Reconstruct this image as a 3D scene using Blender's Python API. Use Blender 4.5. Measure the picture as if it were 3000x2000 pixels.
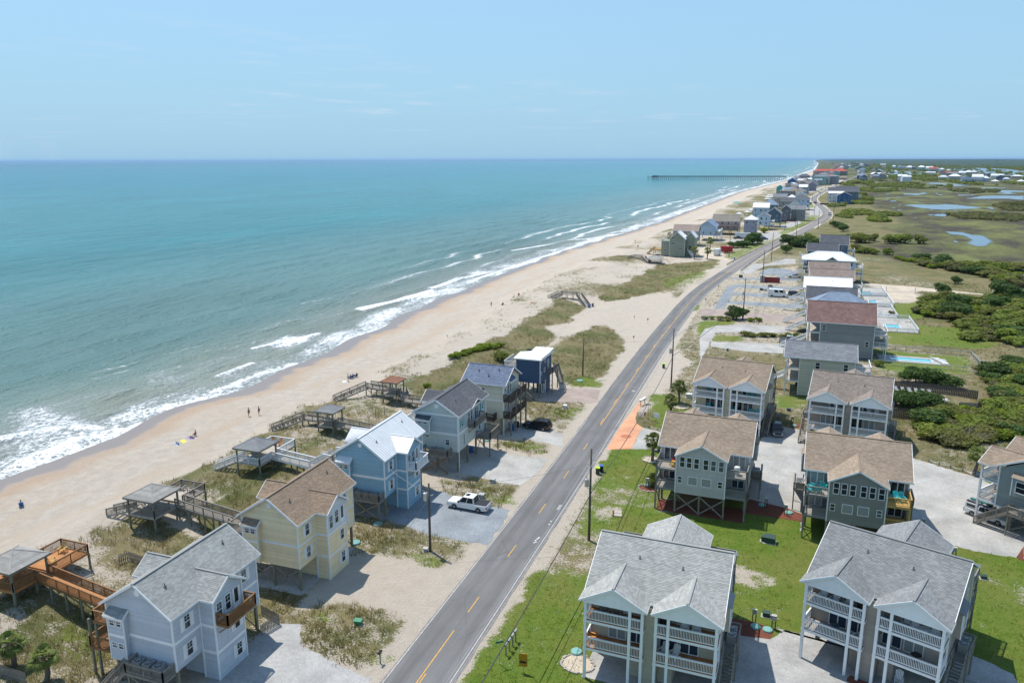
import bpy, bmesh, math, random
import numpy as np
from mathutils import Vector, Matrix, noise as mnoise
random.seed(7); np.random.seed(7)
for o in list(bpy.data.objects): bpy.data.objects.remove(o)
SC = bpy.context.scene
COL = SC.collection
rad = math.radians
# ---------------------------------------------------------------- camera
F_PX, HOR, ROLL, CAM_H = 2250.0, 467.0, rad(0.12), 46.0
PITCH = math.atan((1000 - HOR) / F_PX)
YAW = rad(19.5537)
cam = bpy.data.cameras.new('camera'); cam_o = bpy.data.objects.new('camera', cam); COL.objects.link(cam_o)
cam.sensor_width = 36.0; cam.lens = 36.0 * F_PX / 3000.0
cam.clip_start = 0.5; cam.clip_end = 120000.0
cam_o.matrix_world = Matrix.Translation((0, 0, CAM_H)) @ Matrix.Rotation(YAW, 4, 'Z') @ Matrix.Rotation(rad(90) - PITCH, 4, 'X') @ Matrix.Rotation(-ROLL, 4, 'Z')
SC.camera = cam_o
# ---------------------------------------------------------------- sky + sun
SUN_V = Vector((-3.53, 1.92, 8.75)).normalized()          # direction towards the sun
SUN_EL = math.asin(SUN_V.z); SUN_AZ = math.atan2(SUN_V.x, SUN_V.y)
W = bpy.data.worlds.new('World'); SC.world = W; W.use_nodes = True
nt = W.node_tree; nt.nodes.clear()
wo = nt.nodes.new('ShaderNodeOutputWorld'); bg = nt.nodes.new('ShaderNodeBackground')
sky = nt.nodes.new('ShaderNodeTexSky'); sky.sky_type = 'NISHITA'; sky.sun_disc = False
sky.sun_elevation = SUN_EL; sky.sun_rotation = SUN_AZ; sky.altitude = 0; sky.air_density = 1.0; sky.dust_density = 0.2; sky.ozone_density = 3.0
bg.inputs['Strength'].default_value = 0.15
# thin broken cloud streaks, even over the whole dome, thicker low down
tc = nt.nodes.new('ShaderNodeTexCoord'); sep = nt.nodes.new('ShaderNodeSeparateXYZ'); nt.links.new(tc.outputs['Generated'], sep.inputs[0])
mx = nt.nodes.new('ShaderNodeMath'); mx.operation = 'MAXIMUM'; mx.inputs[1].default_value = 0.02; nt.links.new(sep.outputs['Z'], mx.inputs[0])
dv = nt.nodes.new('ShaderNodeVectorMath'); dv.operation = 'DIVIDE'; nt.links.new(tc.outputs['Generated'], dv.inputs[0]); nt.links.new(mx.outputs[0], dv.inputs[1])
def wnoise(scale, det, off):
    m = nt.nodes.new('ShaderNodeMapping'); m.inputs['Scale'].default_value = scale; m.inputs['Location'].default_value = off
    nt.links.new(dv.outputs[0], m.inputs['Vector'])
    n = nt.nodes.new('ShaderNodeTexNoise'); n.inputs['Scale'].default_value = 1.0; n.inputs['Detail'].default_value = det; n.inputs['Roughness'].default_value = .62
    nt.links.new(m.outputs[0], n.inputs['Vector']); return n
def wramp(src, a, b, top):
    r = nt.nodes.new('ShaderNodeMapRange'); r.inputs[1].default_value = a; r.inputs[2].default_value = b; r.inputs[3].default_value = 0; r.inputs[4].default_value = top
    nt.links.new(src, r.inputs[0]); return r.outputs[0]
def wmul(a, b):
    m = nt.nodes.new('ShaderNodeMath'); m.operation = 'MULTIPLY'; nt.links.new(a, m.inputs[0]); nt.links.new(b, m.inputs[1]); return m.outputs[0]
fine = wramp(wnoise((1.1, .8, .35), 7, (3.1, 1.7, .4)).outputs[0], .52, .76, .8)
big = wramp(wnoise((.13, .16, .05), 2, (4.3, 2.2, 0)).outputs[0], .5, .68, 1)
cl = wmul(fine, big)
mixc = nt.nodes.new('ShaderNodeMix'); mixc.data_type = 'RGBA'; nt.links.new(cl, mixc.inputs['Factor'])
# horizon moisture: even around the whole horizon
hz = nt.nodes.new('ShaderNodeMapRange'); hz.inputs[1].default_value = 0; hz.inputs[2].default_value = .6; hz.inputs[3].default_value = .97; hz.inputs[4].default_value = .25
nt.links.new(sep.outputs['Z'], hz.inputs[0])
mixh = nt.nodes.new('ShaderNodeMix'); mixh.data_type = 'RGBA'; nt.links.new(hz.outputs[0], mixh.inputs['Factor'])
nt.links.new(sky.outputs[0], mixh.inputs['A']); mixh.inputs['B'].default_value = (1.55, 2.75, 3.75, 1)
nt.links.new(mixh.outputs['Result'], mixc.inputs['A']); mixc.inputs['B'].default_value = (3.2, 3.75, 4.3, 1)
nt.links.new(mixc.outputs['Result'], bg.inputs['Color']); nt.links.new(bg.outputs[0], wo.inputs[0])
sl = bpy.data.lights.new('sun', 'SUN'); sl.energy = 3.6; sl.angle = rad(0.53); sl.color = (1.0, .955, .88)
so = bpy.data.objects.new('sun', sl); COL.objects.link(so); so.location = (0, 0, 90)
so.rotation_euler = (-SUN_V).to_track_quat('-Z', 'Y').to_euler()
SC.render.engine = 'CYCLES'
SC.view_settings.view_transform = 'Standard'; SC.view_settings.look = 'None'; SC.view_settings.exposure = 0.47; SC.view_settings.gamma = 1
SC.view_settings.use_curve_mapping = False
SC.render.resolution_x, SC.render.resolution_y = 1024, 682
SC.cycles.max_bounces = 5; SC.cycles.diffuse_bounces = 2; SC.cycles.glossy_bounces = 3; SC.cycles.transparent_max_bounces = 8; SC.cycles.volume_bounces = 0
# ---------------------------------------------------------------- pixel -> world (a pixel gives a direction; the height of what it touches gives the distance)
_cp, _sp, _cy, _sy, _cr, _sr = math.cos(PITCH), math.sin(PITCH), math.cos(YAW), math.sin(YAW), math.cos(ROLL), math.sin(ROLL)
def G(px, py, z=0.0):
    dx, dy = px - 1500, py - 1000
    dx, dy = _cr * dx - _sr * dy, _sr * dx + _cr * dy
    fw = F_PX * _cp - dy * _sp; up = -dy * _cp - F_PX * _sp
    t = (z - CAM_H) / up
    return ((dx * _cy - fw * _sy) * t, (dx * _sy + fw * _cy) * t)
def D(x, y, z=0.0): return G(x * 1.27551, y * 1.27551, z)
def RR(ox, oy, s): return lambda x, y, z=0.0: G(ox + x / s, oy + y / s, z)
r1 = RR(0, 1300, 2.24); r2 = RR(650, 1100, 2.24); r3 = RR(1600, 1400, 2.613); r4 = RR(2250, 1400, 2.613); r5 = RR(1800, 1050, 3.137); r6 = RR(2300, 1050, 2.851)
r7 = RR(1950, 650, 2.24); r9 = RR(1850, 560, 4.704); r10 = RR(2050, 460, 4.704); r11 = RR(2550, 450, 5.227); r12 = RR(2500, 800, 3.136); r13 = RR(2050, 750, 4.48); rz = RR(1300, 850, 3.36); rq = RR(1500, 900, 2.6133); rb = RR(900, 1500, 2.94); rs = RR(0, 1000, 3.136); rw = RR(900, 950, 3.485)
# ---------------------------------------------------------------- object helpers
def link(o, parent=None):
    COL.objects.link(o)
    if parent is not None: o.parent = parent
    return o
def tag(o, label=None, cat=None, group=None, kind=None):
    if label: o['label'] = label
    if cat: o['category'] = cat
    if group: o['group'] = group
    if kind: o['kind'] = kind
    return o
def thing(name, label, cat, loc=(0, 0, 0), rz=0.0, group=None):
    o = bpy.data.objects.new(name, None); o.empty_display_size = .2; link(o)
    o.location = loc if len(loc) == 3 else (loc[0], loc[1], 0); o.rotation_euler = (0, 0, rz)
    return tag(o, label, cat, group)
def copy_tree(o, parent=None):
    c = o.copy(); COL.objects.link(c); c.parent = parent
    for ch in o.children: copy_tree(ch, c)
    return c
class MB:
    def __init__(s): s.v = []; s.f = []; s.t = []
    def quad(s, a, b, c, d, t=.5):
        n = len(s.v); s.v += [a, b, c, d]; s.f.append((n, n + 1, n + 2, n + 3)); s.t.append(t)
    def tri(s, a, b, c, t=.5):
        n = len(s.v); s.v += [a, b, c]; s.f.append((n, n + 1, n + 2)); s.t.append(t)
    def poly(s, pts, t=.5):
        n = len(s.v); s.v += list(pts); s.f.append(tuple(range(n, n + len(pts)))); s.t.append(t)
    def box(s, x0, y0, z0, x1, y1, z1, t=.5):
        n = len(s.v)
        s.v += [(x0, y0, z0), (x1, y0, z0), (x1, y1, z0), (x0, y1, z0), (x0, y0, z1), (x1, y0, z1), (x1, y1, z1), (x0, y1, z1)]
        s.f += [(n, n + 3, n + 2, n + 1), (n + 4, n + 5, n + 6, n + 7), (n, n + 1, n + 5, n + 4), (n + 1, n + 2, n + 6, n + 5), (n + 2, n + 3, n + 7, n + 6), (n + 3, n, n + 4, n + 7)]
        s.t += [t] * 6; return s
    def beam(s, p, q, w=.1, h=.1, t=.5):
        p = Vector(p); q = Vector(q); d = (q - p)
        if d.length < 1e-6: return s
        d.normalize(); a = d.cross(Vector((0, 0, 1)))
        a = Vector((1, 0, 0)) if a.length < 1e-3 else a.normalized()
        b = a.cross(d).normalized(); a *= w / 2; b *= h / 2; n = len(s.v)
        s.v += [tuple(p - a - b), tuple(p + a - b), tuple(p + a + b), tuple(p - a + b), tuple(q - a - b), tuple(q + a - b), tuple(q + a + b), tuple(q - a + b)]
        s.f += [(n + 3, n + 2, n + 1, n), (n + 4, n + 5, n + 6, n + 7), (n, n + 1, n + 5, n + 4), (n + 1, n + 2, n + 6, n + 5), (n + 2, n + 3, n + 7, n + 6), (n + 3, n, n + 4, n + 7)]
        s.t += [t] * 6; return s
    def tube(s, pts, rads, n=8, cap=True, t=.5):
        rings = []; P = [Vector(p) for p in pts]
        if not hasattr(rads, '__len__'): rads = [rads] * len(P)
        for i, p in enumerate(P):
            d = (P[min(i + 1, len(P) - 1)] - P[max(i - 1, 0)]).normalized()
            a = d.cross(Vector((0, 0, 1))); a = Vector((1, 0, 0)) if a.length < 1e-3 else a.normalized(); b = a.cross(d)
            k = len(s.v); s.v += [tuple(p + a * rads[i] * math.cos(2 * math.pi * j / n) + b * rads[i] * math.sin(2 * math.pi * j / n)) for j in range(n)]; rings.append(k)
        for r0, r1_ in zip(rings, rings[1:]):
            for j in range(n): s.f.append((r0 + (j + 1) % n, r0 + j, r1_ + j, r1_ + (j + 1) % n)); s.t.append(t)
        if cap:
            s.f.append(tuple(rings[0] + j for j in range(n))); s.f.append(tuple(rings[-1] + j for j in reversed(range(n)))); s.t += [t, t]
        return s
    def lathe(s, c, prof, n=12, t=.5):
        return s.tube([(c[0], c[1], c[2] + z) for r, z in prof], [max(r, .001) for r, z in prof], n, True, t)
    def mesh(s, name, mat=None, smooth=False):
        me = bpy.data.meshes.new(name); me.from_pydata([tuple(p) for p in s.v], [], s.f)
        if mat: me.materials.append(mat)
        a = me.attributes.new('tint', 'FLOAT', 'FACE'); a.data.foreach_set('value', np.array(s.t, dtype=np.float32))
        if smooth: me.polygons.foreach_set('use_smooth', [True] * len(me.polygons))
        me.update(); return me
    def each(s, name, mat, parent):
        for i in range(0, len(s.v), 8):
            m = MB(); m.v = s.v[i:i + 8]; m.f = [tuple(k - i for k in f) for f in s.f[i // 8 * 6:i // 8 * 6 + 6]]; m.t = [.5] * 6; m.build(name, mat, parent)
    def build(s, name, mat=None, parent=None, loc=None, rz=None, kind=None, smooth=False, label=None):
        o = bpy.data.objects.new(name, s.mesh(name, mat, smooth)); link(o, parent)
        if loc is not None: o.location = loc
        if rz is not None: o.rotation_euler = (0, 0, rz)
        if kind: o['kind'] = kind
        if label: o['label'] = label
        return o
def put(name, mesh, parent=None, loc=(0, 0, 0), rz=0.0, kind=None):
    o = bpy.data.objects.new(name, mesh); link(o, parent); o.location = loc; o.rotation_euler = (0, 0, rz)
    if kind: o['kind'] = kind
    return o
# ---------------------------------------------------------------- materials
MATS = {}
def nodes(m):
    m.use_nodes = True; t = m.node_tree; t.nodes.clear()
    out = t.nodes.new('ShaderNodeOutputMaterial'); p = t.nodes.new('ShaderNodeBsdfPrincipled'); t.links.new(p.outputs[0], out.inputs[0]); return t, p
class NT:
    """tiny node-graph helper"""
    def __init__(s, t): s.t = t
    def new(s, k): return s.t.nodes.new(k)
    def lk(s, a, b): s.t.links.new(a, b)
    def setin(s, sock, v):
        if hasattr(v, 'is_output') or isinstance(v, bpy.types.NodeSocket): s.lk(v, sock)
        else: sock.default_value = v
    def math(s, op, a, b=0.0, c=None, clamp=False):
        n = s.new('ShaderNodeMath'); n.operation = op; n.use_clamp = clamp; s.setin(n.inputs[0], a); s.setin(n.inputs[1], b)
        if c is not None: s.setin(n.inputs[2], c)
        return n.outputs[0]
    def rng(s, v, a, b, c=0.0, d=1.0, smooth=False):
        n = s.new('ShaderNodeMapRange'); n.interpolation_type = 'SMOOTHSTEP' if smooth else 'LINEAR'
        s.setin(n.inputs[0], v); s.setin(n.inputs[1], a); s.setin(n.inputs[2], b); n.inputs[3].default_value = c; n.inputs[4].default_value = d; return n.outputs[0]
    def mix(s, f, a, b, mode='MIX'):
        n = s.new('ShaderNodeMix'); n.data_type = 'RGBA'; n.blend_type = mode; s.setin(n.inputs['Factor'], f)
        for k, v in (('A', a), ('B', b)):
            if isinstance(v, tuple) and len(v) == 3: v = v + (1,)
            s.setin(n.inputs[k], v)
        return n.outputs['Result']
    def pos(s): return s.new('ShaderNodeNewGeometry').outputs['Position']
    def obj(s): return s.new('ShaderNodeTexCoord').outputs['Object']
    def attr(s, name, out='Fac'): n = s.new('ShaderNodeAttribute'); n.attribute_name = name; return n.outputs[out]
    def noise(s, vec, scale, det=4, rough=.55, sc3=None, dist=0.0, out=0):
        if sc3: vec = s.map(vec, sc3)
        n = s.new('ShaderNodeTexNoise'); s.lk(vec, n.inputs['Vector']); n.inputs['Scale'].default_value = scale; n.inputs['Detail'].default_value = det; n.inputs['Roughness'].default_value = rough; n.inputs['Distortion'].default_value = dist
        return n.outputs[out]
    def map(s, vec, sc, rot=(0, 0, 0)):
        m = s.new('ShaderNodeMapping'); s.lk(vec, m.inputs['Vector']); m.inputs['Scale'].default_value = sc; m.inputs['Rotation'].default_value = rot; return m.outputs[0]
    def vor(s, vec, scale, feat='F1', out='Distance'):
        n = s.new('ShaderNodeTexVoronoi'); n.feature = feat; s.lk(vec, n.inputs['Vector']); n.inputs['Scale'].default_value = scale; return n.outputs[out]
    def bump(s, h, dist=.02, strength=1.0, normal=None):
        n = s.new('ShaderNodeBump'); n.inputs['Distance'].default_value = dist; s.setin(n.inputs['Strength'], strength); s.lk(h, n.inputs['Height'])
        if normal is not None: s.lk(normal, n.inputs['Normal'])
        return n.outputs[0]
    def scale(s, col, fac):
        n = s.new('ShaderNodeVectorMath'); n.operation = 'SCALE'; s.setin(n.inputs[0], col); s.setin(n.inputs['Scale'], fac); return n.outputs[0]
def pm(name, col, rough=.6, var=.14, scale=1.2, tint=0.0, gs=.2, bump=0.0, bscale=40, metal=0.0, spec=.4, grain=None, emit=None):
    if name in MATS: return MATS[name]
    m = bpy.data.materials.new(name); t, p = nodes(m); N = NT(t)
    co = N.obj()
    n1 = N.noise(co, scale, 5, .6); f = N.rng(n1, .25, .75, 1 - var, 1 + var)
    if grain:
        g = N.noise(co, 6, 3, .6, sc3=grain); f = N.math('MULTIPLY', f, N.rng(g, .3, .7, 1 - gs, 1 + gs))
    if tint: f = N.math('MULTIPLY', f, N.rng(N.attr('tint'), 0, 1, 1 - tint, 1 + tint))
    oi = N.new('ShaderNodeObjectInfo'); f = N.math('MULTIPLY', f, N.rng(oi.outputs['Random'], 0, 1, .965, 1.035))
    N.lk(N.scale(tuple(col), f), p.inputs['Base Color'])
    p.inputs['Roughness'].default_value = rough; p.inputs['Metallic'].default_value = metal
    p.inputs['Specular IOR Level'].default_value = spec
    if bump: N.lk(N.bump(N.noise(co, bscale, 3, .6), bump), p.inputs['Normal'])
    if emit: p.inputs['Emission Color'].default_value = tuple(emit) + (1,); p.inputs['Emission Strength'].default_value = 1
    MATS[name] = m; return m
# ================================================================= SETTING: shoreline, terrain, ocean
SEA = -2.5
_sh = [D(0, 1103, SEA), D(200, 1025, SEA), D(400, 930, SEA), D(570, 892, SEA), D(700, 828, SEA), D(850, 760, SEA), D(1000, 690, SEA), D(1250, 590, SEA), D(1500, 515, SEA), D(1620, 470, SEA), D(1700, 440, SEA), r10(1160, 330, SEA), r10(1400, 245, SEA), r10(1560, 185, SEA), r10(1615, 135, SEA), r10(1640, 80, SEA)]
_shy = [-4000, -200, 20, 60] + [p[1] for p in _sh] + [14000, 20000, 30000, 60000]
_shx = [-109, -112, -112, -113] + [p[0] for p in _sh] + [_sh[-1][0] + 60, _sh[-1][0] + 200, _sh[-1][0] + 500, _sh[-1][0] + 1500]
_ty = np.concatenate([np.arange(-400, 900, 2.0), np.arange(900, 4000, 20.), np.arange(4000, 60001, 250.)])
_tx = np.interp(_ty, _shy, _shx)
k_ = np.exp(-np.linspace(-2, 2, 15) ** 2); k_ /= k_.sum()
_tp = np.concatenate([[_tx[0]] * 7, _tx, [_tx[-1]] * 7]); _tx = np.convolve(_tp, k_, 'valid')
_tx = _tx + np.where(_ty < 900, 1.1 * np.sin(_ty / 8.3) * np.sin(_ty / 21. + 1) + .7 * np.sin(_ty / 5.1 + .6), 0)
def S(y): return np.interp(y, _ty, _tx)
def steps(*segs):
    out = []
    for a, b, s in segs: out += list(np.arange(a, b, s))
    return out
def geo(a, b, k):
    out = [a]
    while out[-1] < b: out.append(out[-1] * k)
    return out
def gnoise(X, Y, sc, seed=0, oct=3):
    """smooth value noise on arrays"""
    rs_ = np.random.RandomState(seed); tab = rs_.rand(256, 256); tot = np.zeros_like(X, dtype=float); amp = 1.; norm = 0
    for o in range(oct):
        x = X / sc * 2 ** o + 37.3 * o; y = Y / sc * 2 ** o + 11.7 * o
        xi = np.floor(x).astype(int); yi = np.floor(y).astype(int); fx = x - xi; fy = y - yi; fx = fx * fx * (3 - 2 * fx); fy = fy * fy * (3 - 2 * fy)
        g = lambda a, b: tab[a % 256, b % 256]
        tot += amp * ((g(xi, yi) * (1 - fx) + g(xi + 1, yi) * fx) * (1 - fy) + (g(xi, yi + 1) * (1 - fx) + g(xi + 1, yi + 1) * fx) * fy); norm += amp; amp *= .5
    return tot / norm
def inpoly(X, Y, poly):
    ins = np.zeros(X.shape, bool); n = len(poly)
    for i in range(n):
        x0, y0 = poly[i]; x1, y1 = poly[(i + 1) % n]
        if y0 == y1: continue
        c = ((y0 > Y) != (y1 > Y)) & (X < (x1 - x0) * (Y - y0) / (y1 - y0) + x0); ins ^= c
    return ins
def sstep(a, b, x): t = np.clip((x - a) / (b - a), 0, 1); return t * t * (3 - 2 * t)
def grid_mesh(name, X, Y, Z, attrs, mat, smooth=True):
    nu, nv = X.shape; me = bpy.data.meshes.new(name)
    co = np.stack([X, Y, Z], -1).reshape(-1, 3).astype(np.float32)
    i = np.arange(nu - 1)[:, None] * nv + np.arange(nv - 1)[None, :]
    q = np.stack([i, i + nv, i + nv + 1, i + 1], -1).reshape(-1, 4)
    me.vertices.add(len(co)); me.vertices.foreach_set('co', co.ravel())
    me.loops.add(q.size); me.loops.foreach_set('vertex_index', q.ravel().astype(np.int32))
    me.polygons.add(len(q)); me.polygons.foreach_set('loop_start', np.arange(0, q.size, 4, dtype=np.int32)); me.polygons.foreach_set('loop_total', np.full(len(q), 4, np.int32))
    me.update(calc_edges=True)
    if smooth: me.polygons.foreach_set('use_smooth', np.ones(len(q), bool))
    for k, a in attrs.items():
        at = me.attributes.new(k, 'FLOAT', 'POINT'); at.data.foreach_set('value', a.reshape(-1).astype(np.float32))
    me.materials.append(mat); me.update()
    o = bpy.data.objects.new(name, me); link(o); return o
# road centre line
RC = [(-28.3, 10), (-28.35, 60), (-28.3, 110), (-28.9, 150), (-29.2, 187), (-28.9, 225), (-28.2, 262), (-26.3, 290), (-23.4, 316), (-17.7, 366), (-11.2, 412), (-5, 450), (2, 490), (9.2, 535), (15.5, 577), (25, 640), (31, 690), (32.8, 735), (31.8, 795), (29.3, 860), (26.9, 930), (27, 980), (31.5, 1057), (50, 1243), (75, 1480), (95, 1700), (129, 1965), (180, 2400), (240, 3000), (330, 4200)]
def chaikin(P, k=2):
    for _ in range(k):
        Q = [P[0]]
        for a, b in zip(P, P[1:]): Q += [(a[0] * .75 + b[0] * .25, a[1] * .75 + b[1] * .25), (a[0] * .25 + b[0] * .75, a[1] * .25 + b[1] * .75)]
        P = Q + [P[-1]]
    return P
RCs = chaikin(RC); _ry = np.array([p[1] for p in RCs]); _rx = np.array([p[0] for p in RCs])
def RX(y): return np.interp(y, _ry, _rx)
U = steps((-60, 0, 3), (0, 24, .8), (24, 58, .55), (58, 150, .7), (150, 230, 1.6), (230, 420, 4)) + geo(420, 22000, 1.07)
V = steps((-60, 40, 5), (40, 130, .6), (130, 260, 1.), (260, 620, 3), (620, 2600, 16)) + geo(2600, 60000, 1.12)
UU, YY = np.meshgrid(np.array(U), np.array(V), indexing='ij')
XX = S(YY) + UU
prof_u = [-60, -8, 0, 5, 10, 18, 23, 27, 32, 38, 46, 54, 58]
prof_z = [-6, -3.0, -2.5, -2.2, -1.75, -1.25, -1.0, -.55, .75, .95, .6, .1, 0]
ZZ = np.interp(UU, prof_u, prof_z)
dm = sstep(22, 30, UU) * (1 - sstep(48, 58, UU)); near = 1 - sstep(900, 1500, YY)
ZZ += dm * (gnoise(XX, YY, 9, 1) - .5) * 1.9 * near + dm * (gnoise(XX, YY, 30, 2, 2) - .4) * 1.2
gap = sstep(150, 165, YY) * (1 - sstep(350, 368, YY)); ZZ += gap * sstep(36, 46, UU) * (1 - sstep(62, 74, UU)) * gnoise(XX, YY, 12, 3) * 1.1
ZZ += sstep(2, 8, UU) * (1 - sstep(22, 28, UU)) * (gnoise(XX, YY, 3.2, 4, 2) - .5) * .13 * near
ZZ = np.where((UU > 74), 0, ZZ)
# far mainland rises a little
ZZ += sstep(5000, 12000, YY) * sstep(300, 900, UU) * 14
# ---- ground cover weights
lawn = np.zeros_like(XX); veg = np.zeros_like(XX); marsh = np.zeros_like(XX); bare = np.zeros_like(XX)
rx = RX(YY); dr = XX - rx                                   # distance right of road centre
nz = gnoise(XX, YY, 7, 11); nz2 = gnoise(XX, YY, 22, 12, 4); nz3 = gnoise(XX, YY, 2.5, 13)
# left lots and dunes
lots = sstep(26, 33, UU + (nz - .5) * 7) * (1 - sstep(-5.6, -4.0, dr))
veg = np.maximum(veg, lots * np.clip(.30 + 1.5 * (nz2 - .42) + .35 * (nz - .5), 0, 1))
veg = np.maximum(veg, sstep(362, 372, YY) * sstep(34, 44, UU) * (1 - sstep(-5.6, -4.2, dr)) * np.clip(.62 + 1.2 * (nz2 - .5), 0, 1) * (1 - sstep(1400, 1800, YY)))
lawn = np.maximum(lawn, sstep(362, 380, YY) * sstep(-14, -11, dr) * (1 - sstep(-5.6, -4.6, dr)) * .55 * (YY < 900))
def zone(arr, poly, val, soft=2.2, seed=21, mode='max'):
    """blend val into arr inside a ground polygon with an uneven edge"""
    jx = (gnoise(XX, YY, 5, seed) - .5) * soft * 2; jy = (gnoise(XX, YY, 5, seed + 1) - .5) * soft * 2
    acc = np.zeros_like(arr)
    for ox, oy in ((0, 0), (.5, 0), (-.5, 0), (0, .5), (0, -.5)): acc += inpoly(XX + jx + ox * soft, YY + jy + oy * soft, poly)
    acc /= 5
    if mode == 'max': np.maximum(arr, acc * val, out=arr)
    else: arr[...] = arr * (1 - acc) + val * acc
Dp = lambda *p: [D(*q) for q in p]
# dune crest grass beds seen in the photograph
zone(veg, Dp((920, 890), (1010, 855), (1150, 785), (1290, 700), (1350, 720), (1250, 800), (1170, 860), (1060, 900), (960, 920)), .85)
zone(veg, Dp((1280, 790), (1360, 755), (1430, 760), (1445, 790), (1390, 870), (1330, 895), (1290, 880), (1270, 830)), .92)
zone(veg, Dp((1370, 690), (1450, 645), (1510, 610), (1660, 595), (1640, 615), (1530, 665), (1480, 680), (1400, 698)), .95)
zone(veg, Dp((1290, 690), (1350, 705), (1330, 740), (1230, 790), (1150, 810), (1190, 760)), .8)
zone(lawn, Dp((1520, 640), (1600, 625), (1640, 612), (1600, 650), (1530, 665)), .5)
zone(lawn, Dp((1300, 885), (1340, 865), (1395, 870), (1380, 895), (1310, 890)), .8)
zone(veg, Dp((430, 1200), (560, 1130), (640, 1100), (640, 1160), (560, 1200), (470, 1230)), .9)
zone(veg, Dp((200, 1240), (300, 1200), (450, 1230), (520, 1250), (560, 1300), (300, 1330), (230, 1300)), .75)
zone(veg, Dp((0, 1380), (200, 1370), (260, 1460), (300, 1560), (0, 1568)), .75)
zone(veg, Dp((680, 990), (800, 930), (920, 950), (900, 985), (780, 1020), (700, 1015)), .6)
zone(lawn, Dp((100, 1430), (230, 1440), (260, 1530), (120, 1520)), .45)
for pl in (((830, 1180), (990, 1225), (1085, 1245), (1060, 1290), (1000, 1320), (930, 1300), (850, 1240)), ((690, 1400), (760, 1380), (880, 1410), (930, 1450), (900, 1500), (840, 1540), (740, 1500), (640, 1460)), ((600, 1370), (700, 1390), (690, 1480), (610, 1440)), ((990, 1100), (1120, 1100), (1205, 1115), (1190, 1165), (1060, 1135)), ((1120, 1010), (1260, 1015), (1270, 1040), (1130, 1035)), ((1200, 930), (1350, 930), (1330, 965), (1240, 975), (1200, 960))):
    zone(veg, Dp(*pl), .66, 2.6)
for pl in (((900, 1270), (1000, 1265), (1040, 1290), (980, 1325), (920, 1300)), ((700, 1400), (760, 1395), (770, 1440), (720, 1440)), ((1250, 935), (1350, 930), (1330, 960), (1270, 955)), ((1140, 1010), (1250, 1020), (1250, 1040), (1150, 1030)), ((860, 1500), (920, 1480), (880, 1545), (820, 1530)), ((1080, 1125), (1190, 1125), (1180, 1160), (1090, 1150))):
    zone(lawn, Dp(*pl), .5, 2.0)
# right of the road: mown lawns near, straw meadow further on
right = sstep(3.2, 4.9, dr + (nz3 - .5) * 2.5)
lw = right * (1 - sstep(116, 130, YY + (nz - .5) * 16)) * (1 - sstep(60, 80, XX))
lawn = np.maximum(lawn, lw * np.clip(1.0 - .8 * sstep(.50, .70, nz2) - .25 * sstep(.5, .3, nz), 0, 1))
meadow = right * sstep(116, 130, YY + (nz - .5) * 16) * (1 - sstep(340, 460, YY - XX * .8))
veg = np.maximum(veg, meadow * np.clip(.78 + .9 * (nz2 - .5), 0, 1))
veg = np.maximum(veg, right * .62)
roadside = right * sstep(350, 420, YY) * (1 - sstep(60, 110, XX - rx)); veg = np.maximum(veg, roadside * .9)
fl = sstep(-8, -5, -np.abs(dr)); veg *= 1 - .8 * sstep(3.0, 3.6, np.abs(dr)) * (1 - sstep(4.2, 5.5, np.abs(dr)))
for pl, v in ((((1480, 860), (1560, 800), (1585, 830), (1520, 905), (1460, 960)), .05), (((1590, 730), (1820, 745), (1830, 800), (1720, 800), (1640, 790), (1580, 760)), .5), (((1600, 640), (1830, 610), (1840, 760), (1600, 740)), .44), (((1975, 660), (2110, 665), (2110, 700), (1990, 690)), .1)):
    zone(veg, Dp(*pl), v, 1.5, mode='set'); zone(lawn, Dp(*pl), 0., 1.5, mode='set')
for pl in (((1600, 735), (1700, 735), (1680, 752), (1600, 775)), ((1640, 768), (1720, 768), (1690, 785), (1640, 785)), ((1770, 905), (1850, 905), (1850, 935), (1770, 935)), ((2020, 705), (2130, 690), (2130, 730), (2030, 740)), ((2030, 740), (2300, 760), (2280, 800), (2040, 790)), ((1560, 700), (1610, 690), (1600, 715), (1565, 715)), ((1480, 900), (1560, 910), (1600, 960), (1500, 985)), ((2000, 800), (2220, 820), (2240, 860), (2020, 850))):
    zone(lawn, Dp(*pl), .72, 2)
# open sand of the beach access and verges
for pl in (((1330, 720), (1420, 690), (1540, 670), (1560, 690), (1500, 760), (1440, 830), (1440, 780), (1400, 750), (1300, 760)), ((1440, 800), (1500, 740), (1490, 800), (1420, 880), (1370, 940), (1360, 900)), ((1250, 760), (1330, 740), (1370, 752), (1280, 780))):
    zone(veg, Dp(*pl), .03, 2.0, mode='set')
for pl in (((690, 1390), (760, 1270), (880, 1280), (1010, 1310), (1085, 1290), (960, 1440), (900, 1400), (780, 1380)),):
    zone(veg, Dp(*pl), .14, 1.6, mode='set'); zone(lawn, Dp(*pl), 0, 1.6, mode='set')
for pl in ([r3(1430, 660), r3(1700, 680), r3(1760, 760), r3(1600, 830), r3(1440, 800)], [r4(0, 720), r4(60, 740), r4(80, 830), r4(0, 840)], [r4(1540, 1090), r4(1700, 1100), r4(1680, 1170), r4(1560, 1150)], [r3(480, 190), r3(580, 200), r3(540, 330), r3(400, 300)]): zone(lawn, pl, .16, 2.2, mode='set'); zone(veg, pl, .36, 2.2, mode='set')
mline = sstep(0, 1, np.clip((YY - (330 - .9 * (XX - 60))) / 90, 0, 1)) * sstep(30, 75, XX - rx + (nz2 - .5) * 40) * (YY > 150)
marsh = np.maximum(marsh, mline); marsh = np.where((XX > 95) & (YY > 120), np.maximum(marsh, sstep(95, 130, XX)), marsh)
farland = sstep(1500, 2200, YY) * (UU > 60); veg = np.maximum(veg, farland * .8)
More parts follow.
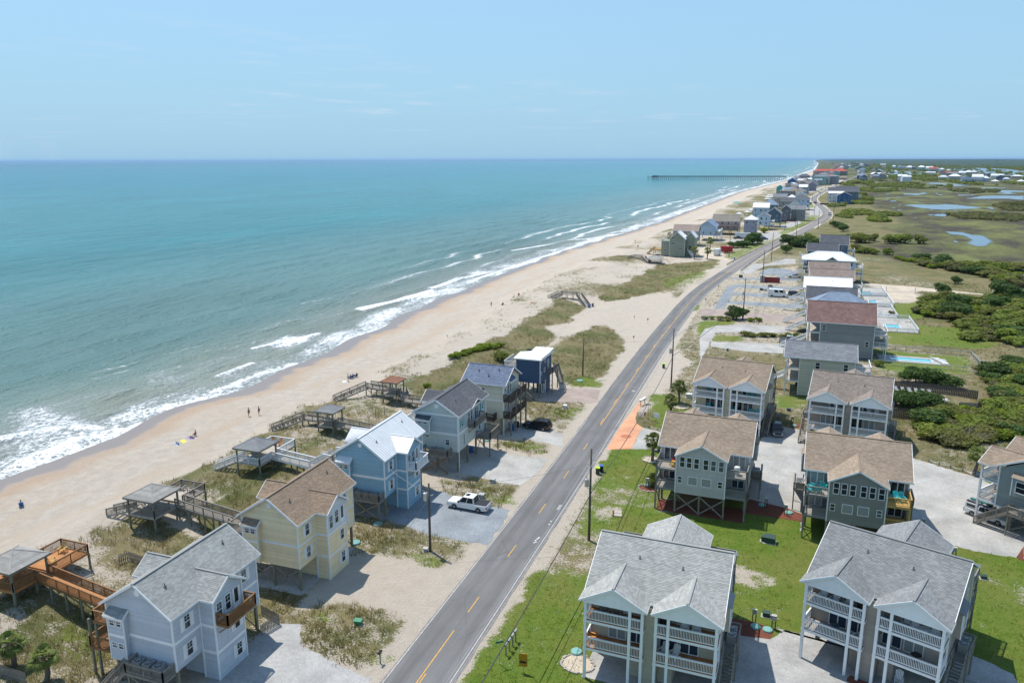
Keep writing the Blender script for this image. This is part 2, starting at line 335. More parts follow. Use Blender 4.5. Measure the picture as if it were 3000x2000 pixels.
veg = np.where(UU < 25, 0, veg); lawn = np.where(UU < 30, 0, lawn)

m = bpy.data.materials.new('sandy_ground'); t, p = nodes(m); N = NT(t); MATS['ground'] = m
P_ = N.pos(); shore = N.attr('shore'); aL, aV, aM = N.attr('lawn'), N.attr('veg'), N.attr('marsh')
n_big = N.noise(P_, .09, 3, .6); n_mid = N.noise(P_, .6, 4, .62); n_fin = N.noise(P_, 4.5, 3, .65); n_xf = N.noise(P_, 17, 2, .6)
dry = N.mix(N.rng(n_mid, .3, .7), (.455, .39, .315), (.57, .50, .415))
dry = N.mix(N.rng(n_xf, .3, .7), N.scale(dry, .78), N.scale(dry, 1.1))
tan = N.mix(N.rng(N.noise(P_, .12, 4, .6, sc3=(1.6, .35, 1)), .46, .66, smooth=True), dry, (.48, .385, .29))
inb = N.rng(shore, 24, 30, 1, 0)
sand = N.mix(inb, N.mix(.35, dry, (.53, .455, .365)), tan)
sh2 = N.math('ADD', shore, N.rng(N.noise(P_, .16, 3, .5, sc3=(.4, 1, 1)), .2, .8, -2.6, 2.6))
orange = N.rng(sh2, 6.0, 11.5, 1, 0, True); sand = N.mix(N.math('MULTIPLY', orange, .55), sand, (.42, .285, .185))
wetf = N.rng(sh2, 3.2, 6.6, 1, 0, True); sand = N.mix(wetf, sand, (.23, .19, .165))
# grasses
dg = N.mix(N.rng(n_mid, .3, .7), (.155, .135, .055), (.27, .215, .11)); dg = N.mix(N.rng(n_big, .42, .62), dg, (.115, .125, .038)); dg = N.mix(N.rng(n_fin, .55, .8, 0, .7), dg, (.30, .24, .13)); dg = N.scale(dg, N.rng(n_xf, .25, .75, .62, 1.3))
lg = N.mix(N.rng(n_mid, .3, .72), (.092, .170, .012), (.165, .205, .030)); lg = N.mix(N.rng(n_big, .46, .66, 0, .6), lg, (.205, .195, .05)); lg = N.scale(lg, N.rng(n_fin, .25, .75, .7, 1.22)); lg = N.mix(N.rng(n_xf, .62, .85, 0, .4), lg, (.27, .24, .11))
mh = N.mix(N.rng(N.noise(P_, .045, 5, .7, sc3=(1, .55, 1)), .45, .55), (.098, .098, .036), (.058, .048, .034)); mh = N.mix(N.rng(N.noise(P_, .017, 3, .6, sc3=(1, .5, 1)), .5, .62), mh, (.15, .165, .05)); mh = N.scale(mh, N.rng(N.noise(P_, .35, 3, .65), .25, .75, .5, 1.5))
def brk(a, lo=.5):   # patchy edge: weight against noise
    v = N.math('ADD', a, N.math('ADD', N.rng(n_fin, .2, .8, -.42, .42), N.rng(n_mid, .2, .8, -.36, .36))); return N.rng(v, lo - .12, lo + .2, 0, 1, True)
c = N.mix(brk(aV), sand, dg); c = N.mix(brk(aL, .42), c, lg); c = N.mix(N.rng(aM, .3, .7), c, mh)
gy_ = N.new('ShaderNodeSeparateXYZ'); N.lk(P_, gy_.inputs[0]); c = N.mix(N.math('MULTIPLY', N.rng(gy_.outputs['Y'], 3600, 5200), N.rng(shore, 150, 400)), c, N.mix(N.rng(N.noise(P_, .004, 3, .6), .4, .6), (.022, .046, .024), (.05, .075, .035)))
N.lk(c, p.inputs['Base Color'])
N.lk(N.rng(wetf, 0, 1, .9, .33), p.inputs['Roughness']); p.inputs['Specular IOR Level'].default_value = .25
foot = N.math('ADD', N.math('MULTIPLY', N.noise(P_, 2.2, 3, .7), 1.0), N.math('MULTIPLY', n_xf, .5))
bs = N.rng(wetf, 0, 1, 1, .08)
N.lk(N.bump(foot, .26, bs), p.inputs['Normal'])
ground = grid_mesh('ground', XX, YY, ZZ, {'shore': UU, 'lawn': lawn, 'veg': veg, 'marsh': marsh}, m)
tag(ground, 'pale sandy ground with beach, dune grass, lawns and marsh', kind='structure')
def gz(x, y):
    u = x - float(S(y))
    if u > 74: return 0.0
    i = min(max(int(np.searchsorted(U, u)) - 1, 0), len(U) - 2); j = min(max(int(np.searchsorted(V, y)) - 1, 0), len(V) - 2)
    fu = (u - U[i]) / (U[i + 1] - U[i]); fv = (y - V[j]) / (V[j + 1] - V[j])
    return float((ZZ[i, j] * (1 - fu) + ZZ[i + 1, j] * fu) * (1 - fv) + (ZZ[i, j + 1] * (1 - fu) + ZZ[i + 1, j + 1] * fu) * fv)
def cover(x, y):
    u = x - float(S(y)); i = min(max(int(np.searchsorted(U, u)), 0), len(U) - 1); j = min(max(int(np.searchsorted(V, y)), 0), len(V) - 1)
    return veg[i, j], lawn[i, j]
# ---------------------------------------------------------------- ocean: d = metres offshore
Dd = steps((-2, 40, .8), (40, 130, 1.6), (130, 330, 4)) + geo(330, 90000, 1.09)
Vo = steps((-400, 30, 14), (30, 170, 1.2), (170, 420, 2.4), (420, 900, 5), (900, 2600, 14)) + geo(2600, 90000, 1.12)
DD, YO = np.meshgrid(np.array(Dd), np.array(Vo), indexing='ij'); XO = S(YO) - DD
foam = np.zeros_like(DD); ZO = np.full_like(DD, SEA)
n1 = gnoise(DD, YO, 26, 31, 3); n2 = gnoise(DD, YO, 90, 32, 3); n3 = gnoise(DD * 2.2, YO, 12, 33, 3)
nearm = 1 - sstep(600, 1300, YO)
# swell lines
ph = (DD + 16 * (n2 - .5) + 5 * (n1 - .5)) ; w1 = np.sin(ph / 15.0 * 2 * np.pi); amp = .16 + .42 * sstep(.35, .75, n2) * (1 - sstep(60, 150, DD))
ZO += nearm * sstep(3, 14, DD) * (1 - sstep(220, 330, DD)) * amp * (np.exp(2.0 * (w1 - 1)) * 1.4 - .3)
# swash lace along the waterline: width varies along the shore
sw = 8.5 + 8 * gnoise(np.zeros_like(YO), YO, 34, 35, 2) + 5 * sstep(.5, .8, n2)
foam = np.maximum(foam, (1 - sstep(.55, 1.0, DD / sw)) * (.50 + .75 * (n3 - .4)))
ZO += nearm * .35 * np.exp(-((DD - sw * .95) / 1.6) ** 2) * (.4 + n1)
surf = 32 + 38 * sstep(170, 420, YO)                        # surf zone widens away from the camera
band = np.exp(2.5 * (np.sin((DD + 9 * (n1 - .5) + 26 * (n2 - .5)) / 17. * 2 * np.pi) - 1))
foam = np.maximum(foam, band * (1 - sstep(.6, 1.1, DD / surf)) * sstep(.46, .66, gnoise(DD * 1.3, YO * .42, 30, 36, 3) + .06 * sstep(170, 420, YO)) * (.52 + .36 * sstep(170, 420, YO)))
def breaker(pts, w, val, lift=.0, lace=0.0):
    """white water along a polyline given in photograph pixels at sea level"""
    W_ = [D(x, y, SEA) for x, y in pts]
    best = np.full_like(DD, 1e9)
    sel = (YO > min(p[1] for p in W_) - 12) & (YO < max(p[1] for p in W_) + 12) & (DD < 320)
    xs, ys = XO[sel], YO[sel]; b = np.full(xs.shape, 1e9)
    for (x0, y0), (x1, y1) in zip(W_, W_[1:]):
        L2 = (x1 - x0) ** 2 + (y1 - y0) ** 2; tt = np.clip(((xs - x0) * (x1 - x0) + (ys - y0) * (y1 - y0)) / L2, 0, 1)
        b = np.minimum(b, np.hypot(xs - x0 - tt * (x1 - x0), ys - y0 - tt * (y1 - y0)))
    best[sel] = b; nn = .55 + .9 * n3
    a = 1 - sstep(.35, 1.0, best / (w * nn)); np.maximum(foam, a * val, out=foam)
    if lift: ZO[...] = ZO + lift * np.exp(-(best / (w * .7)) ** 2)
def foampatch(pts, val, soft=3):
    W_ = [D(x, y, SEA) for x, y in pts]; jx = (n1 - .5) * soft * 3; jy = (n3 - .5) * soft * 3; acc = np.zeros_like(DD)
    for k in range(5): acc += inpoly(XO + jx + soft * math.cos(k * 1.26), YO + jy + soft * math.sin(k * 1.26), W_)
    np.maximum(foam, acc / 5 * val, out=foam)
foampatch([(0, 945), (110, 925), (230, 965), (330, 975), (420, 990), (250, 1050), (120, 1090), (0, 1110)], .62)
foampatch([(250, 960), (470, 890), (640, 845), (700, 850), (600, 905), (480, 945), (330, 985)], .5)
foampatch([(325, 865), (380, 850), (440, 860), (440, 885), (380, 895), (330, 885)], .40, 2)
for k in range(26):
    a = random.random(); xx = 150 + 1150 * a; yy = 1000 - 0.36 * xx * 1.05 - random.uniform(10, 90) * (1 - .5 * a) + 20; breaker([(xx, yy), (xx + 30, yy - 11), (xx + 55 + 30 * random.random(), yy - 20)], random.uniform(.5, 1.1), random.uniform(.34, .62), .25)
foampatch([(580, 800), (650, 775), (730, 765), (725, 785), (660, 805)], .72, 2)
foampatch([(700, 800), (860, 735), (930, 740), (860, 800), (740, 840)], .45)
foampatch([(780, 800), (1000, 690), (1150, 640), (1160, 655), (1010, 720), (900, 775)], .62, 2)
breaker([(828, 712), (900, 695), (960, 678), (990, 668)], 2.6, 1.0, .5); breaker([(990, 664), (1060, 640), (1130, 625)], 2.4, .85, .4)
breaker([(500, 865), (580, 835)], 2.0, .75, .4); breaker([(1100, 640), (1250, 590), (1400, 540)], 3., .8, .3); breaker([(1180, 575), (1300, 555), (1380, 545)], 2.5, .85, .3)
breaker([(590, 800), (660, 788), (728, 768)], 2.2, .95, .4); breaker([(0, 1010), (120, 985), (220, 985)], 2.5, .8, .35); breaker([(60, 1060), (180, 1010), (300, 985), (400, 960)], 3.2, .85, .3)
breaker([(380, 955), (500, 900), (600, 860), (680, 835)], 2.6, .8, .35)
breaker([(1330, 560), (1420, 545), (1500, 520)], 3, .9); breaker([(1500, 505), (1600, 470), (1660, 450)], 4, .6); breaker([(1560, 470), (1640, 446), (1700, 425)], 3, .55); breaker([(1380, 545), (1440, 535), (1490, 528)], 3, .9)
ZO = np.minimum(ZO, SEA + .95); ZO = np.where(DD < 2, np.minimum(ZO, SEA + .05), ZO)
m = bpy.data.materials.new('sea_water'); t, p = nodes(m); N = NT(t)
P_ = N.pos(); d = N.attr('off'); fo = N.attr('foam')
col = N.mix(N.rng(d, 4, 55, 0, 1, True), (.225, .245, .20), (.108, .20, .182)); col = N.mix(N.rng(d, 50, 260, 0, 1, True), col, (.024, .178, .192)); col = N.mix(N.rng(d, 220, 1500, 0, 1, True), col, (.003, .148, .195)); col = N.mix(N.rng(d, 1500, 9000, 0, 1, True), col, (.000, .078, .145))
pw = N.noise(P_, .012, 4, .6, sc3=(1, .45, 1)); col = N.scale(col, N.rng(pw, .3, .7, .84, 1.16))
pd = N.map(P_, (1, .38, 1), (0, 0, rad(9)))
wv = N.noise(pd, .34, 5, .62); wv2 = N.noise(N.map(P_, (1, .5, 1), (0, 0, rad(-22))), 1.3, 4, .6); wv3 = N.noise(pd, .075, 3, .55)
crest = N.math('MULTIPLY', N.rng(wv, .60, .72, 0, 1, True), N.rng(wv3, .45, .65))
cap = N.math('MULTIPLY', N.rng(N.noise(N.map(P_, (1, .28, 1), (0, 0, rad(6))), .22, 6, .7), .735, .79), N.rng(d, 2500, 500, 0, .85))
wp = N.new('ShaderNodeVectorMath'); wp.operation = 'MULTIPLY_ADD'; N.lk(N.noise(P_, .55, 3, .6, out=1), wp.inputs[0]); wp.inputs[1].default_value = (2.6, 2.6, 0); N.lk(P_, wp.inputs[2])
ed = N.vor(N.map(wp.outputs[0], (1, .62, .0)), .62, 'DISTANCE_TO_EDGE'); ed2 = N.vor(N.map(wp.outputs[0], (1, .7, .0)), 1.9, 'DISTANCE_TO_EDGE')
lc = N.math('SUBTRACT', 1.0, N.math('MINIMUM', N.rng(ed, .0, .32), N.rng(ed2, .0, .42)))     # 1 on cell edges
fn = N.noise(P_, 1.1, 5, .7); fstripe = N.noise(N.map(P_, (1, .25, 1)), 1.5, 4, .6)
fv = N.math('ADD', fo, N.math('ADD', N.math('MULTIPLY', N.math('SUBTRACT', lc, .62), .75), N.math('ADD', N.math('MULTIPLY', N.math('SUBTRACT', fn, .5), .9), N.math('MULTIPLY', N.math('SUBTRACT', fstripe, .5), .5))))
fm = N.math('MULTIPLY', N.rng(fv, .46, .98, 0, 1, True), N.rng(fo, .04, .22)); fm = N.math('MAXIMUM', fm, cap)
milky = N.math('MULTIPLY', fo, .6); col = N.mix(milky, col, (.36, .42, .39))
col = N.mix(N.math('MULTIPLY', crest, .35), col, (.10, .17, .15))
N.lk(N.mix(fm, col, (.86, .88, .88)), p.inputs['Base Color'])
N.lk(N.rng(fm, 0, 1, .16, .85), p.inputs['Roughness']); p.inputs['IOR'].default_value = 1.33; p.inputs['Specular IOR Level'].default_value = .22
hh = N.math('ADD', N.math('MULTIPLY', wv3, 1.6), N.math('ADD', N.math('MULTIPLY', wv, .55), N.math('ADD', N.math('MULTIPLY', wv2, .22), N.math('MULTIPLY', fm, .10))))
N.lk(N.bump(hh, 3.4, 1.0), p.inputs['Normal'])
ocean = grid_mesh('ocean', XO[:, ::-1], YO[:, ::-1], ZO[:, ::-1], {'off': DD[:, ::-1], 'foam': foam[:, ::-1]}, m)
tag(ocean, 'teal green sea with white surf breaking on the beach', kind='structure')
# ================================================================= roads, drives, paths, ponds
def surf_mat(name, c1, c2, rough=.9, sc=9, bump=.01, big=.25, stain=None):
    m = bpy.data.materials.new(name); t, p = nodes(m); N = NT(t); P_ = N.pos()
    f = N.noise(P_, sc, 3, .7); b = N.noise(P_, big, 4, .6)
    c = N.mix(N.rng(f, .3, .7), c1, c2); c = N.scale(c, N.rng(N.noise(P_, 2.4, 3, .8), .3, .7, .84, 1.12)); c = N.scale(c, N.rng(b, .3, .7, .76, 1.16))
    if stain: c = N.mix(N.rng(N.noise(P_, .35, 4, .65), .55, .72, 0, .7), c, stain)
    N.lk(c, p.inputs['Base Color']); p.inputs['Roughness'].default_value = rough; p.inputs['Specular IOR Level'].default_value = .2
    if bump: N.lk(N.bump(f, bump), p.inputs['Normal'])
    MATS[name] = m; return m
M_white_gravel = surf_mat('white_gravel', (.30, .29, .27), (.50, .485, .45), sc=11, bump=.03, stain=(.46, .41, .34))
M_grey_gravel = surf_mat('grey_gravel', (.28, .275, .265), (.47, .46, .44), sc=11, bump=.03)
M_blue_gravel = surf_mat('blue_gravel', (.17, .19, .205), (.33, .355, .375), sc=12, bump=.03)
M_pink_gravel = surf_mat('pink_gravel', (.30, .235, .20), (.40, .33, .29), sc=10, bump=.02)
M_conc = surf_mat('concrete', (.36, .345, .32), (.43, .415, .39), sc=5, bump=.004)
M_orange = surf_mat('orange_concrete', (.60, .29, .165), (.66, .345, .21), sc=4, bump=.003)
M_mulch = surf_mat('red_mulch', (.11, .035, .022), (.23, .085, .055), sc=14, bump=.03)
M_sandsheet = surf_mat('loose_sand', (.46, .385, .29), (.58, .50, .395), sc=6, bump=.03)
def ragged(poly, step=.5, amp=.14, seed=0):
    out = []; n = len(poly)
    for i in range(n):
        a = poly[i]; b = poly[(i + 1) % n]; L = math.hypot(b[0] - a[0], b[1] - a[1]); k = max(1, min(60, int(L / step)))
        nx, ny = (b[1] - a[1]) / max(L, 1e-6), -(b[0] - a[0]) / max(L, 1e-6)
        for j in range(k):
            tt = j / k; x = a[0] + (b[0] - a[0]) * tt; y = a[1] + (b[1] - a[1]) * tt
            w = amp * (mnoise.noise(Vector((x * .9, y * .9, seed))) + .7 * mnoise.noise(Vector((x * 2.7, y * 2.7, seed + 9)))) * (0 if j == 0 else 1) * 1.4
            out.append((x + nx * w, y + ny * w))
    return out
SHEETS = []
def sheet(name, poly, mat, z=.012, amp=.24, label=None, step=.5):
    SHEETS.append(poly)
    P = ragged(poly, step, amp, len(poly)); bm = bmesh.new()
    vs = [bm.verts.new((x, y, z)) for x, y in P]; f = bm.faces.new(vs); f.normal_update()
    if f.normal.z < 0: f.normal_flip()
    bmesh.ops.triangulate(bm, faces=bm.faces[:]); me = bpy.data.meshes.new(name); bm.to_mesh(me); bm.free(); me.materials.append(mat)
    o = link(bpy.data.objects.new(name, me)); tag(o, label, kind='structure'); return o
# ---- road
m = bpy.data.materials.new('asphalt'); t, p = nodes(m); N = NT(t); P_ = N.pos(); UVx = N.attr('across')
f = N.noise(P_, 22, 2, .7); b = N.noise(P_, .5, 4, .6, sc3=(2.5, .12, 1)); pt = N.noise(P_, .16, 3, .6)
c = N.mix(N.rng(f, .3, .7), (.125, .122, .121), (.185, .18, .176)); c = N.scale(c, N.rng(b, .3, .7, .86, 1.16)); c = N.scale(c, N.rng(pt, .3, .7, .9, 1.1))
trk = N.math('ABSOLUTE', N.math('SUBTRACT', N.math('ABSOLUTE', UVx), 1.55)); c = N.scale(c, N.rng(trk, .15, .75, .9, 1.04, True))
c = N.mix(N.math('MULTIPLY', N.rng(N.math('ADD', N.math('ABSOLUTE', UVx), N.rng(N.noise(P_, 1.4, 3, .65), .2, .8, -.35, .35)), 2.95, 3.35, 0, 1, True), .55), c, (.40, .34, .27))
ys_ = N.new('ShaderNodeSeparateXYZ'); N.lk(P_, ys_.inputs[0]); c = N.mix(N.rng(ys_.outputs['Y'], 328, 332, 0, .45), c, (.27, .255, .24))
ck = N.vor(N.map(P_, (1, .35, 1)), .22, 'DISTANCE_TO_EDGE'); c = N.scale(c, N.rng(ck, 0, .006, .72, 1))
N.lk(c, p.inputs['Base Color']); p.inputs['Roughness'].default_value = .85; p.inputs['Specular IOR Level'].default_value = .25
M_asph = m
def strip(name, line, x0, x1, z, mat, parent=None, jag=0.0, step=None):
    P = line; v = []; fc = []; ac = []
    for i, (x, y) in enumerate(P):
        a = P[max(i - 1, 0)]; b_ = P[min(i + 1, len(P) - 1)]; dx, dy = b_[0] - a[0], b_[1] - a[1]; L = math.hypot(dx, dy); nx, ny = dy / L, -dx / L
        j0 = jag * mnoise.noise(Vector((x, y * .5, 1))); j1 = jag * mnoise.noise(Vector((x, y * .5, 5)))
        v += [(x + nx * (x0 + j0), y + ny * (x0 + j0), z), (x + nx * (x1 + j1), y + ny * (x1 + j1), z)]; ac += [x0, x1]
    for i in range(len(P) - 1): fc.append((2 * i, 2 * i + 1, 2 * i + 3, 2 * i + 2))
    me = bpy.data.meshes.new(name); me.from_pydata(v, [], fc); me.materials.append(mat)
    at = me.attributes.new('across', 'FLOAT', 'POINT'); at.data.foreach_set('value', ac); me.update()
    o = link(bpy.data.objects.new(name, me), parent); return o
def rpath(y0, y1, st):
    n = max(2, int((y1 - y0) / st) + 1); return [(float(RX(y)), float(y)) for y in np.linspace(y0, y1, n)]
road = strip('road', rpath(10, 260, .8) + rpath(262, 4000, 6)[1:], -3.2, 3.2, .03, M_asph, jag=.12); tag(road, 'grey two-lane asphalt road running along the coast', kind='structure')
M_yel = pm('yellow_paint', (.55, .31, .07), .8, .3, 3); M_wht = pm('white_paint', (.62, .62, .60), .7, .2, 2); M_wfade = pm('worn_white_paint', (.42, .40, .37), .8, .3, 2)
for i in range(5):
    y0 = 65.9 + 12.19 * i; strip('centre_dash', rpath(y0, y0 + 3.05, 1), -.06, .06, .0345, M_yel, road)
strip('centre_line', rpath(10, 62.5, 1), -.16, -.04, .0345, M_yel, road); strip('centre_line', rpath(10, 55.5, 1), .10, .22, .0345, M_yel, road)
strip('centre_line', rpath(127, 300, 2), .02, .16, .0345, M_yel, road)
for i in range(16): y0 = 128 + 12.19 * i; strip('centre_dash', rpath(y0, y0 + 3.05, 1), -.24, -.12, .0345, M_yel, road)
strip('centre_line', rpath(300, 780, 6), -.1, .1, .0345, M_yel, road)
strip('edge_line', rpath(10, 130, 1), -3.05, -2.95, .0345, M_wfade, road); strip('edge_line', rpath(10, 330, 1), 2.72, 2.82, .0345, M_wfade, road)
for (a, b_) in ((1955, 262), (1970, 256), (1966, 242), (1980, 232), (1990, 225), (1998, 218), (2085, 104), (2100, 78)):
    x, y = rb(a, b_); MB().box(-.1, -.1, 0, .1, .1, .006).build('survey_mark', M_wht, road, loc=(x, y, .035))
for k in range(5): x, y = rq(352 + 5 * k, 1547 - 8 * k); MB().box(-.2, -.06, 0, .2, .06, .006).build('survey_mark', M_wht, road, loc=(x, y, .035))
x, y = rq(930, 641); MB().box(-.35, -.3, 0, .35, .3, .006).build('survey_mark', M_wfade, road, loc=(x, y, .035))
# ---- drives and yards
EDGE_L, EDGE_R = -31.7, -24.9
sheet('gravel_drive', [(-46.5, 40), (-46.5, 57.5), (-43.5, 58.3)] + [rb(-60, 1130), rb(140, 1245), rb(290, 1330), rb(470, 1400), rb(560, 1420)] + [(EDGE_L - .5, 51.5), (EDGE_L - .5, 40)], M_grey_gravel, label='light grey gravel drive in front of the pale blue-grey house')
sheet('gravel_drive', [(-47.5, 81.5), (-47.5, 92.5), r2(1340, 745), r2(1480, 770), r2(1600, 845), r2(1750, 855), r2(1890, 880), r2(1850, 960), r2(1740, 1110), r2(1560, 1080), r2(1350, 1040), r2(1220, 990), r2(1090, 950)], M_blue_gravel, label='blue-grey gravel drive under the white pickup')
sheet('gravel_drive', [(-44.5, 101), (-44.5, 112), r2(1800, 490), r2(1960, 530), r2(2150, 540), r2(2090, 620), r2(2010, 690), r2(1960, 720), r2(1780, 690), r2(1540, 630)], M_white_gravel, label='pale gravel drive beside the sage green beach house')
sheet('gravel_drive', [(-43, 116.5), (-43, 124.5), r2(1990, 330), r2(2150, 360), r2(2240, 385), r2(2240, 470), r2(2130, 440), r2(1960, 410)], M_white_gravel, label='pale gravel drive under the black car')
sheet('gravel_drive', [(-43.5, 137.5), (-43, 146.5), rz(1200, 970), rz(1400, 965), rz(1550, 985), rz(1500, 1100), rz(1430, 1110), rz(1100, 1095), rz(950, 1100)], M_pink_gravel, label='pinkish sand and gravel drive by the navy blue house')
sheet('concrete_pad', [(-54, 62.8), (-46.6, 62.8), (-46.6, 74), (-54, 74)], M_conc, .010, .0, label='concrete slab under the yellow house')
sheet('concrete_pad', [(-54, 81.8), (-47.2, 81.8), (-47.2, 93.8), (-54, 93.8)], M_conc, .010, .0, label='concrete slab under the light blue house')
sheet('concrete_pad', [(-51, 99.2), (-44, 99.2), (-44, 111), (-51, 111)], M_conc, .010, .0, label='concrete slab under the sage green beach house')
# right side
ap = [rq(722, 1088), rq(800, 960), rq(860, 870), rq(985, 720), rq(1000, 740), rq(960, 800), rq(945, 850), rq(955, 890), rq(998, 920), rq(955, 1000), rq(915, 1084)]
apron = sheet('orange_apron', ap, M_orange, .020, .02, label='orange concrete apron at the mouth of the gravel lane')
x, y = rq(873, 988); mb = MB(); mb.poly([(.95 * math.cos(k * math.pi / 14), .95 * math.sin(k * math.pi / 14), 0) for k in range(28)]); mb.build('round_medallion', pm('terracotta', (.42, .15, .075), .8), apron, loc=(x, y, .024))
sheet('gravel_lane', [rq(915, 1084), rq(955, 1000), rq(998, 918), rq(1140, 955), (-8, 127.5), (-1.5, 127), r5(1410, 590), r5(1620, 640), r5(1740, 655), (5.5, 118), (4.6, 96.5), r5(1730, 1500), r5(1220, 1290), (-2.3, 103), (-2, 113), (-12.5, 114.5), rq(1060, 1085)], M_white_gravel, label='pale gravel lane between the tan roofed houses')
sheet('gravel_yard', [(4.6, 112), (17, 111.5), r6(1040, 800), r6(1080, 835), r6(1200, 870), r6(1400, 935), r6(1620, 995), (33, 116), (48, 112), (46, 97), r4(1900, 608), r4(1650, 570), r4(1320, 495), r4(1180, 380), (16.8, 98.5)], M_white_gravel, label='pale gravel turning yard in front of the grey-green house')
sheet('gravel_yard', [(-1.5, 48), (-1.6, 60), (-1.9, 66), r3(1420, 1190), r3(1720, 1230), r3(1829, 1160), r4(60, 1150), r4(240, 1190), (6.2, 76), (17.5, 72), r4(1480, 1320), r4(1650, 1390), r4(1880, 1500), (24, 56), (20, 46)], M_grey_gravel, label='grey gravel parking yard between the two nearest duplexes')
sheet('concrete_pad', [(-14.6, 59.9), (-2.9, 59.5), (-2.6, 71), (-14.3, 71.4)], M_conc, .018, .0, label='concrete slab under the cream duplex')
def mulch(poly, lab): return sheet('mulch_bed', poly, M_mulch, .022 + .003 * sum('mulch' in k.name for k in bpy.data.objects), .08, label=lab)
mulch([r3(1400, 1065), r3(1590, 1100), r3(1750, 1155), r3(1715, 1232), r3(1420, 1195)], 'red mulch bed with septic lids by the cream duplex')
mulch([r5(400, 1290), r5(1210, 1385), r5(1240, 1290), r5(1560, 1370), r5(1735, 1430), r5(1740, 1500), r5(1195, 1420), r5(1178, 1512), r5(385, 1388)], 'red mulch strip along the tan roofed house')
mulch([r6(0, 1240), r6(140, 1300), r6(130, 1360), r6(0, 1330)], 'red mulch strip beside the grey-brown house')
mulch([(8.2, 67.2), (11.6, 66.0), (11.9, 66.9), (8.6, 68.2)], 'red mulch bed between the porches of the taupe duplex')
mulch([r5(1620, 600), r5(1740, 600), r5(1735, 640), r5(1625, 630)], 'red mulch patch at the head of the gravel lane')
mulch([r4(1960, 520), r4(1960, 640), r4(1900, 605)], 'red mulch edge of the turning yard')
# drives of the far right row
for pl, mt, lab in (([r13(0, 1060), r13(60, 960), r13(200, 915), r13(450, 900), r13(800, 905), r13(1150, 930), r13(1150, 1000), r13(900, 1010), r13(500, 1000), r13(200, 1005), r13(160, 1100), r13(60, 1280), r13(0, 1350)], M_conc, 'curved grey concrete drive by the hedge'), ([r13(130, 1130), r13(500, 1130), r13(1110, 1150), r13(1100, 1280), r13(600, 1250), r13(150, 1190)], M_white_gravel, 'pale gravel drive leading to the cream house'), ([r13(0, 700), r13(180, 690), r13(560, 730), r13(1200, 770), r13(1400, 800), r13(1380, 870), r13(900, 860), r13(560, 850), r13(200, 790), r13(0, 790)], M_pink_gravel, 'pinkish gravel drive by the brown roofed house'), ([r13(370, 590), r13(700, 600), r13(1380, 640), r13(1380, 690), r13(1250, 690), r13(700, 650), r13(370, 620)], M_blue_gravel, 'narrow blue-grey gravel drive beyond the pink drive'), ([r13(440, 480), r13(800, 490), r13(1360, 520), r13(1360, 560), r13(900, 545), r13(450, 510)], M_blue_gravel, 'blue-grey gravel drive under the white van'), ([r13(190, 690), r13(250, 570), r13(360, 400), r13(500, 370), r13(900, 395), r13(1360, 410), r13(1360, 440), r13(900, 440), r13(510, 410), r13(450, 440), r13(440, 500), r13(350, 640), r13(320, 690)], M_blue_gravel, 'branching grey gravel drive past the mailbox cluster'), ([r13(380, 285), r13(800, 285), r13(1330, 290), r13(1330, 330), r13(900, 320), r13(380, 300)], M_blue_gravel, 'thin gravel drive beside the red skip'), ([r13(900, 160), r13(1100, 165), r13(1260, 200), r13(1250, 250), r13(900, 250), r13(760, 230)], M_blue_gravel, 'grey gravel yard by the timber steps'), ([r13(700, 100), r13(900, 100), r13(1120, 35), r13(1260, 40), r13(1260, 100), r13(1050, 115), r13(860, 130), r13(640, 240), r13(520, 210), r13(640, 140)], M_conc, 'grey drive leading to the white roofed house')):
    sheet('drive', pl, mt, .012, .2, label=lab)
for pl, mt, lab in (([r9(1260, 900), r9(1390, 955), r9(1240, 950), r9(1120, 935), r9(960, 905), r9(900, 830), r9(1000, 770), r9(1200, 790), r9(1290, 880)], M_sandsheet, 'sandy yard behind the sage twin gabled house'), ([r9(1310, 760), r9(1500, 745), r9(1700, 700), r9(1860, 690), r9(1960, 660), r9(2070, 620), r9(2060, 580), r9(1900, 560), r9(1700, 590), r9(1400, 650)], M_conc, 'grey parking lot of the beach houses'), ([r9(2050, 470), r9(2200, 430), r9(2310, 410), r9(2340, 440), r9(2200, 500), r9(2060, 510)], M_conc, 'grey drive before the dark gabled houses'), ([r10(1500, 800), r10(1660, 810), r10(1700, 760), r10(1640, 690), r10(1520, 700)], M_conc, 'parking bay at the road bend'), ([r10(1520, 500), r10(1680, 440), r10(1760, 400), r10(1640, 420), r10(1480, 470)], M_conc, 'far parking lot along the road'), ([r12(300, 180), r12(565, 190), r12(610, 250), r12(320, 240)], M_sandsheet, 'sand volleyball court behind the houses'), ([r12(70, 90), r12(500, 120), r12(1000, 170), r12(1340, 210), r12(1000, 185), r12(600, 165), r12(250, 160)], M_sandsheet, 'sandy track crossing the meadow')):
    sheet('yard', pl, mt, .011, .4, label=lab)
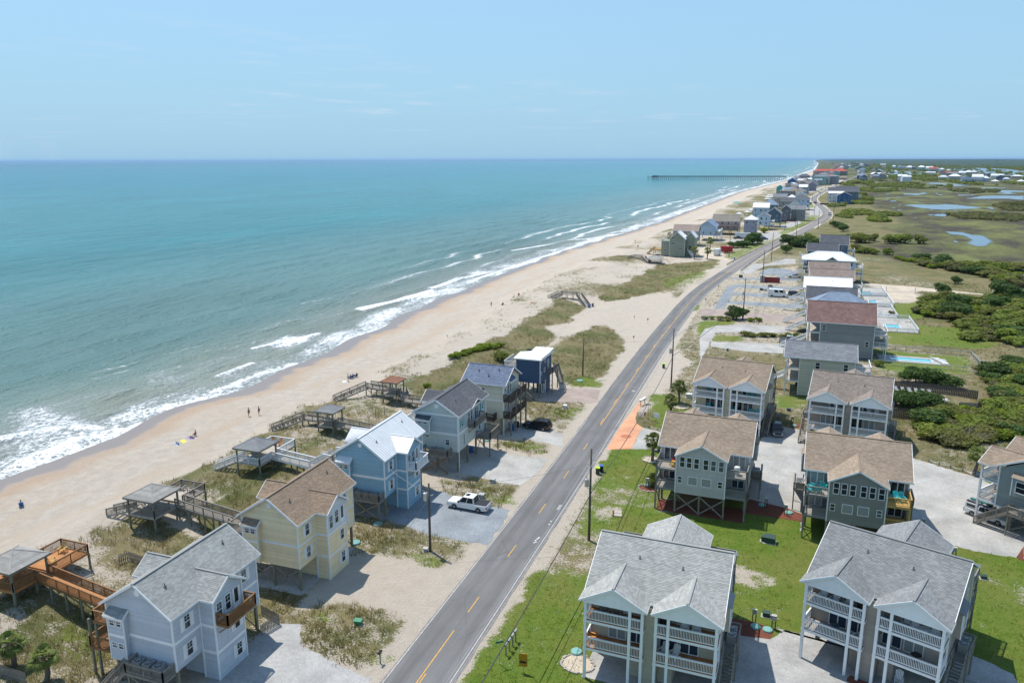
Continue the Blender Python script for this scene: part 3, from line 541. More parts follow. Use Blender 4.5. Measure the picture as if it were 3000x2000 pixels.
# ---- marsh ponds and the sound
m = bpy.data.materials.new('still_water'); t, p = nodes(m); N = NT(t); P_ = N.pos()
N.lk(N.mix(N.rng(N.noise(P_, .03, 3), .3, .7), (.07, .10, .15), (.11, .14, .19)), p.inputs['Base Color']); p.inputs['Roughness'].default_value = .12; p.inputs['IOR'].default_value = 1.33
N.lk(N.bump(N.noise(P_, 1.2, 3), .02), p.inputs['Normal']); M_pond = m
def pond(pts, lab, r=r11, z=.10, amp=1.5):
    P = [r(x, y, z) for x, y in pts]; L = max(abs(P[0][0] - q[0]) + abs(P[0][1] - q[1]) for q in P)
    o = sheet('pond', P, M_pond, z, min(amp, L * .02), step=max(1.0, L / 80)); o['label'] = lab; o.name = 'pond'; return o
pond([(510, 795), (620, 780), (900, 783), (1060, 783), (1140, 775), (1300, 785), (1500, 805), (1710, 828), (1600, 842), (1300, 850), (1150, 861), (950, 850), (800, 838), (680, 820), (640, 805)], 'broad shallow pond in the middle of the marsh')
pond([(1430, 688), (1550, 678), (1690, 652), (1900, 642), (2352, 650), (2352, 706), (2230, 702), (2130, 690), (1900, 690), (1700, 692)], 'long pond reaching the right edge of the marsh')
pond([(860, 930), (1000, 935), (1100, 920), (1210, 945), (1180, 960), (1080, 962), (940, 948)], 'small irregular pond near the marsh bushes')
pond([(500, 610), (780, 612), (790, 590), (880, 610), (800, 622), (720, 638), (640, 630), (520, 628)], 'narrow pond below the green thicket')
pond([(1340, 625), (1500, 635), (1640, 628), (1560, 642), (1350, 642)], 'sliver of water between marsh hummocks')
pond([(1630, 530), (1740, 522), (2080, 525), (2060, 532), (1760, 532), (1680, 545)], 'thin channel below the island houses')
pond([(1950, 590), (1990, 560), (2060, 562), (2352, 570), (2352, 590), (2200, 585), (2130, 600), (2260, 615), (2100, 620), (1900, 612), (2080, 606)], 'branched creek at the marsh edge')
pond([(830, 462), (950, 445), (1100, 455), (1300, 462), (1530, 490), (1400, 500), (1250, 498), (1100, 475)], 'creek pool beside the green thicket')
pond([(1780, 832), (1850, 822), (1900, 842), (1880, 855)], 'tiny puddle right of the broad pond')
pond([(300, 725), (400, 720), (380, 735), (310, 735)], 'tiny pool at the left edge of the marsh')
pond([(1830, 62), (1940, 68), (2010, 85), (2080, 90), (2145, 130), (2090, 160), (2040, 158), (1985, 140), (2010, 118), (1960, 90), (1870, 80)], 'winding pond nearest the meadow', r7)
pond([(1890, 122), (1920, 130), (1915, 136), (1890, 130)], 'small puddle beside the winding pond', r7)
pond([(0, 235), (100, 232), (300, 245), (420, 252), (380, 265), (200, 268), (60, 262)], 'far inlet behind the marsh', amp=6)
pond([(100, 310), (200, 290), (420, 275), (700, 285), (860, 280), (850, 320), (700, 328), (560, 318), (330, 320)], 'wide inlet in front of the far houses', amp=5)
pond([(1150, 240), (1400, 222), (1800, 220), (2100, 240), (2352, 275), (2352, 390), (2100, 345), (1800, 305), (1500, 270), (1200, 262)], 'open sound beyond the island houses', amp=6)
rs_ = random.Random(8)
for k in range(26):
    x, y = rs_.uniform(200, 2300), rs_.uniform(560, 1000); w = rs_.uniform(25, 120); h = rs_.uniform(2, 6); pond([(x, y), (x + w * .3, y - h), (x + w * .7, y - h * .6), (x + w, y), (x + w * .6, y + h * .7), (x + w * .25, y + h)], 'small sliver of open water in the marsh grass')['group'] = 'slivers of marsh water'
pond([(660, 120), (900, 118), (1600, 132), (1500, 150), (900, 140)], 'far strip of water below the mainland', amp=20)
# ================================================================= building kit
M_trim = pm('white_trim', (.80, .80, .79), .5, .06, 2); M_trim2 = pm('off_white_trim', (.62, .62, .59), .55, .1, 2)
M_gwood = pm('weathered_wood', (.235, .21, .175), .85, .2, 1.5, grain=(1, 1, .2)); M_post = pm('treated_post', (.215, .205, .15), .85, .2, 1.2, grain=(4, 4, .3))
M_bwood = pm('stained_brown_wood', (.235, .115, .042), .75, .2, 1.5, grain=(1, 1, .3)); M_ywood = pm('new_yellow_pine', (.50, .31, .10), .75, .16, 1.5); M_pwood = pm('pale_deck_wood', (.40, .355, .30), .85, .18, 1.4); M_owood = pm('orange_deck_wood', (.42, .185, .062), .75, .18, 1.4)
M_dkwood = pm('dark_brown_wood', (.085, .062, .047), .8, .2, 1.3); M_gdeck = pm('grey_painted_wood', (.20, .20, .185), .8, .15, 1.2)
M_glass = pm('dark_window_glass', (.022, .028, .034), .08, .3, .8, spec=.6); M_glassb = pm('blue_window_glass', (.03, .05, .075), .06, .3, .8, spec=.7); M_curt = pm('curtained_window_glass', (.30, .31, .30), .2, .2, 5, spec=.5); M_screen = pm('screened_glass', (.10, .11, .11), .3, .2, 3)
M_black = pm('black_metal', (.02, .02, .022), .5, .1); M_grey = pm('grey_metal', (.33, .34, .34), .5, .12, metal=.3); M_dgrey = pm('dark_grey_metal', (.10, .105, .11), .5, .12)
M_teal = pm('turquoise_paint', (.02, .40, .42), .5, .1); M_shut = M_trim; M_gal = pm('galvanised_metal', (.55, .56, .56), .4, .1, metal=.6)
def wallm(name, c): return pm('siding_' + name, c, .6, .1, .35, tint=.07, spec=.3, grain=(.9, .9, .12), gs=.05)
def roofm(name, c, tint=.19): return pm('shingle_' + name, c, .9, .14, .35, tint=tint, spec=.15)
def siding(mb, a, b, z0, z1, exp=.19, apex=None):
    ax, ay = a; bx, by = b; L = math.hypot(bx - ax, by - ay); dx, dy = (bx - ax) / L, (by - ay) / L; nx, ny = dy, -dx
    zt = apex[1] if apex else z1; z = z0
    def lim(zz):
        if zz <= z1 or not apex: return 0.0, L
        f = (zz - z1) / (zt - z1); return apex[0] * f, L - (L - apex[0]) * f
    def P(s, zz, o): return (ax + dx * s + nx * o, ay + dy * s + ny * o, zz)
    while z < zt - 1e-4:
        ze = min(z + exp, zt)
        if z < z1 < ze - .01 and apex: ze = z1
        l0, r0 = lim(z); l1, r1_ = lim(ze); t = random.random()
        mb.quad(P(l0, z, .022), P(r0, z, .022), P(r1_, ze, .003), P(l1, ze, .003), t); mb.quad(P(l0, z, .0), P(r0, z, .0), P(r0, z, .022), P(l0, z, .022), t)
        z = ze
WC = {}
def win_mesh(w, h, style):
    k = (round(w, 2), round(h, 2), style)
    if k in WC: return WC[k]
    mb = MB(); f = .075 if w > .7 else .06; W2, H2 = w / 2, h / 2
    mb.box(-W2, -.06, -H2, -W2 + f, .02, H2); mb.box(W2 - f, -.06, -H2, W2, .02, H2); mb.box(-W2 + f, -.06, -H2, W2 - f, .02, -H2 + f); mb.box(-W2 + f, -.06, H2 - f, W2 - f, .02, H2)
    if style in ('sash', 'grid'): mb.box(-W2 + f, -.045, -.03, W2 - f, .0, .03)
    if style == 'grid':
        mb.box(-.01, -.035, 0, .01, 0, H2 - f); mb.box(-W2 + f, -.035, H2 * .5 - .01, W2 - f, 0, H2 * .5 + .01)
    if style == 'slider': mb.box(-.05, -.05, -H2 + f, .05, 0, H2 - f)
    if style == 'door': mb.box(-W2 + f, -.04, -H2 + f, -W2 + f + .14, 0, H2 - f); mb.box(W2 - f - .14, -.04, -H2 + f, W2 - f, 0, H2 - f); mb.box(-W2 + f, -.04, -H2 + f, W2 - f, 0, -H2 + f + .45)
    fr = mb.mesh('window_frame', M_trim)
    pa = MB(); pa.quad((-W2 + f, -.02, -H2 + f), (W2 - f, -.02, -H2 + f), (W2 - f, -.02, H2 - f), (-W2 + f, -.02, H2 - f))
    panes = {}
    for g in (M_glass, M_glassb, M_curt, M_screen): panes[g.name] = pa.mesh('pane', g)
    WC[k] = (fr, panes); return WC[k]
SH = {}
def window(th, p, ang, w, h, style='sash', glass=None, shut=None):
    if glass is None: glass = random.choice([M_glass, M_glass, M_glassb, M_screen])
    fr, panes = win_mesh(w, h, style)
    nm = 'door' if style in ('slider', 'door') else 'window'
    o = put(nm, fr, th, p, rad(ang)); put('pane', panes[glass.name], o)
    if shut:
        k = (round(h, 2), shut.name)
        if k not in SH:
            mb = MB(); s = .36
            for j in range(3): mb.box(-s / 2 + j * s / 3 + .01, -.05, -h / 2, -s / 2 + (j + 1) * s / 3 - .01, 0, h / 2)
            mb.box(-s / 2, -.065, -h * .36, s / 2, -.04, -h * .28); mb.box(-s / 2, -.065, h * .28, s / 2, -.04, h * .36); SH[k] = mb.mesh('shutter', shut)
        for sg in (-1, 1): put('shutter', SH[k], o, (sg * (w / 2 + .22), 0, 0))
    return o
def railing(th, pts, z, mat, h=1.0, bal=.135, post=.1, name='railing', every=1.9, skip=()):
    mb = MB(); bb = MB()
    for i, (a, b) in enumerate(zip(pts, pts[1:])):
        if i in skip: continue
        za = a[2] if len(a) > 2 else z; zb = b[2] if len(b) > 2 else z
        A = Vector((a[0], a[1], za)); B = Vector((b[0], b[1], zb)); L = (B - A).length; n = max(1, int(round(L / every)))
        for j in range(n + 1):
            q = A.lerp(B, j / n); mb.box(q.x - post / 2, q.y - post / 2, q.z - .05, q.x + post / 2, q.y + post / 2, q.z + h + .02)
        mb.beam(A + Vector((0, 0, h)), B + Vector((0, 0, h)), .13, .05); mb.beam(A + Vector((0, 0, .12)), B + Vector((0, 0, .12)), .05, .07); mb.beam(A + Vector((0, 0, h - .1)), B + Vector((0, 0, h - .1)), .05, .07)
        k = int(L / bal)
        for j in range(1, k):
            q = A.lerp(B, j / k); bb.box(q.x - .019, q.y - .019, q.z + .13, q.x + .019, q.y + .019, q.z + h - .1)
    o = mb.build(name, mat, th)
    if bb.v: bb.build('balusters', mat, o, kind='stuff')
    return o
def deck(th, x0, y0, x1, y1, z, mat, along='x', rim=None, name='deck_boards'):
    mb = MB(); w = .145
    if along == 'x':
        y = y0
        while y < y1 - .02: mb.box(x0, y + .004, z - .04, x1, min(y + w, y1) - .004, z, random.random()); y += w
    else:
        x = x0
        while x < x1 - .02: mb.box(x + .004, y0, z - .04, min(x + w, x1) - .004, y1, z, random.random()); x += w
    o = mb.build(name, mat, th, kind='stuff')
    rb_ = MB(); rim = rim or mat
    for (a, b) in (((x0, y0), (x1, y0)), ((x1, y0), (x1, y1)), ((x1, y1), (x0, y1)), ((x0, y1), (x0, y0))): rb_.beam((a[0], a[1], z - .16), (b[0], b[1], z - .16), .05, .235)
    rb_.build('rim_joist', rim, th); return o
def stairs(th, top, bot, width, mat, rail=True, railmat=None, name='stair_flight'):
    mb = MB(); T = Vector(top); B = Vector(bot); d = B - T; hd = Vector((d.x, d.y, 0)); L = hd.length; hd.normalize(); sd = Vector((-hd.y, hd.x, 0)) * (width / 2)
    for s in (-1, 1): mb.beam(T + sd * s - Vector((0, 0, .16)), B + sd * s - Vector((0, 0, .10)), .06, .26)
    n = max(2, int(abs(d.z) / .19))
    for i in range(n):
        q = T + d * ((i + .5) / n); a = q + hd * .15; b = q - hd * .15
        mb.beam(q - sd, q + sd, .29, .045)
    o = mb.build(name, mat, th)
    if rail:
        for s in (-1, 1): railing(th, [tuple(T + sd * s), tuple(B + sd * s)], 0, railmat or mat, .95, .16, name='stair_rail')
    return o
def posts(th, pts, z0, z1, mat, w=.22, name='post'):
    for (x, y) in pts: MB().box(-w / 2, -w / 2, z0, w / 2, w / 2, z1).build(name, mat, th, loc=(x, y, 0))
def xbrace(th, a, b, z0, z1, mat, w=.16):
    for p, q in (((a[0], a[1], z0), (b[0], b[1], z1)), ((a[0], a[1], z1), (b[0], b[1], z0))): MB().beam(p, q, .05, w).build('brace', mat, th)
def shingle(mb, eL, eR, rR, rL, exp=.16, tab=.34):
    eL, eR, rR, rL = map(Vector, (eL, eR, rR, rL)); mid = ((rL + rR) / 2 - (eL + eR) / 2)
    u = (eR - eL).normalized() if (eR - eL).length > 1e-4 else (rR - rL).normalized(); n = u.cross(mid).normalized()
    perp = (mid - u * mid.dot(u)).length; k = max(1, int(round(perp / exp)))
    for i in range(k):
        t0, t1 = i / k, (i + 1) / k; a0 = eL.lerp(rL, t0); b0 = eR.lerp(rR, t0); a1 = eL.lerp(rL, t1); b1 = eR.lerp(rR, t1); W0 = (b0 - a0).length; W1 = (b1 - a1).length
        if max(W0, W1) < .05: continue
        nt_ = max(1, int(max(W0, W1) / tab)); cuts = [0.0] + sorted((j + (random.random() - .5) * .5 + (.5 if i % 2 else 0)) / nt_ for j in range(1, nt_)) + [1.0]
        cuts = [min(max(c, 0), 1) for c in cuts]; ct = random.random() * .12
        for c0, c1 in zip(cuts, cuts[1:]):
            if c1 - c0 < 1e-4: continue
            l = .022 + .012 * random.random(); tt = min(1, max(0, ct + random.random() ** 1.3 * .85))
            p0 = a0.lerp(b0, c0) + n * l; p1 = a0.lerp(b0, c1) + n * l; p2 = a1.lerp(b1, c1) + n * .006; p3 = a1.lerp(b1, c0) + n * .006
            mb.quad(tuple(p0), tuple(p1), tuple(p2), tuple(p3), tt); q0 = a0.lerp(b0, c0); q1 = a0.lerp(b0, c1)
            mb.quad(tuple(q0), tuple(q1), tuple(p1), tuple(p0), tt * .5)
class Roof:
    """collects slopes; shingles become real lapped tabs when near, standing-seam panels when metal"""
    def __init__(s, th, mat, near=True, metal=False, exp=.16, tab=.34, trim=None):
        s.th, s.mat, s.near, s.metal, s.exp, s.tab = th, mat, near, metal, exp, tab; s.slab = MB(); s.sh = MB(); s.tr = MB(); s.cap = MB(); s.planes = []; s.trimm = trim or M_trim
    def plane(s, eL, eR, rR, rL, fascia=True, rake=(True, True), th=.13):
        q = [Vector(v) for v in (eL, eR, rR, rL)]; dn = Vector((0, 0, -th)); lo = [v + dn for v in q]; T = lambda L_: [tuple(v) for v in L_]
        if (q[2] - q[3]).length < 1e-3: s.slab.tri(*T(q[:3])); s.slab.tri(*T([lo[2], lo[1], lo[0]]))
        else: s.slab.quad(*T(q)); s.slab.quad(*T([lo[3], lo[2], lo[1], lo[0]]))
        if s.near and not s.metal: shingle(s.sh, *q, exp=s.exp, tab=s.tab)
        s.planes.append(q)
        if fascia: s.tr.beam(q[0] + dn * .6, q[1] + dn * .6, .05, .2)
        for on, a, b in ((rake[0], q[0], q[3]), (rake[1], q[1], q[2])):
            if on and (b - a).length > .05: s.tr.beam(a + dn * .6, b + dn * .6, .05, .2)
    def ridge(s, a, b, w=.26): s.cap.beam(Vector(a) + Vector((0, 0, .03)), Vector(b) + Vector((0, 0, .03)), w, .06, .25)
    def done(s, vents=()):
        o = s.slab.build('roof', s.mat, s.th)
        if s.sh.v: s.sh.build('shingles', s.mat, o, kind='stuff')
        if s.tr.v: s.tr.build('fascia', s.trimm, o)
        if s.cap.v: s.cap.build('ridge_cap', s.mat, o)
        if s.metal and s.near:
            for q in s.planes:
                u = q[1] - q[0]; L = max(u.length, (q[2] - q[3]).length); ud = u.normalized() if u.length > .01 else (q[2] - q[3]).normalized(); n = ud.cross(q[3] - q[0]).normalized()
                if n.z < 0: n = -n
                k = max(1, int(round(L / .46)))
                for i in range(k):
                    a, b = i / k, (i + 1) / k; p0, p1 = q[0].lerp(q[1], a), q[0].lerp(q[1], b); p2, p3 = q[3].lerp(q[2], b), q[3].lerp(q[2], a); up = n * .02
                    mb = MB(); mb.quad(*[tuple(v + up) for v in (p0, p1, p2, p3)]); mb.quad(tuple(p0), tuple(p1), tuple(p1 + up), tuple(p0 + up)); mb.beam(p0 + n * .04, p3 + n * .04, .035, .06); mb.build('metal_panel', s.mat, o)
        for (x, y, z) in vents:
            v = MB(); v.lathe((0, 0, 0), [(.14, -.1), (.14, .02), (.05, .04), (.05, .3)], 8); v.build('vent_pipe', M_dgrey, o, loc=(x, y, z))
        return o
def gable_y(R, x0, x1, y0, y1, ze, zr, xr=None, rk=(True, True)):   # ridge along y
    xr = (x0 + x1) / 2 if xr is None else xr
    R.plane((x1, y0, ze), (x1, y1, ze), (xr, y1, zr), (xr, y0, zr), rake=rk); R.plane((x0, y1, ze), (x0, y0, ze), (xr, y0, zr), (xr, y1, zr), rake=(rk[1], rk[0])); R.ridge((xr, y0, zr), (xr, y1, zr))
def gable_x(R, x0, x1, y0, y1, ze, zr, yr=None, rk=(True, True)):   # ridge along x
    yr = (y0 + y1) / 2 if yr is None else yr
    R.plane((x0, y0, ze), (x1, y0, ze), (x1, yr, zr), (x0, yr, zr), rake=rk); R.plane((x1, y1, ze), (x0, y1, ze), (x0, yr, zr), (x1, yr, zr), rake=(rk[1], rk[0])); R.ridge((x0, yr, zr), (x1, yr, zr))
def hip(R, x0, x1, y0, y1, ze, zr):
    w, d = x1 - x0, y1 - y0; k = min(w, d) / 2; xm0, xm1 = (x0 + k, x1 - k) if w >= d else ((x0 + x1) / 2,) * 2; ym0, ym1 = (y0 + k, y1 - k) if d > w else ((y0 + y1) / 2,) * 2
    a, b = (xm0, ym0, zr), (xm1, ym1, zr); NO = (False, False)
    if w >= d:
        R.plane((x0, y0, ze), (x1, y0, ze), b, a, rake=NO); R.plane((x1, y1, ze), (x0, y1, ze), a, b, rake=NO); R.plane((x1, y0, ze), (x1, y1, ze), b, b, rake=NO); R.plane((x0, y1, ze), (x0, y0, ze), a, a, rake=NO)
    else:
        R.plane((x1, y0, ze), (x1, y1, ze), b, a, rake=NO); R.plane((x0, y1, ze), (x0, y0, ze), a, b, rake=NO); R.plane((x0, y0, ze), (x1, y0, ze), a, a, rake=NO); R.plane((x1, y1, ze), (x0, y1, ze), b, b, rake=NO)
    R.ridge(a, b)
    for c, e in (((x0, y0, ze), a), ((x1, y0, ze), a if d > w else b), ((x1, y1, ze), b), ((x0, y1, ze), b if d > w else a)): R.ridge(c, e, .2)
def corner_trim(mb, x, y, z0, z1, w=.13): mb.box(x - w / 2, y - w / 2, z0, x + w / 2, y + w / 2, z1)
def ac_unit(th, x, y, z):
    mb = MB(); mb.box(-.4, -.4, 0, .4, .4, .85); o = mb.build('ac_unit', M_grey, th, loc=(x, y, z)); f = MB(); f.lathe((0, 0, .85), [(.34, 0), (.34, .02), (.06, .025)], 16); f.build('fan_grille', M_black, o); r_ = MB()
    for k in range(12):
        a = k * math.pi / 6; r_.beam((.36 * math.cos(a), .36 * math.sin(a), .885), (.05 * math.cos(a), .05 * math.sin(a), .885), .03, .02)
    r_.build('fan_guard', M_gal, o)
# ================================================================= duplex: twin gabled porches in front, one gabled bay between decks behind
def duplex(label, loc, rz, wall, roof, rear=(M_gdeck, M_gdeck), near=True, side='r', group=None, board=.19, back=True, floorm=M_pwood, seed=0):
    random.seed(seed + 100); th = thing('duplex_house', label, 'house', loc, rz, group)
    W, E, RZ, RY = 12.2, 8.15, 11.15, 7.25
    wm = MB()
    siding(wm, (.3, 2.3), (5.55, 2.3), 3.05, 7.9, board); siding(wm, (6.65, 2.3), (11.9, 2.3), 3.05, 7.9, board)
    siding(wm, (5.55, 2.3), (5.55, .7), 0, 8.0, board); siding(wm, (5.55, .7), (6.65, .7), 0, 8.0, board); siding(wm, (6.65, .7), (6.65, 2.3), 0, 8.0, board)
    siding(wm, (11.9, 2.3), (11.9, 12.5), 2.85, 8.0, board, apex=(4.95, 10.85)); siding(wm, (.3, 12.5), (.3, 2.3), 2.85, 8.0, board, apex=(5.25, 10.85))
    siding(wm, (11.9, 12.5), (.3, 12.5), 2.85, 8.0, board)
    wm.quad((.3, 2.3, 2.85), (.3, 12.5, 2.85), (11.9, 12.5, 2.85), (11.9, 2.3, 2.85))
    wm.build('wall', wall, th)
    gm = MB(); siding(gm, (4.2, 2.0), (5.5, 2.0), 0, 2.85, board); siding(gm, (6.7, 2.0), (8.0, 2.0), 0, 2.85, board); siding(gm, (4.2, 9), (4.2, 2.0), 0, 2.85, board); siding(gm, (8.0, 2.0), (8.0, 9), 0, 2.85, board); siding(gm, (8.0, 9), (4.2, 9), 0, 2.85, board); gm.build('storage_wall', wall, th)
    for x in (5.0, 7.2):
        mb = MB(); mb.lathe((0, 0, 0), [(.33, 0), (.33, .05), (.22, .06)], 20); o = mb.build('round_window', M_trim, th, loc=(x, 1.95, 2.0)); o.rotation_euler = (rad(90), 0, 0); g = MB(); g.lathe((0, 0, .055), [(.21, 0), (.2, .02)], 16); g.build('pane', M_glass, o)
    tr = MB()
    for x, y in ((11.9, 2.3), (11.9, 12.5), (.3, 12.5), (.3, 2.3)): corner_trim(tr, x, y, 2.85, 8.0)
    for y0 in (2.85,): tr.box(11.9, 2.3, y0 - .1, 11.96, 12.5, y0 + .16); tr.box(.24, 2.3, y0 - .1, .3, 12.5, y0 + .16)
    tr.each('trim_board', M_trim, th)
    # roofs
    R = Roof(th, roof, near)
    R.plane((-.1, 1.2, 7.92), (W + .1, 1.2, 7.92), (W + .1, RY, RZ), (-.1, RY, RZ), fascia=False); R.plane((W + .1, 13.0, 8.1), (-.1, 13.0, 8.1), (-.1, RY, RZ), (W + .1, RY, RZ)); R.ridge((-.1, RY, RZ), (W + .1, RY, RZ))
    sl = (RZ - 7.92) / (RY - 1.2)
    for x0, x1 in ((-.15, 5.95), (6.3, 12.35)):
        xm = (x0 + x1) / 2; za = 9.65; yb = 1.2 + (za - 7.92) / sl + .15; ye = 1.2 + (8.05 - 7.92) / sl
        R.plane((x1, -.25, 8.02), (x1, ye, 8.02), (xm, yb, za), (xm, -.25, za), rake=(True, False)); R.plane((x0, ye, 8.02), (x0, -.25, 8.02), (xm, -.25, za), (xm, yb, za), rake=(False, True)); R.ridge((xm, -.25, za), (xm, yb, za), .22)
    if back:
        za = 9.85; yb = 13.0 - (za - 8.1) / ((RZ - 8.1) / (13.0 - RY)) - .2
        R.plane((9.5, 13.0, 8.1), (9.5, 16.05, 8.1), (6.1, 16.05, za), (6.1, yb, za), rake=(False, True)); R.plane((2.7, 16.05, 8.1), (2.7, 13.0, 8.1), (6.1, yb, za), (6.1, 16.05, za), rake=(True, False)); R.ridge((6.1, 16.05, za), (6.1, yb, za), .22)
    R.done(vents=[(4.1, 5.2, 10.05), (8.1, 4.9, 9.9)] if near else ())
    # porch gables, posts, floors, rails
    for x0, x1, px in ((.25, 5.65, (.4, 4.4, 5.5)), (6.55, 11.95, (6.7, 7.75, 11.8))):
        xm = (x0 + x1) / 2; mb = MB(); mb.tri((x0 - .3, -.02, 7.95), (x1 + .3, -.02, 7.95), (xm, -.02, 9.55)); mb.tri((x0 - .3, .16, 7.95), (xm, .16, 9.55), (x1 + .3, .16, 7.95)); mb.box(x0 - .1, -.03, 7.72, x1 + .1, .17, 7.98); mb.build('porch_gable', M_trim, th)
        posts(th, [(x, .14) for x in px], 0, 7.75, M_trim, .24, 'porch_post')
        for z in (3.2, 5.98):
            deck(th, x0, .1, x1, 2.28, z, floorm, 'x', M_trim)
            pts = [(px[0], .14), (px[1], .14), (px[2], .14)]; railing(th, pts, z, M_trim, 1.02, .13, .12, every=9)
            railing(th, [(x0 + .1, .2), (x0 + .1, 2.2)], z, M_trim, 1.02, .13, .1, every=9); railing(th, [(x1 - .1, .2), (x1 - .1, 2.2)], z, M_trim, 1.02, .13, .1, every=9)
        m_ = -1 if x0 > 6 else 1; base = x0 if m_ == 1 else x1
        for (dx, z, w, h, st) in ((3.35, 7.0, .95, 2.05, 'door'), (4.75, 7.2, .75, 1.1, 'sash'), (1.1, 7.35, .7, .6, 'sash')): window(th, (base + m_ * dx, 2.27, z), 0, w, h, st)
        for dx in (2.6, 4.4): window(th, (base + m_ * dx, 2.27, 4.3), 0, 1.65, 2.1, 'slider', random.choice([M_glassb, M_curt, M_glass]))
    posts(th, [(.6, 4.2), (.6, 8), (11.6, 4.2), (11.6, 8), (.6, 12.2), (11.6, 12.2), (4.2, 12.2), (8, 12.2)], 0, 2.9, M_post, .26, 'pile')
    xbrace(th, (.6, 4.2), (.6, 8), .2, 2.7, M_gwood); xbrace(th, (11.6, 4.2), (11.6, 8), .2, 2.7, M_gwood)
    # side: boxed bay window, platform with air conditioners and steps
    for sd in ('r', 'l'):
        if sd not in side: continue
        sx = 1 if sd == 'r' else -1; X = 11.9 if sd == 'r' else .3; A = 90 if sd == 'r' else -90
        b = MB(); x0, x1 = sorted((X, X + sx * .62)); 
        P = [(x0, 4.1), (x1, 4.1), (x1, 6.3), (x0, 6.3)]
        for a_, b_ in zip(P, P[1:] + P[:1]): siding(b, a_, b_, 5.1, 7.5, board)
        b.quad((x0, 4.1, 5.1), (x0, 6.3, 5.1), (x1, 6.3, 5.1), (x1, 4.1, 5.1)); o = b.build('bay', wall, th)
        br = MB(); zz = (7.5, 8.0); hx, lx = X, X + sx * .8
        br.quad((hx, 3.95, 8.05), (lx, 3.95, 7.5), (lx, 6.45, 7.5), (hx, 6.45, 8.05)) if sx < 0 else br.quad((lx, 3.95, 7.5), (lx, 6.45, 7.5), (hx, 6.45, 8.05), (hx, 3.95, 8.05)); br.tri((hx, 3.95, 8.05), (hx, 3.95, 7.5), (lx, 3.95, 7.5)); br.tri((hx, 6.45, 8.05), (lx, 6.45, 7.5), (hx, 6.45, 7.5)); br.build('bay_roof', roof, o)
        ct = MB(); [corner_trim(ct, X + sx * .62, y, 5.1, 7.5, .1) for y in (4.1, 6.3)]; ct.each('bay_trim_board', M_trim, o)
        window(th, (X + sx * .64, 5.2, 6.4), A, 1.3, 1.5, 'sash')
        window(th, (X + sx * .02, 9.6, 6.6), A, .8, 1.3, 'sash'); window(th, (X + sx * .02, 9.3, 4.3), A, .9, 1.0, 'sash')
        y0, y1 = 4.4, 7.6; xa, xb_ = sorted((X + sx * .08, X + sx * 1.4))
        deck(th, xa, y0, xb_, y1, 3.0, M_gwood, 'y'); ox = X + sx * 1.4
        railing(th, [(ox, y0), (ox, y1), (X + sx * .1, y1)], 3.0, M_gwood, .95); posts(th, [(ox - sx * .08, y1 - .1), (ox - sx * .08, y0 + .1)], 0, 3.0, M_post, .15)
        ac_unit(th, X + sx * .75, 5.9, 3.0); ac_unit(th, X + sx * .75, 6.9, 3.0); stairs(th, (X + sx * .75, y0, 3.0), (X + sx * .75, .6, .05), 1.0, M_gwood)
    if back:
        # rear bay between decks
        b = MB(); siding(b, (9.3, 15.75), (2.9, 15.75), 2.8, 8.0, board, apex=(3.2, 9.65)); siding(b, (9.3, 12.5), (9.3, 15.75), 2.8, 8.0, board); siding(b, (2.9, 15.75), (2.9, 12.5), 2.8, 8.0, board); b.quad((2.9, 12.5, 2.8), (2.9, 15.75, 2.8), (9.3, 15.75, 2.8), (9.3, 12.5, 2.8)); b.build('rear_wall', wall, th)
        ct = MB(); [corner_trim(ct, x, 15.75, 2.8, 8.0) for x in (2.9, 9.3)]; ct.each('rear_trim_board', M_trim, th)
        fx = lambda f: 9.3 - f * 6.4
        for f in (.125, .265, .412, .60, .75, .905): window(th, (fx(f), 15.78, 7.25), 180, .72, 1.5, 'sash', random.choice([M_glass, M_glass, M_screen]))
        for f, w, h in ((.09, .58, .95), (.35, 1.25, 1.2), (.625, 1.3, 1.2), (.9, .62, .95)): window(th, (fx(f), 15.78, 4.75), 180, w, h, 'sash' if w < 1 else 'plain', M_curt if w > 1 else None)
        xs = (9.25, 6.1, 2.95); posts(th, [(x, 15.65) for x in xs], 0, 2.85, M_post, .22, 'pile')
        for a_, b_ in zip(xs, xs[1:]): xbrace(th, (a_, 15.66), (b_, 15.66), .15, 2.6, M_gwood, .17)
        e = MB(); siding(e, (8.9, 13.6), (3.3, 13.6), 0, 2.8, .3); e.build('under_wall', pm('dark_fence_board', (.12, .075, .045), .85, .25), th)
        for (x0, x1, mt, zs) in ((9.35, 11.95, rear[0], 1), (.25, 2.85, rear[1], -1)):
            for z in (3.25, 6.0):
                deck(th, x0, 12.55, x1, 15.75, z, mt if mt is not M_gdeck else M_pwood, 'x', mt); xo = x1 if zs == 1 else x0; xi = x0 if zs == 1 else x1
                railing(th, [(xi, 15.7), (xo, 15.7), (xo, 12.6)], z, mt, 1.02, .13, .11)
                window(th, ((x0 + x1) / 2, 12.53, z + 1.1), 180, 1.6, 2.1, 'slider', random.choice([M_curt, M_glassb, M_glass]))
            xo = x1 - .07 if zs == 1 else x0 + .07; posts(th, [(xo, 15.62)], 0, 6.9, M_gwood if mt is not M_ywood else M_ywood, .2, 'deck_post'); posts(th, [(xo, 12.8)], 0, 6.9, M_post, .2, 'deck_post')
            xbrace(th, (xo, 12.8), (xo, 15.62), .2, 2.9, M_gwood)
    return th
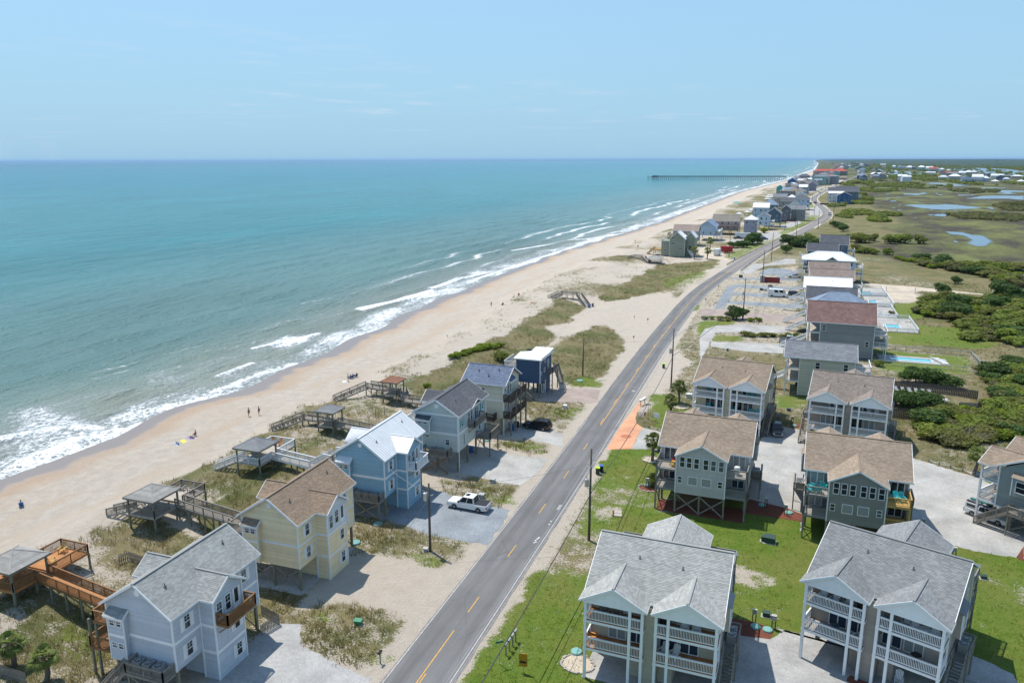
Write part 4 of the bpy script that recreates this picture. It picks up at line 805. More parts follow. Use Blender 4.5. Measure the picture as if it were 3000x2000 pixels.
# ================================================================= the seven duplexes
DUP = {}
def dupx(key, c0, ang, *a, **k):
    DUP[key] = duplex(*a[:1], (c0[0], c0[1], 0), rad(ang), *a[1:], **k); return DUP[key]
W_cream = wallm('cream', (.50, .44, .335)); W_taupe = wallm('taupe', (.37, .32, .27)); W_lgrey = wallm('light_greige', (.46, .445, .41)); W_dgrey = wallm('grey_brown', (.235, .225, .20)); W_yel = wallm('pale_yellow', (.58, .53, .38)); W_tan = wallm('tan', (.40, .34, .29)); W_sage = wallm('grey_green', (.27, .30, .28))
R_lg = roofm('light_grey', (.335, .335, .315)); R_mg = roofm('mid_grey', (.235, .24, .238)); R_tan = roofm('tan', (.30, .235, .175), .2); R_br = roofm('taupe_brown', (.245, .205, .175), .24)
dupx('A', (-14.75, 59.75), -1.8, 'cream duplex with light grey shingle roof and white twin-gabled porches by the mailboxes', W_cream, R_lg, side='r', floorm=M_owood, seed=1)
dupx('B', (3.85, 69.5), -20.3, 'taupe duplex with mid grey shingle roof and white twin-gabled porches, beside the gravel parking yard', W_taupe, R_mg, side='r', seed=2)
def back_dup(key, cx, y_bay, ang, *a, **k):            # placed by the middle of its rear bay
    an = rad(180 + ang); lx, ly = 6.1, 15.75; dupx(key, (cx - (lx * math.cos(an) - ly * math.sin(an)), y_bay - (lx * math.sin(an) + ly * math.cos(an))), 180 + ang, *a, **k)
back_dup('C', -8.2, 96.7, -1.8, 'light greige duplex with tan roof and cross-braced stilts beside the palm-lined lane', W_lgrey, R_tan, (M_gdeck, M_gdeck), side='lr', seed=3)
back_dup('D', 10.45, 94.4, -1.8, 'dark grey-brown duplex with tan shingle roof and one new yellow timber deck', W_dgrey, R_tan, (M_gdeck, M_ywood), side='lr', seed=4)
dupx('E', (-13.5, 131.6), -7.2, 'pale yellow duplex with tan shingle roof and white twin-gabled porches, beside the roadside palms', W_yel, R_tan, side='r', seed=5)
dupx('F', (5.35, 128.75), -7.2, 'tan duplex with taupe-brown shingle roof and white twin-gabled porches, beside the board-fenced pool', W_tan, R_br, side='lr', seed=6)
dupx('G', (25.75 + 12.2 * .62, 107.4 + 12.2 * .785), -128, 'grey-green duplex with tan shingle roof standing at the gravel turning yard', W_sage, R_tan, side='r', seed=7)
# ================================================================= beach cottages on the left: ridge parallel to the road, gabled entry bay towards it
def cottage(label, loc, wall, roof, metal=False, shut=M_trim, balc=M_bwood, bandm=M_trim, entry=None, deckm=M_gwood, platform=True, platm=None, seawarddeck=True, baycol=None, gablew=None, seed=0):
    random.seed(seed + 200); th = thing('beach_cottage', label, 'house', loc); W, L, Z0, E, RZ = 7.2, 11.2, 2.75, 8.1, 10.75; xr = 3.75
    wm = MB(); siding(wm, (0, 0), (W, 0), Z0, E, apex=(xr, RZ - .12)); siding(wm, (W, L), (0, L), Z0, E, apex=(W - xr, RZ - .12)); siding(wm, (W, 0), (W, 3.3), Z0, E); siding(wm, (W, 7.1), (W, L), Z0, E); siding(wm, (0, L), (0, 0), Z0, E)
    wm.quad((0, 0, Z0), (0, L, Z0), (W, L, Z0), (W, 0, Z0)); wm.build('wall', wall, th)
    XB = 8.75; bm_ = MB(); siding(bm_, (XB, 3.3), (XB, 7.1), 0, 5.55); siding(bm_, (W, 3.3), (XB, 3.3), 0, 8.1); siding(bm_, (XB, 7.1), (W, 7.1), 0, 8.1); siding(bm_, (W, 7.1), (W, 3.3), 0, 2.75); bm_.build('entry_bay_wall', wall, th)
    up = MB(); siding(up, (XB, 3.3), (XB, 7.1), 5.55, 8.1, apex=(1.9, 9.45)); up.build('entry_gable_wall', entry or wall, th)
    g = MB(); siding(g, (4.6, 3.6), (W, 3.6), 0, Z0); siding(g, (4.6, 8), (4.6, 3.6), 0, Z0); siding(g, (W, 8), (4.6, 8), 0, Z0); g.build('storage_wall', wall, th)
    tr = MB()
    for x, y, z0 in ((0, 0, Z0), (W, 0, Z0), (0, L, Z0), (W, L, Z0), (XB, 3.3, 0), (XB, 7.1, 0), (W, 3.25, 0), (W, 7.15, 0)): corner_trim(tr, x, y, z0, E)
    for z in (5.4,):
        tr.box(0, -.04, z - .14, W, 0.0, z + .14); tr.box(W, 0, z - .14, W + .04, 3.3, z + .14); tr.box(W, 7.1, z - .14, W + .04, L, z + .14); tr.box(XB, 3.3, z - .14, XB + .04, 7.1, z + .14); tr.box(W, 3.26, z - .14, XB, 3.3, z + .14)
    tr.box(XB, 3.3, 2.62, XB + .04, 7.1, 2.9); tr.box(W, 3.26, 2.62, XB, 3.3, 2.9); tr.each('trim_board', bandm, th)
    R = Roof(th, roof, True, metal); gable_y(R, -.4, W + .35, -.4, L + .4, E - .02, RZ, xr)
    sl = (RZ - E) / (W + .35 - xr); za = 9.6; xb = W + .35 - (za - E) / sl - .1
    R.plane((W + .35, 2.95, E), (XB + .35, 2.95, E), (XB + .35, 5.2, za), (xb, 5.2, za), rake=(False, True)); R.plane((XB + .35, 7.45, E), (W + .35, 7.45, E), (xb, 5.2, za), (XB + .35, 5.2, za), rake=(True, False)); R.ridge((xb, 5.2, za), (XB + .35, 5.2, za), .2)
    # seaward cross gable
    sl2 = (RZ - E) / (xr + .4); xs = -.4 + (9.5 - E) / sl2 + .1
    R.plane((-.4, 8.2, E), (-1.2, 8.2, E), (-1.2, 6.2, 9.5), (xs, 6.2, 9.5), rake=(False, True)); R.plane((-1.2, 4.2, E), (-.4, 4.2, E), (xs, 6.2, 9.5), (-1.2, 6.2, 9.5), rake=(True, False)); R.ridge((xs, 6.2, 9.5), (-1.2, 6.2, 9.5), .2)
    R.done(vents=[(5.3, 1.6, 9.75), (5.0, 9.4, 9.95)])
    sw = MB(); siding(sw, (-.9, 7.9), (-.9, 4.5), Z0, E, apex=(1.7, 9.35)); siding(sw, (-.9, 4.5), (0, 4.5), Z0, E); siding(sw, (0, 7.9), (-.9, 7.9), Z0, E); sw.build('seaward_bay_wall', wall, th)
    # small boxed bay on the gable end
    b = MB(); siding(b, (.55, -.55), (2.35, -.55), 2.95, 7.35); siding(b, (2.35, -.55), (2.35, 0), 2.95, 7.35); siding(b, (.55, 0), (.55, -.55), 2.95, 7.35); b.quad((.55, 0, 2.95), (2.35, 0, 2.95), (2.35, -.55, 2.95), (.55, -.55, 2.95)); o = b.build('bay', baycol or wall, th)
    ct = MB(); [corner_trim(ct, x, -.55, 2.95, 7.35, .1) for x in (.55, 2.35)]; ct.box(.55, -.59, 5.26, 2.35, -.55, 5.54); ct.each('bay_trim_board', bandm, o)
    RB = Roof(th, roof, True, metal); RB.plane((.35, -.8, 7.3), (2.55, -.8, 7.3), (2.55, .0, 7.85), (.35, .0, 7.85)); rbo = RB.done(); rbo.name = 'bay_roof'
    for x in (1.1, 1.85):
        for z in (6.65, 4.45): window(th, (x, -.57, z), 0, .62, .62, 'grid')
    mb = MB(); mb.lathe((0, 0, 0), [(.3, 0), (.3, .04), (.22, .05)], 16); v = mb.build('gable_vent', M_trim, th, loc=(3.75, -.02, 9.7)); v.rotation_euler = (rad(90), 0, 0)
    for y in (1.7,):
        for z in (6.7, 4.05): window(th, (W + .02, y, z), 90, .8, 1.4, 'grid', None, shut)
    for z in (6.9, 4.15): window(th, (W + .02, 9.3, z), 90, .8, 1.4, 'grid', None, shut)
    for y, st, w, h, z in ((4.0, 'grid', .8, 1.6, 6.75), (5.15, 'grid', .8, 1.6, 6.9), (6.3, 'door', .95, 2.05, 6.75)): window(th, (XB + .02, y, z), 90, w, h, st)
    window(th, (XB + .02, 6.1, 4.3), 90, .8, 1.3, 'grid', None, shut if balc else None); window(th, (XB + .02, 6.1, 1.5), 90, .8, 1.4, 'grid', None, shut)
    if balc:
        deck(th, XB + .03, 3.5, XB + 1.3, 7.4, 5.72, balc, 'y'); railing(th, [(XB + .06, 3.55), (XB + 1.25, 3.55), (XB + 1.25, 7.35), (XB + .06, 7.35)], 5.72, balc, 1.0, .115, .13, every=9)
        for y in (3.8, 7.1): MB().beam((XB + .04, y, 4.6), (XB + 1.15, y, 5.5), .08, .12).build('bracket', M_gwood, th)
    PX = [(.3, .3), (3.6, .3), (6.95, .3), (.3, 5.5), (.3, L - .3), (3.6, L - .3), (6.95, L - .3), (6.95, 8.3)]
    posts(th, PX, 0, Z0, M_post, .25, 'pile'); xbrace(th, (.3, .3), (3.6, .3), .2, 2.5, M_gwood); xbrace(th, (3.6, .3), (6.95, .3), .2, 2.5, M_gwood); xbrace(th, (3.6, L - .3), (6.95, L - .3), .2, 2.5, M_gwood)
    if platform:
        pmat = platm or deckm; deck(th, 2.9, -1.5, 7.1, -.05, 2.75, pmat, 'x'); railing(th, [(2.95, -.1), (2.95, -1.45), (7.05, -1.45), (7.05, -.1)], 2.75, pmat, .95); posts(th, [(3.1, -1.3), (6.95, -1.3)], 0, 2.7, M_post, .16); xbrace(th, (3.1, -1.3), (6.95, -1.3), .2, 2.4, M_gwood)
        for x in (3.7, 4.8, 5.9): ac_unit(th, x, -.65, 2.75)
        stairs(th, (2.5, -.75, 2.75), (.3, -2.0, .05), .9, pmat)
    if seawarddeck:
        for z, x0 in ((2.95, -2.9), (5.7, -2.1)):
            deck(th, x0, .2, -.05 if z > 5 else -.05, 4.4, z, deckm, 'y'); railing(th, [(-.1, .25), (x0 + .05, .25), (x0 + .05, 4.35)], z, deckm, 1.0)
        posts(th, [(-2.0, .35), (-2.0, 4.2), (-2.8, .35)], 0, 5.6, M_post, .18, 'deck_post')
    return th
W_gb = wallm('grey_blue', (.50, .53, .575)); W_ye = wallm('butter_yellow', (.83, .675, .425)); W_lb = wallm('light_blue', (.27, .44, .55)); W_wh = wallm('white', (.66, .67, .68)); W_sg = wallm('sage', (.52, .55, .50)); W_sg2 = wallm('slate_sage', (.42, .47, .47)); W_cr = wallm('ivory', (.60, .575, .46)); W_nv = wallm('navy', (.045, .085, .155))
R_silver = roofm('silver_grey', (.315, .32, .305)); R_bn = roofm('warm_brown', (.275, .205, .145), .2); R_ch = roofm('charcoal', (.115, .12, .13), .22); R_bl = roofm('blue_grey', (.16, .195, .265), .25)
M_wmetal = pm('white_metal_roof', (.70, .71, .71), .45, .05, 1); M_wroof = pm('white_membrane', (.74, .74, .73), .6, .05, 1)
cottage('pale grey-blue beach cottage with silver shingle roof and brown timber balcony', (-54.2, 45.2, 0), W_gb, R_silver, deckm=M_bwood, platm=M_gwood, seed=1)
cottage('butter yellow beach cottage with warm brown shingle roof and white entry gable', (-54.2, 63.4, 0), W_ye, R_bn, entry=W_wh, balc=None, platform=False, seed=2)
cottage('light blue beach cottage with white standing-seam metal roof and white balcony', (-54.2, 82.5, 0), W_lb, M_wmetal, metal=True, balc=M_trim, seed=3)
# ---- sage cottage with turquoise shutters
def sage_house():
    random.seed(31); th = thing('beach_cottage', 'sage beach cottage with charcoal roof and turquoise shutters', 'house', (-51.0, 99.6, 0)); W, L, Z0, E, RZ, xr = 7.0, 11.4, 3.15, 8.9, 11.2, 3.6
    lo = MB(); siding(lo, (0, 0), (W, 0), Z0, 5.9); siding(lo, (W, 0), (W, L), Z0, 5.9); siding(lo, (W, L), (0, L), Z0, 5.9); siding(lo, (0, L), (0, 0), Z0, 5.9); lo.quad((0, 0, Z0), (0, L, Z0), (W, L, Z0), (W, 0, Z0)); lo.build('wall', W_sg, th)
    up = MB(); siding(up, (0, 0), (W, 0), 5.9, E); siding(up, (W, 0), (W, L), 5.9, E); siding(up, (W, L), (0, L), 5.9, E, apex=(W - xr, RZ - .1)); siding(up, (0, L), (0, 0), 5.9, E); up.build('upper_wall', W_sg2, th)
    ga = MB(); siding(ga, (0, -.01), (W, -.01), E - .02, E, apex=(xr, RZ - .1)); ga.build('gable_wall', W_sg, th)
    tr = MB(); [corner_trim(tr, x, y, Z0, E) for x in (0, W) for y in (0, L)]; tr.box(0, -.05, 5.76, W, 0, 6.04); tr.box(W, 0, 5.76, W + .05, L, 6.04); tr.box(0, -.06, E - .22, W, -.01, E + .02)
    tr.box(W + .05, .1, .1, W + .14, .2, E); tr.each('trim_board', M_trim, th)
    R = Roof(th, R_ch, True); gable_y(R, -.4, W + .4, -.4, L + .4, E - .02, RZ, xr)
    sl = (RZ - E) / (W + .4 - xr); xb = W + .4 - 1.0 / sl
    R.plane((W + .4, 4.0, E + .1), (W + .75, 4.0, E + .1), (W + .75, 6.2, E + 1.0), (xb, 6.2, E + 1.05), rake=(False, True)); R.plane((W + .75, 8.4, E + .1), (W + .4, 8.4, E + .1), (xb, 6.2, E + 1.05), (W + .75, 6.2, E + 1.0), rake=(True, False))
    R.plane((-.4, 9.4, E), (-1.5, 9.4, E), (-1.5, 7.2, 10.2), (1.9, 7.2, 10.2), rake=(False, True)); R.plane((-1.5, 5.0, E), (-.4, 5.0, E), (1.9, 7.2, 10.2), (-1.5, 7.2, 10.2), rake=(True, False)); R.done(vents=[(5.4, 3, 10.15)])
    b = MB(); siding(b, (.4, -.6), (2.6, -.6), 5.9, 8.0); siding(b, (2.6, -.6), (2.6, 0), 5.9, 8.0); siding(b, (.4, 0), (.4, -.6), 5.9, 8.0); b.quad((.4, 0, 5.9), (2.6, 0, 5.9), (2.6, -.6, 5.9), (.4, -.6, 5.9)); o = b.build('bay', W_sg2, th)
    ct = MB(); [corner_trim(ct, x, -.6, 5.9, 8.0, .1) for x in (.4, 2.6)]; ct.box(.35, -.65, 5.76, 2.65, -.55, 5.9); ct.each('bay_trim_board', M_trim, o)
    RB = Roof(th, R_ch, True); RB.plane((.2, -.85, 7.95), (2.8, -.85, 7.95), (2.8, 0, 8.45), (.2, 0, 8.45)); RB.done().name = 'bay_roof'
    for x in (1.05, 1.95): window(th, (x, -.62, 7.45), 0, .72, .35, 'plain'); window(th, (x, -.02, 5.2), 0, .72, .35, 'plain')
    window(th, (5.3, -.02, 4.6), 0, .7, .9, 'grid'); window(th, (W + .02, 1.6, 7.3), 90, .7, 1.0, 'grid', None, M_teal); window(th, (W + .02, 9.8, 7.5), 90, .8, 1.1, 'grid', None, M_teal)
    for y, w in ((4.2, .8), (5.3, .8)): window(th, (W + .02, y, 7.4), 90, w, 1.7, 'grid')
    window(th, (W + .02, 7.2, 7.2), 90, 1.5, 2.1, 'slider'); window(th, (W + .02, 2.2, 4.5), 90, .5, 1.8, 'plain', M_glassb); window(th, (W + .02, 8.6, 4.4), 90, 1.0, 2.0, 'door')
    mb = MB(); mb.box(-.3, -.06, -.3, .3, 0, .3); mb.build('gable_vent', M_trim, th, loc=(3.6, -.02, 10.1))
    deck(th, W + .03, 3.8, W + 1.25, 8.6, 6.05, M_gwood, 'y'); railing(th, [(W + .06, 3.85), (W + 1.2, 3.85), (W + 1.2, 8.55), (W + .06, 8.55)], 6.05, M_gwood, 1.0, .115, .13, every=9)
    for y in (4.2, 8.2): MB().beam((W + .04, y, 4.9), (W + 1.1, y, 5.85), .08, .12).build('bracket', M_gwood, th)
    deck(th, W + .03, 7.0, W + 2.5, 11.0, 3.2, M_gwood, 'y'); railing(th, [(W + .06, 7.05), (W + 2.45, 7.05), (W + 2.45, 10.95), (W + .06, 10.95)], 3.2, M_gwood, 1.0, .12, .13); posts(th, [(W + 2.3, 7.2), (W + 2.3, 10.8)], 0, 3.1, M_post, .18, 'deck_post')
    posts(th, [(x, y) for x in (.3, 3.5, 6.75) for y in (.3, 4, 7.6, L - .3)], 0, Z0, M_post, .25, 'pile'); xbrace(th, (6.75, 7.6), (6.75, L - .3), .2, 2.9, M_gwood)
    deck(th, 1.6, -1.6, 6.0, -.05, 2.9, M_gwood, 'x'); railing(th, [(1.65, -.1), (1.65, -1.55), (5.95, -1.55), (5.95, -.1)], 2.9, M_gwood, .95); posts(th, [(1.8, -1.4), (5.8, -1.4), (3.8, -1.4)], 0, 2.85, M_post, .16); xbrace(th, (1.8, -1.42), (5.8, -1.42), .2, 2.6, M_bwood)
    for x in (3.2, 4.4): ac_unit(th, x, -.7, 2.9)
    stairs(th, (1.3, -.8, 2.9), (-.9, -1.6, .05), .9, M_bwood)
    deck(th, -3.0, .5, -.05, 6, 5.9, M_pwood, 'y'); railing(th, [(-.1, .55), (-2.95, .55), (-2.95, 5.95)], 5.9, M_trim, 1.0); posts(th, [(-2.8, .7), (-2.8, 5.8)], 0, 5.8, M_post, .2, 'deck_post')
sage_house()
# ---- ivory house, ridge across the lot, timber galleries towards the road
def ivory_house():
    random.seed(32); th = thing('beach_house', 'ivory beach house with blue-grey roof and two dark timber galleries', 'house', (-50.4, 116.9, 0)); W, L, Z0, E, RZ = 7.3, 7.6, 3.0, 8.95, 11.2
    w = MB(); siding(w, (0, 0), (W, 0), Z0, E); siding(w, (W, 0), (W, L), Z0, E, apex=(L / 2, RZ - .1)); siding(w, (W, L), (0, L), Z0, E); siding(w, (0, L), (0, 0), Z0, E, apex=(L / 2, RZ - .1)); w.quad((0, 0, Z0), (0, L, Z0), (W, L, Z0), (W, 0, Z0)); w.build('wall', W_cr, th)
    g = MB(); siding(g, (2.5, 1.5), (W - .6, 1.5), 0, Z0); siding(g, (W - .6, 1.5), (W - .6, L), 0, Z0); siding(g, (2.5, L), (2.5, 1.5), 0, Z0); g.build('storage_wall', W_cr, th); window(th, (W - .58, 4.8, 1.2), 90, 2.4, 2.2, 'plain', M_curt)
    tr = MB(); [corner_trim(tr, x, y, Z0, E) for x in (0, W) for y in (0, L)]; tr.box(0, -.05, 6.0, W, 0, 6.22); tr.box(W + .04, -.14, 0, W + .14, -.04, E); tr.each('trim_board', M_trim, th)
    R = Roof(th, R_bl, True); gable_x(R, -.4, W + .6, -.4, L + .4, E - .02, RZ); R.done(vents=[(2, 2.2, 10.6), (4.2, 1.2, 10.0), (5.6, 2.6, 10.8)])
    RB = Roof(th, R_bl, True); RB.plane((W + .75, 1.6, 9.0), (W + .75, 4.6, 9.0), (W, 4.6, 9.6), (W, 1.6, 9.6)); RB.done().name = 'awning_roof'
    window(th, (3.6, -.02, 7.4), 0, .8, 1.5, 'sash'); window(th, (3.6, -.02, 5.0), 0, .01 + .6, .6, 'plain')
    for z in (6.25, 3.3):
        deck(th, W + .05, -.2, W + 1.5, L + .4, z, M_dkwood, 'y'); railing(th, [(W + .1, -.15), (W + 1.45, -.15), (W + 1.45, L + .35)], z, M_dkwood, 1.05, .1, .12)
        for y in (2.3, 3.6): window(th, (W + .02, y, z + 1.15), 90, .9, 2.1, 'door', M_glass)
        window(th, (W + .02, .9, z + 1.5), 90, .5, .7, 'plain', M_glass)
    window(th, (W + .02, 3.1, 9.6), 90, .5, .6, 'plain', M_glass)
    posts(th, [(W + 1.4, y) for y in (-.1, 2.5, 5.0, L + .3)], 0, 7.2, M_gwood, .22, 'gallery_post'); posts(th, [(.4, .4), (3.5, .4), (6.8, .4), (.4, 4), (.4, L - .4)], 0, Z0, M_post, .25, 'pile')
    deck(th, W - 3.6, -1.4, W - 1.2, -.06, 3.0, M_dkwood, 'x'); railing(th, [(W - 3.55, -.1), (W - 3.55, -1.35), (W - 1.25, -1.35), (W - 1.25, -.1)], 3.0, M_dkwood, 1.0); posts(th, [(W - 3.4, -1.2), (W - 1.4, -1.2)], 0, 2.95, M_post, .15)
    deck(th, -3.2, 0, -.05, L, 5.9, M_pwood, 'y'); railing(th, [(-.1, .05), (-3.15, .05), (-3.15, L)], 5.9, M_trim2, 1.0); posts(th, [(-3, .2), (-3, L - .3)], 0, 5.8, M_post, .2, 'deck_post')
    railing(th, [(W + 1.45, -.15), (W + 1.45, L + .35)], 3.3, M_dkwood, .5, .3)
ivory_house()
# ---- navy house, white low roof in two levels
def navy_house():
    random.seed(33); th = thing('beach_house', 'narrow navy blue house on tall stilts with stepped white roof', 'house', (-48.4, 138.6, 0)); Z0 = 3.05; W = 5.0
    w = MB(); siding(w, (0, 0), (W, 0), Z0, 7.9); siding(w, (W, 0), (W, 7.6), Z0, 7.9); siding(w, (W, 7.6), (0, 7.6), Z0, 7.9); siding(w, (0, 7.6), (0, 0), Z0, 7.9); w.quad((0, 0, Z0), (0, 7.6, Z0), (W, 7.6, Z0), (W, 0, Z0)); siding(w, (W, 7.6), (2.3, 7.6), 7.9, 8.5); w.build('wall', W_nv, th)
    r_ = MB(); r_.poly([(-.4, -.4, 7.95), (W + .4, -.4, 7.95), (W + .4, 4.0, 8.25), (-.4, 4.0, 8.25)]); r_.poly([(1.6, 4.0, 8.25), (W + .4, 4.0, 8.25), (W + .4, 8.0, 8.5), (1.6, 8.0, 8.5)]); r_.box(-.4, -.42, 7.72, W + .4, -.38, 7.96); r_.box(W + .38, -.4, 7.72, W + .42, 8.0, 8.3); r_.poly([(-.4, 4.0, 8.0), (1.6, 4.0, 8.0), (1.6, 4.0, 8.25), (-.4, 4.0, 8.25)]); r_.poly([(-.4, -.4, 7.9), (-.4, 4, 8.2), (W + .4, 8, 8.2), (W + .4, -.4, 7.9)]); r_.build('roof', M_wroof, th)
    tr = MB(); [corner_trim(tr, x, y, Z0, 7.8) for x in (0, W) for y in (0, 7.6)]; tr.box(W + .0, 3.4, 0, W + .1, 3.5, 3.0); tr.each('trim_board', M_trim, th)
    g = MB(); siding(g, (3.2, 3.5), (W - .05, 3.5), 0, Z0); siding(g, (W - .05, 3.5), (W - .05, 7), 0, Z0); siding(g, (3.2, 7), (3.2, 3.5), 0, Z0); g.build('storage_wall', W_nv, th); window(th, (W - .5, 3.48, 1.1), 0, .75, 2.0, 'door', M_curt)
    for y, z, w_, h in ((.6, 7.4, .35, .45), (.7, 5.0, .5, .6), (3.2, 7.1, .55, 1.0), (5.3, 5.8, .9, 2.0), (6.2, 7.6, .35, .6), (2.9, 5.2, .8, .9)): window(th, (W + .02, y, z), 90, w_, h, 'door' if h > 1.5 else 'plain')
    deck(th, W + .04, 4.4, W + 1.3, 8.6, 4.4, M_gwood, 'y'); railing(th, [(W + .06, 4.45), (W + 1.25, 4.45), (W + 1.25, 8.55)], 4.4, M_gwood, 1.0); posts(th, [(W + 1.15, 4.6), (W + 1.15, 8.4)], 0, 4.3, M_post, .18); stairs(th, (W + .7, 8.6, 4.4), (W + .7, 12.6, .05), 1.0, M_gwood)
    posts(th, [(x, y) for x in (.3, 2.5, 4.7) for y in (.3, 3.6, 7.3)], 0, Z0, M_post, .25, 'pile')
    stairs(th, (-.6, -.6, 3.4), (4.2, -2.0, .05), 1.0, M_gwood); deck(th, -2.6, -1, -.05, 6, 3.5, M_gwood, 'y'); railing(th, [(-.1, -.95), (-2.55, -.95), (-2.55, 5.95)], 3.5, M_trim2, 1.0); posts(th, [(-2.4, -.8), (-2.4, 5.8)], 0, 3.4, M_post, .18); deck(th, -2.6, 0, -.05, 6, 6.1, M_gwood, 'y'); railing(th, [(-.1, .05), (-2.55, .05), (-2.55, 5.95)], 6.1, M_trim2, 1.0)
navy_house()
# ================================================================= dune boardwalks with gazebos
def boardwalk(label, gc, gs, segs, decks, stair, railm, boardm, roofmat, postm=M_post, zf=2.95, ze=5.15, plank_roof=True, railh=1.0, seed=0, extra=None):
    """gc gazebo centre, gs half size; segs: list of ((x0,y0,z0),(x1,y1,z1)) walkway centre lines; decks: rectangles; all world coordinates"""
    random.seed(seed); ox, oy = gc; th = thing('dune_boardwalk', label, 'boardwalk', (ox, oy, 0)); rl = lambda p: (p[0] - ox, p[1] - oy) + tuple(p[2:])
    g0 = gz(ox, oy); ap = ze + .95 * gs * .62; e = gs + .35
    posts(th, [(sx * (gs - .05), sy * (gs - .05)) for sx in (-1, 1) for sy in (-1, 1)], min(gz(ox + sx * gs, oy + sy * gs) for sx in (-1, 1) for sy in (-1, 1)) - .3, ze, postm, .19, 'gazebo_post')
    deck(th, -gs, -gs, gs, gs, zf, boardm, 'x')
    R = Roof(th, roofmat, not plank_roof, False); hip(R, -e, e, -e, e, ze, ap); R.trimm = postm; ro = R.done(); ro.name = 'gazebo_roof'
    if plank_roof:
        mb = MB()
        for k in range(4):
            ca, sa = math.cos(k * math.pi / 2), math.sin(k * math.pi / 2); n = 11
            for i in range(n):
                a0, a1 = i / n, (i + .93) / n; rr = lambda t, s: ((e * (1 - t)) * s, -e * (1 - t), ze + (ap - ze) * t + .05)
                P = [rr(a0, -1), rr(a0, 1), rr(a1, 1), rr(a1, -1)]; Q = [(x * ca - y * sa, x * sa + y * ca, z) for x, y, z in P]; mb.quad(*Q, t=random.random())
        mb.build('roof_boards', roofmat, ro, kind='stuff')
    railing(th, [(gs, -gs), (-gs, -gs)], zf, railm, railh); railing(th, [(gs, -gs), (gs, gs * .25)], zf, railm, railh)
    tb = MB(); tb.box(-.9, -.4, zf + .7, .9, .4, zf + .76); tb.box(-.9, -.85, zf + .4, .9, -.6, zf + .45); tb.box(-.9, .6, zf + .4, .9, .85, zf + .45)
    for x in (-.6, .6): tb.beam((x, -.75, zf), (x, .3, zf + .7), .06, .08); tb.beam((x, .75, zf), (x, -.3, zf + .7), .06, .08)
    t_ = tb.build('picnic_table', boardm, None, loc=(ox - .3, oy + .1, 0)); tag(t_, 'picnic table under the gazebo of the ' + label.split(' behind')[0].replace('timber boardwalk with red-brown gazebo roof', 'red-brown roofed boardwalk'), 'table')
    for (a, b, w) in segs:
        a = Vector(rl(a)); b = Vector(rl(b)); d = b - a; L = d.length; u = d.normalized(); s = Vector((-u.y, u.x, 0)).normalized() * (w / 2); mb = MB(); n = int(L / .15)
        for i in range(n):
            q = a + u * ((i + .5) * L / n); mb.beam(q - s, q + s, L / n - .012, .04, random.random())
        mb.build('walk_boards', boardm, th, kind='stuff'); st = MB(); st.beam(a + s - Vector((0, 0, .14)), b + s - Vector((0, 0, .14)), .05, .22); st.beam(a - s - Vector((0, 0, .14)), b - s - Vector((0, 0, .14)), .05, .22); st.build('rim_joist', railm, th)
        for sg in (-1, 1): railing(th, [tuple(a + s * sg), tuple(b + s * sg)], 0, railm, railh, .14, .1)
        m = max(1, int(L / 2.4))
        for i in range(m + 1):
            q = a + d * (i / m); gq = gz(q.x + ox, q.y + oy)
            if q.z - gq < .5: continue
            for sg in (-1, 1): r_ = q + s * sg * .9; MB().box(-.08, -.08, gq - .3, .08, .08, q.z - .1).build('walk_post', postm, th, loc=(r_.x, r_.y, 0))
            if q.z - gq > 1.6: MB().beam((q + s * .9)[:2] + (gq + .3,), (q - s * .9)[:2] + (q.z - .3,), .05, .13).build('brace', postm, th)
    for (x0, y0, x1, y1, z, op) in decks:
        deck(th, x0 - ox, y0 - oy, x1 - ox, y1 - oy, z, boardm, 'y'); A = [(x0, y0), (x0, y1), (x1, y1), (x1, y0)]
        railing(th, [rl(p) for p in A], z, railm, railh)
        for (x, y) in A:
            if z - gz(x, y) > .6: MB().box(-.09, -.09, gz(x, y) - .3, .09, .09, z - .1).build('deck_post', postm, th, loc=(x - ox, y - oy, 0))
    for (a, b, w) in stair:
        a = (a[0], a[1], a[2]); b = (b[0], b[1], gz(b[0], b[1]) + .05); stairs(th, rl(a), rl(b), w, boardm, True, railm)
    if extra: extra(th, rl)
    return th
M_plank = pm('silver_weathered_planks', (.30, .285, .26), .85, .2, 1.5, tint=.18); M_brplank = pm('red_brown_shingle_planks', (.27, .125, .075), .85, .2, 1.5, tint=.2); M_gshin = pm('grey_gazebo_shingle', (.20, .205, .21), .85, .15, 1.5, tint=.15)
boardwalk('brown stained boardwalk behind the pale grey-blue cottage', (-74.0, 51.6), 2.05, [((-72, 52.9, 2.95), (-57.0, 50.6, 2.95), 1.5)], [(-75.6, 53.9, -71.6, 58.4, 2.95, 0)], [((-76.1, 51.5, 2.95), (-80.6, 51.0, 0), 1.3)], M_bwood, M_owood, M_plank, seed=1)
boardwalk('grey weathered boardwalk behind the butter yellow cottage', (-73.0, 69.6), 2.05, [((-71, 71.9, 2.95), (-60.5, 70.1, 2.95), 1.4), ((-60.5, 70.1, 2.95), (-56.8, 68.0, 2.95), 2.2)], [(-74.8, 72.3, -70.9, 76.4, 2.95, 0)], [((-75.1, 69.6, 2.95), (-80.2, 69.4, 0), 1.3)], M_gwood, M_pwood, M_plank, seed=2)
boardwalk('white railed boardwalk behind the light blue cottage', (-71.4, 88.0), 2.0, [((-69.4, 89.6, 2.95), (-62, 88.4, 2.95), 1.5), ((-62, 88.4, 2.95), (-59.2, 88.6, 4.6), 1.5), ((-59.2, 88.6, 4.6), (-55.7, 88.3, 4.6), 3.0)], [(-73.6, 90.2, -69.4, 94.6, 2.95, 0)], [((-73.4, 88, 2.95), (-77.8, 86.6, 0), 1.3)], M_trim, M_pwood, M_gshin, seed=3)
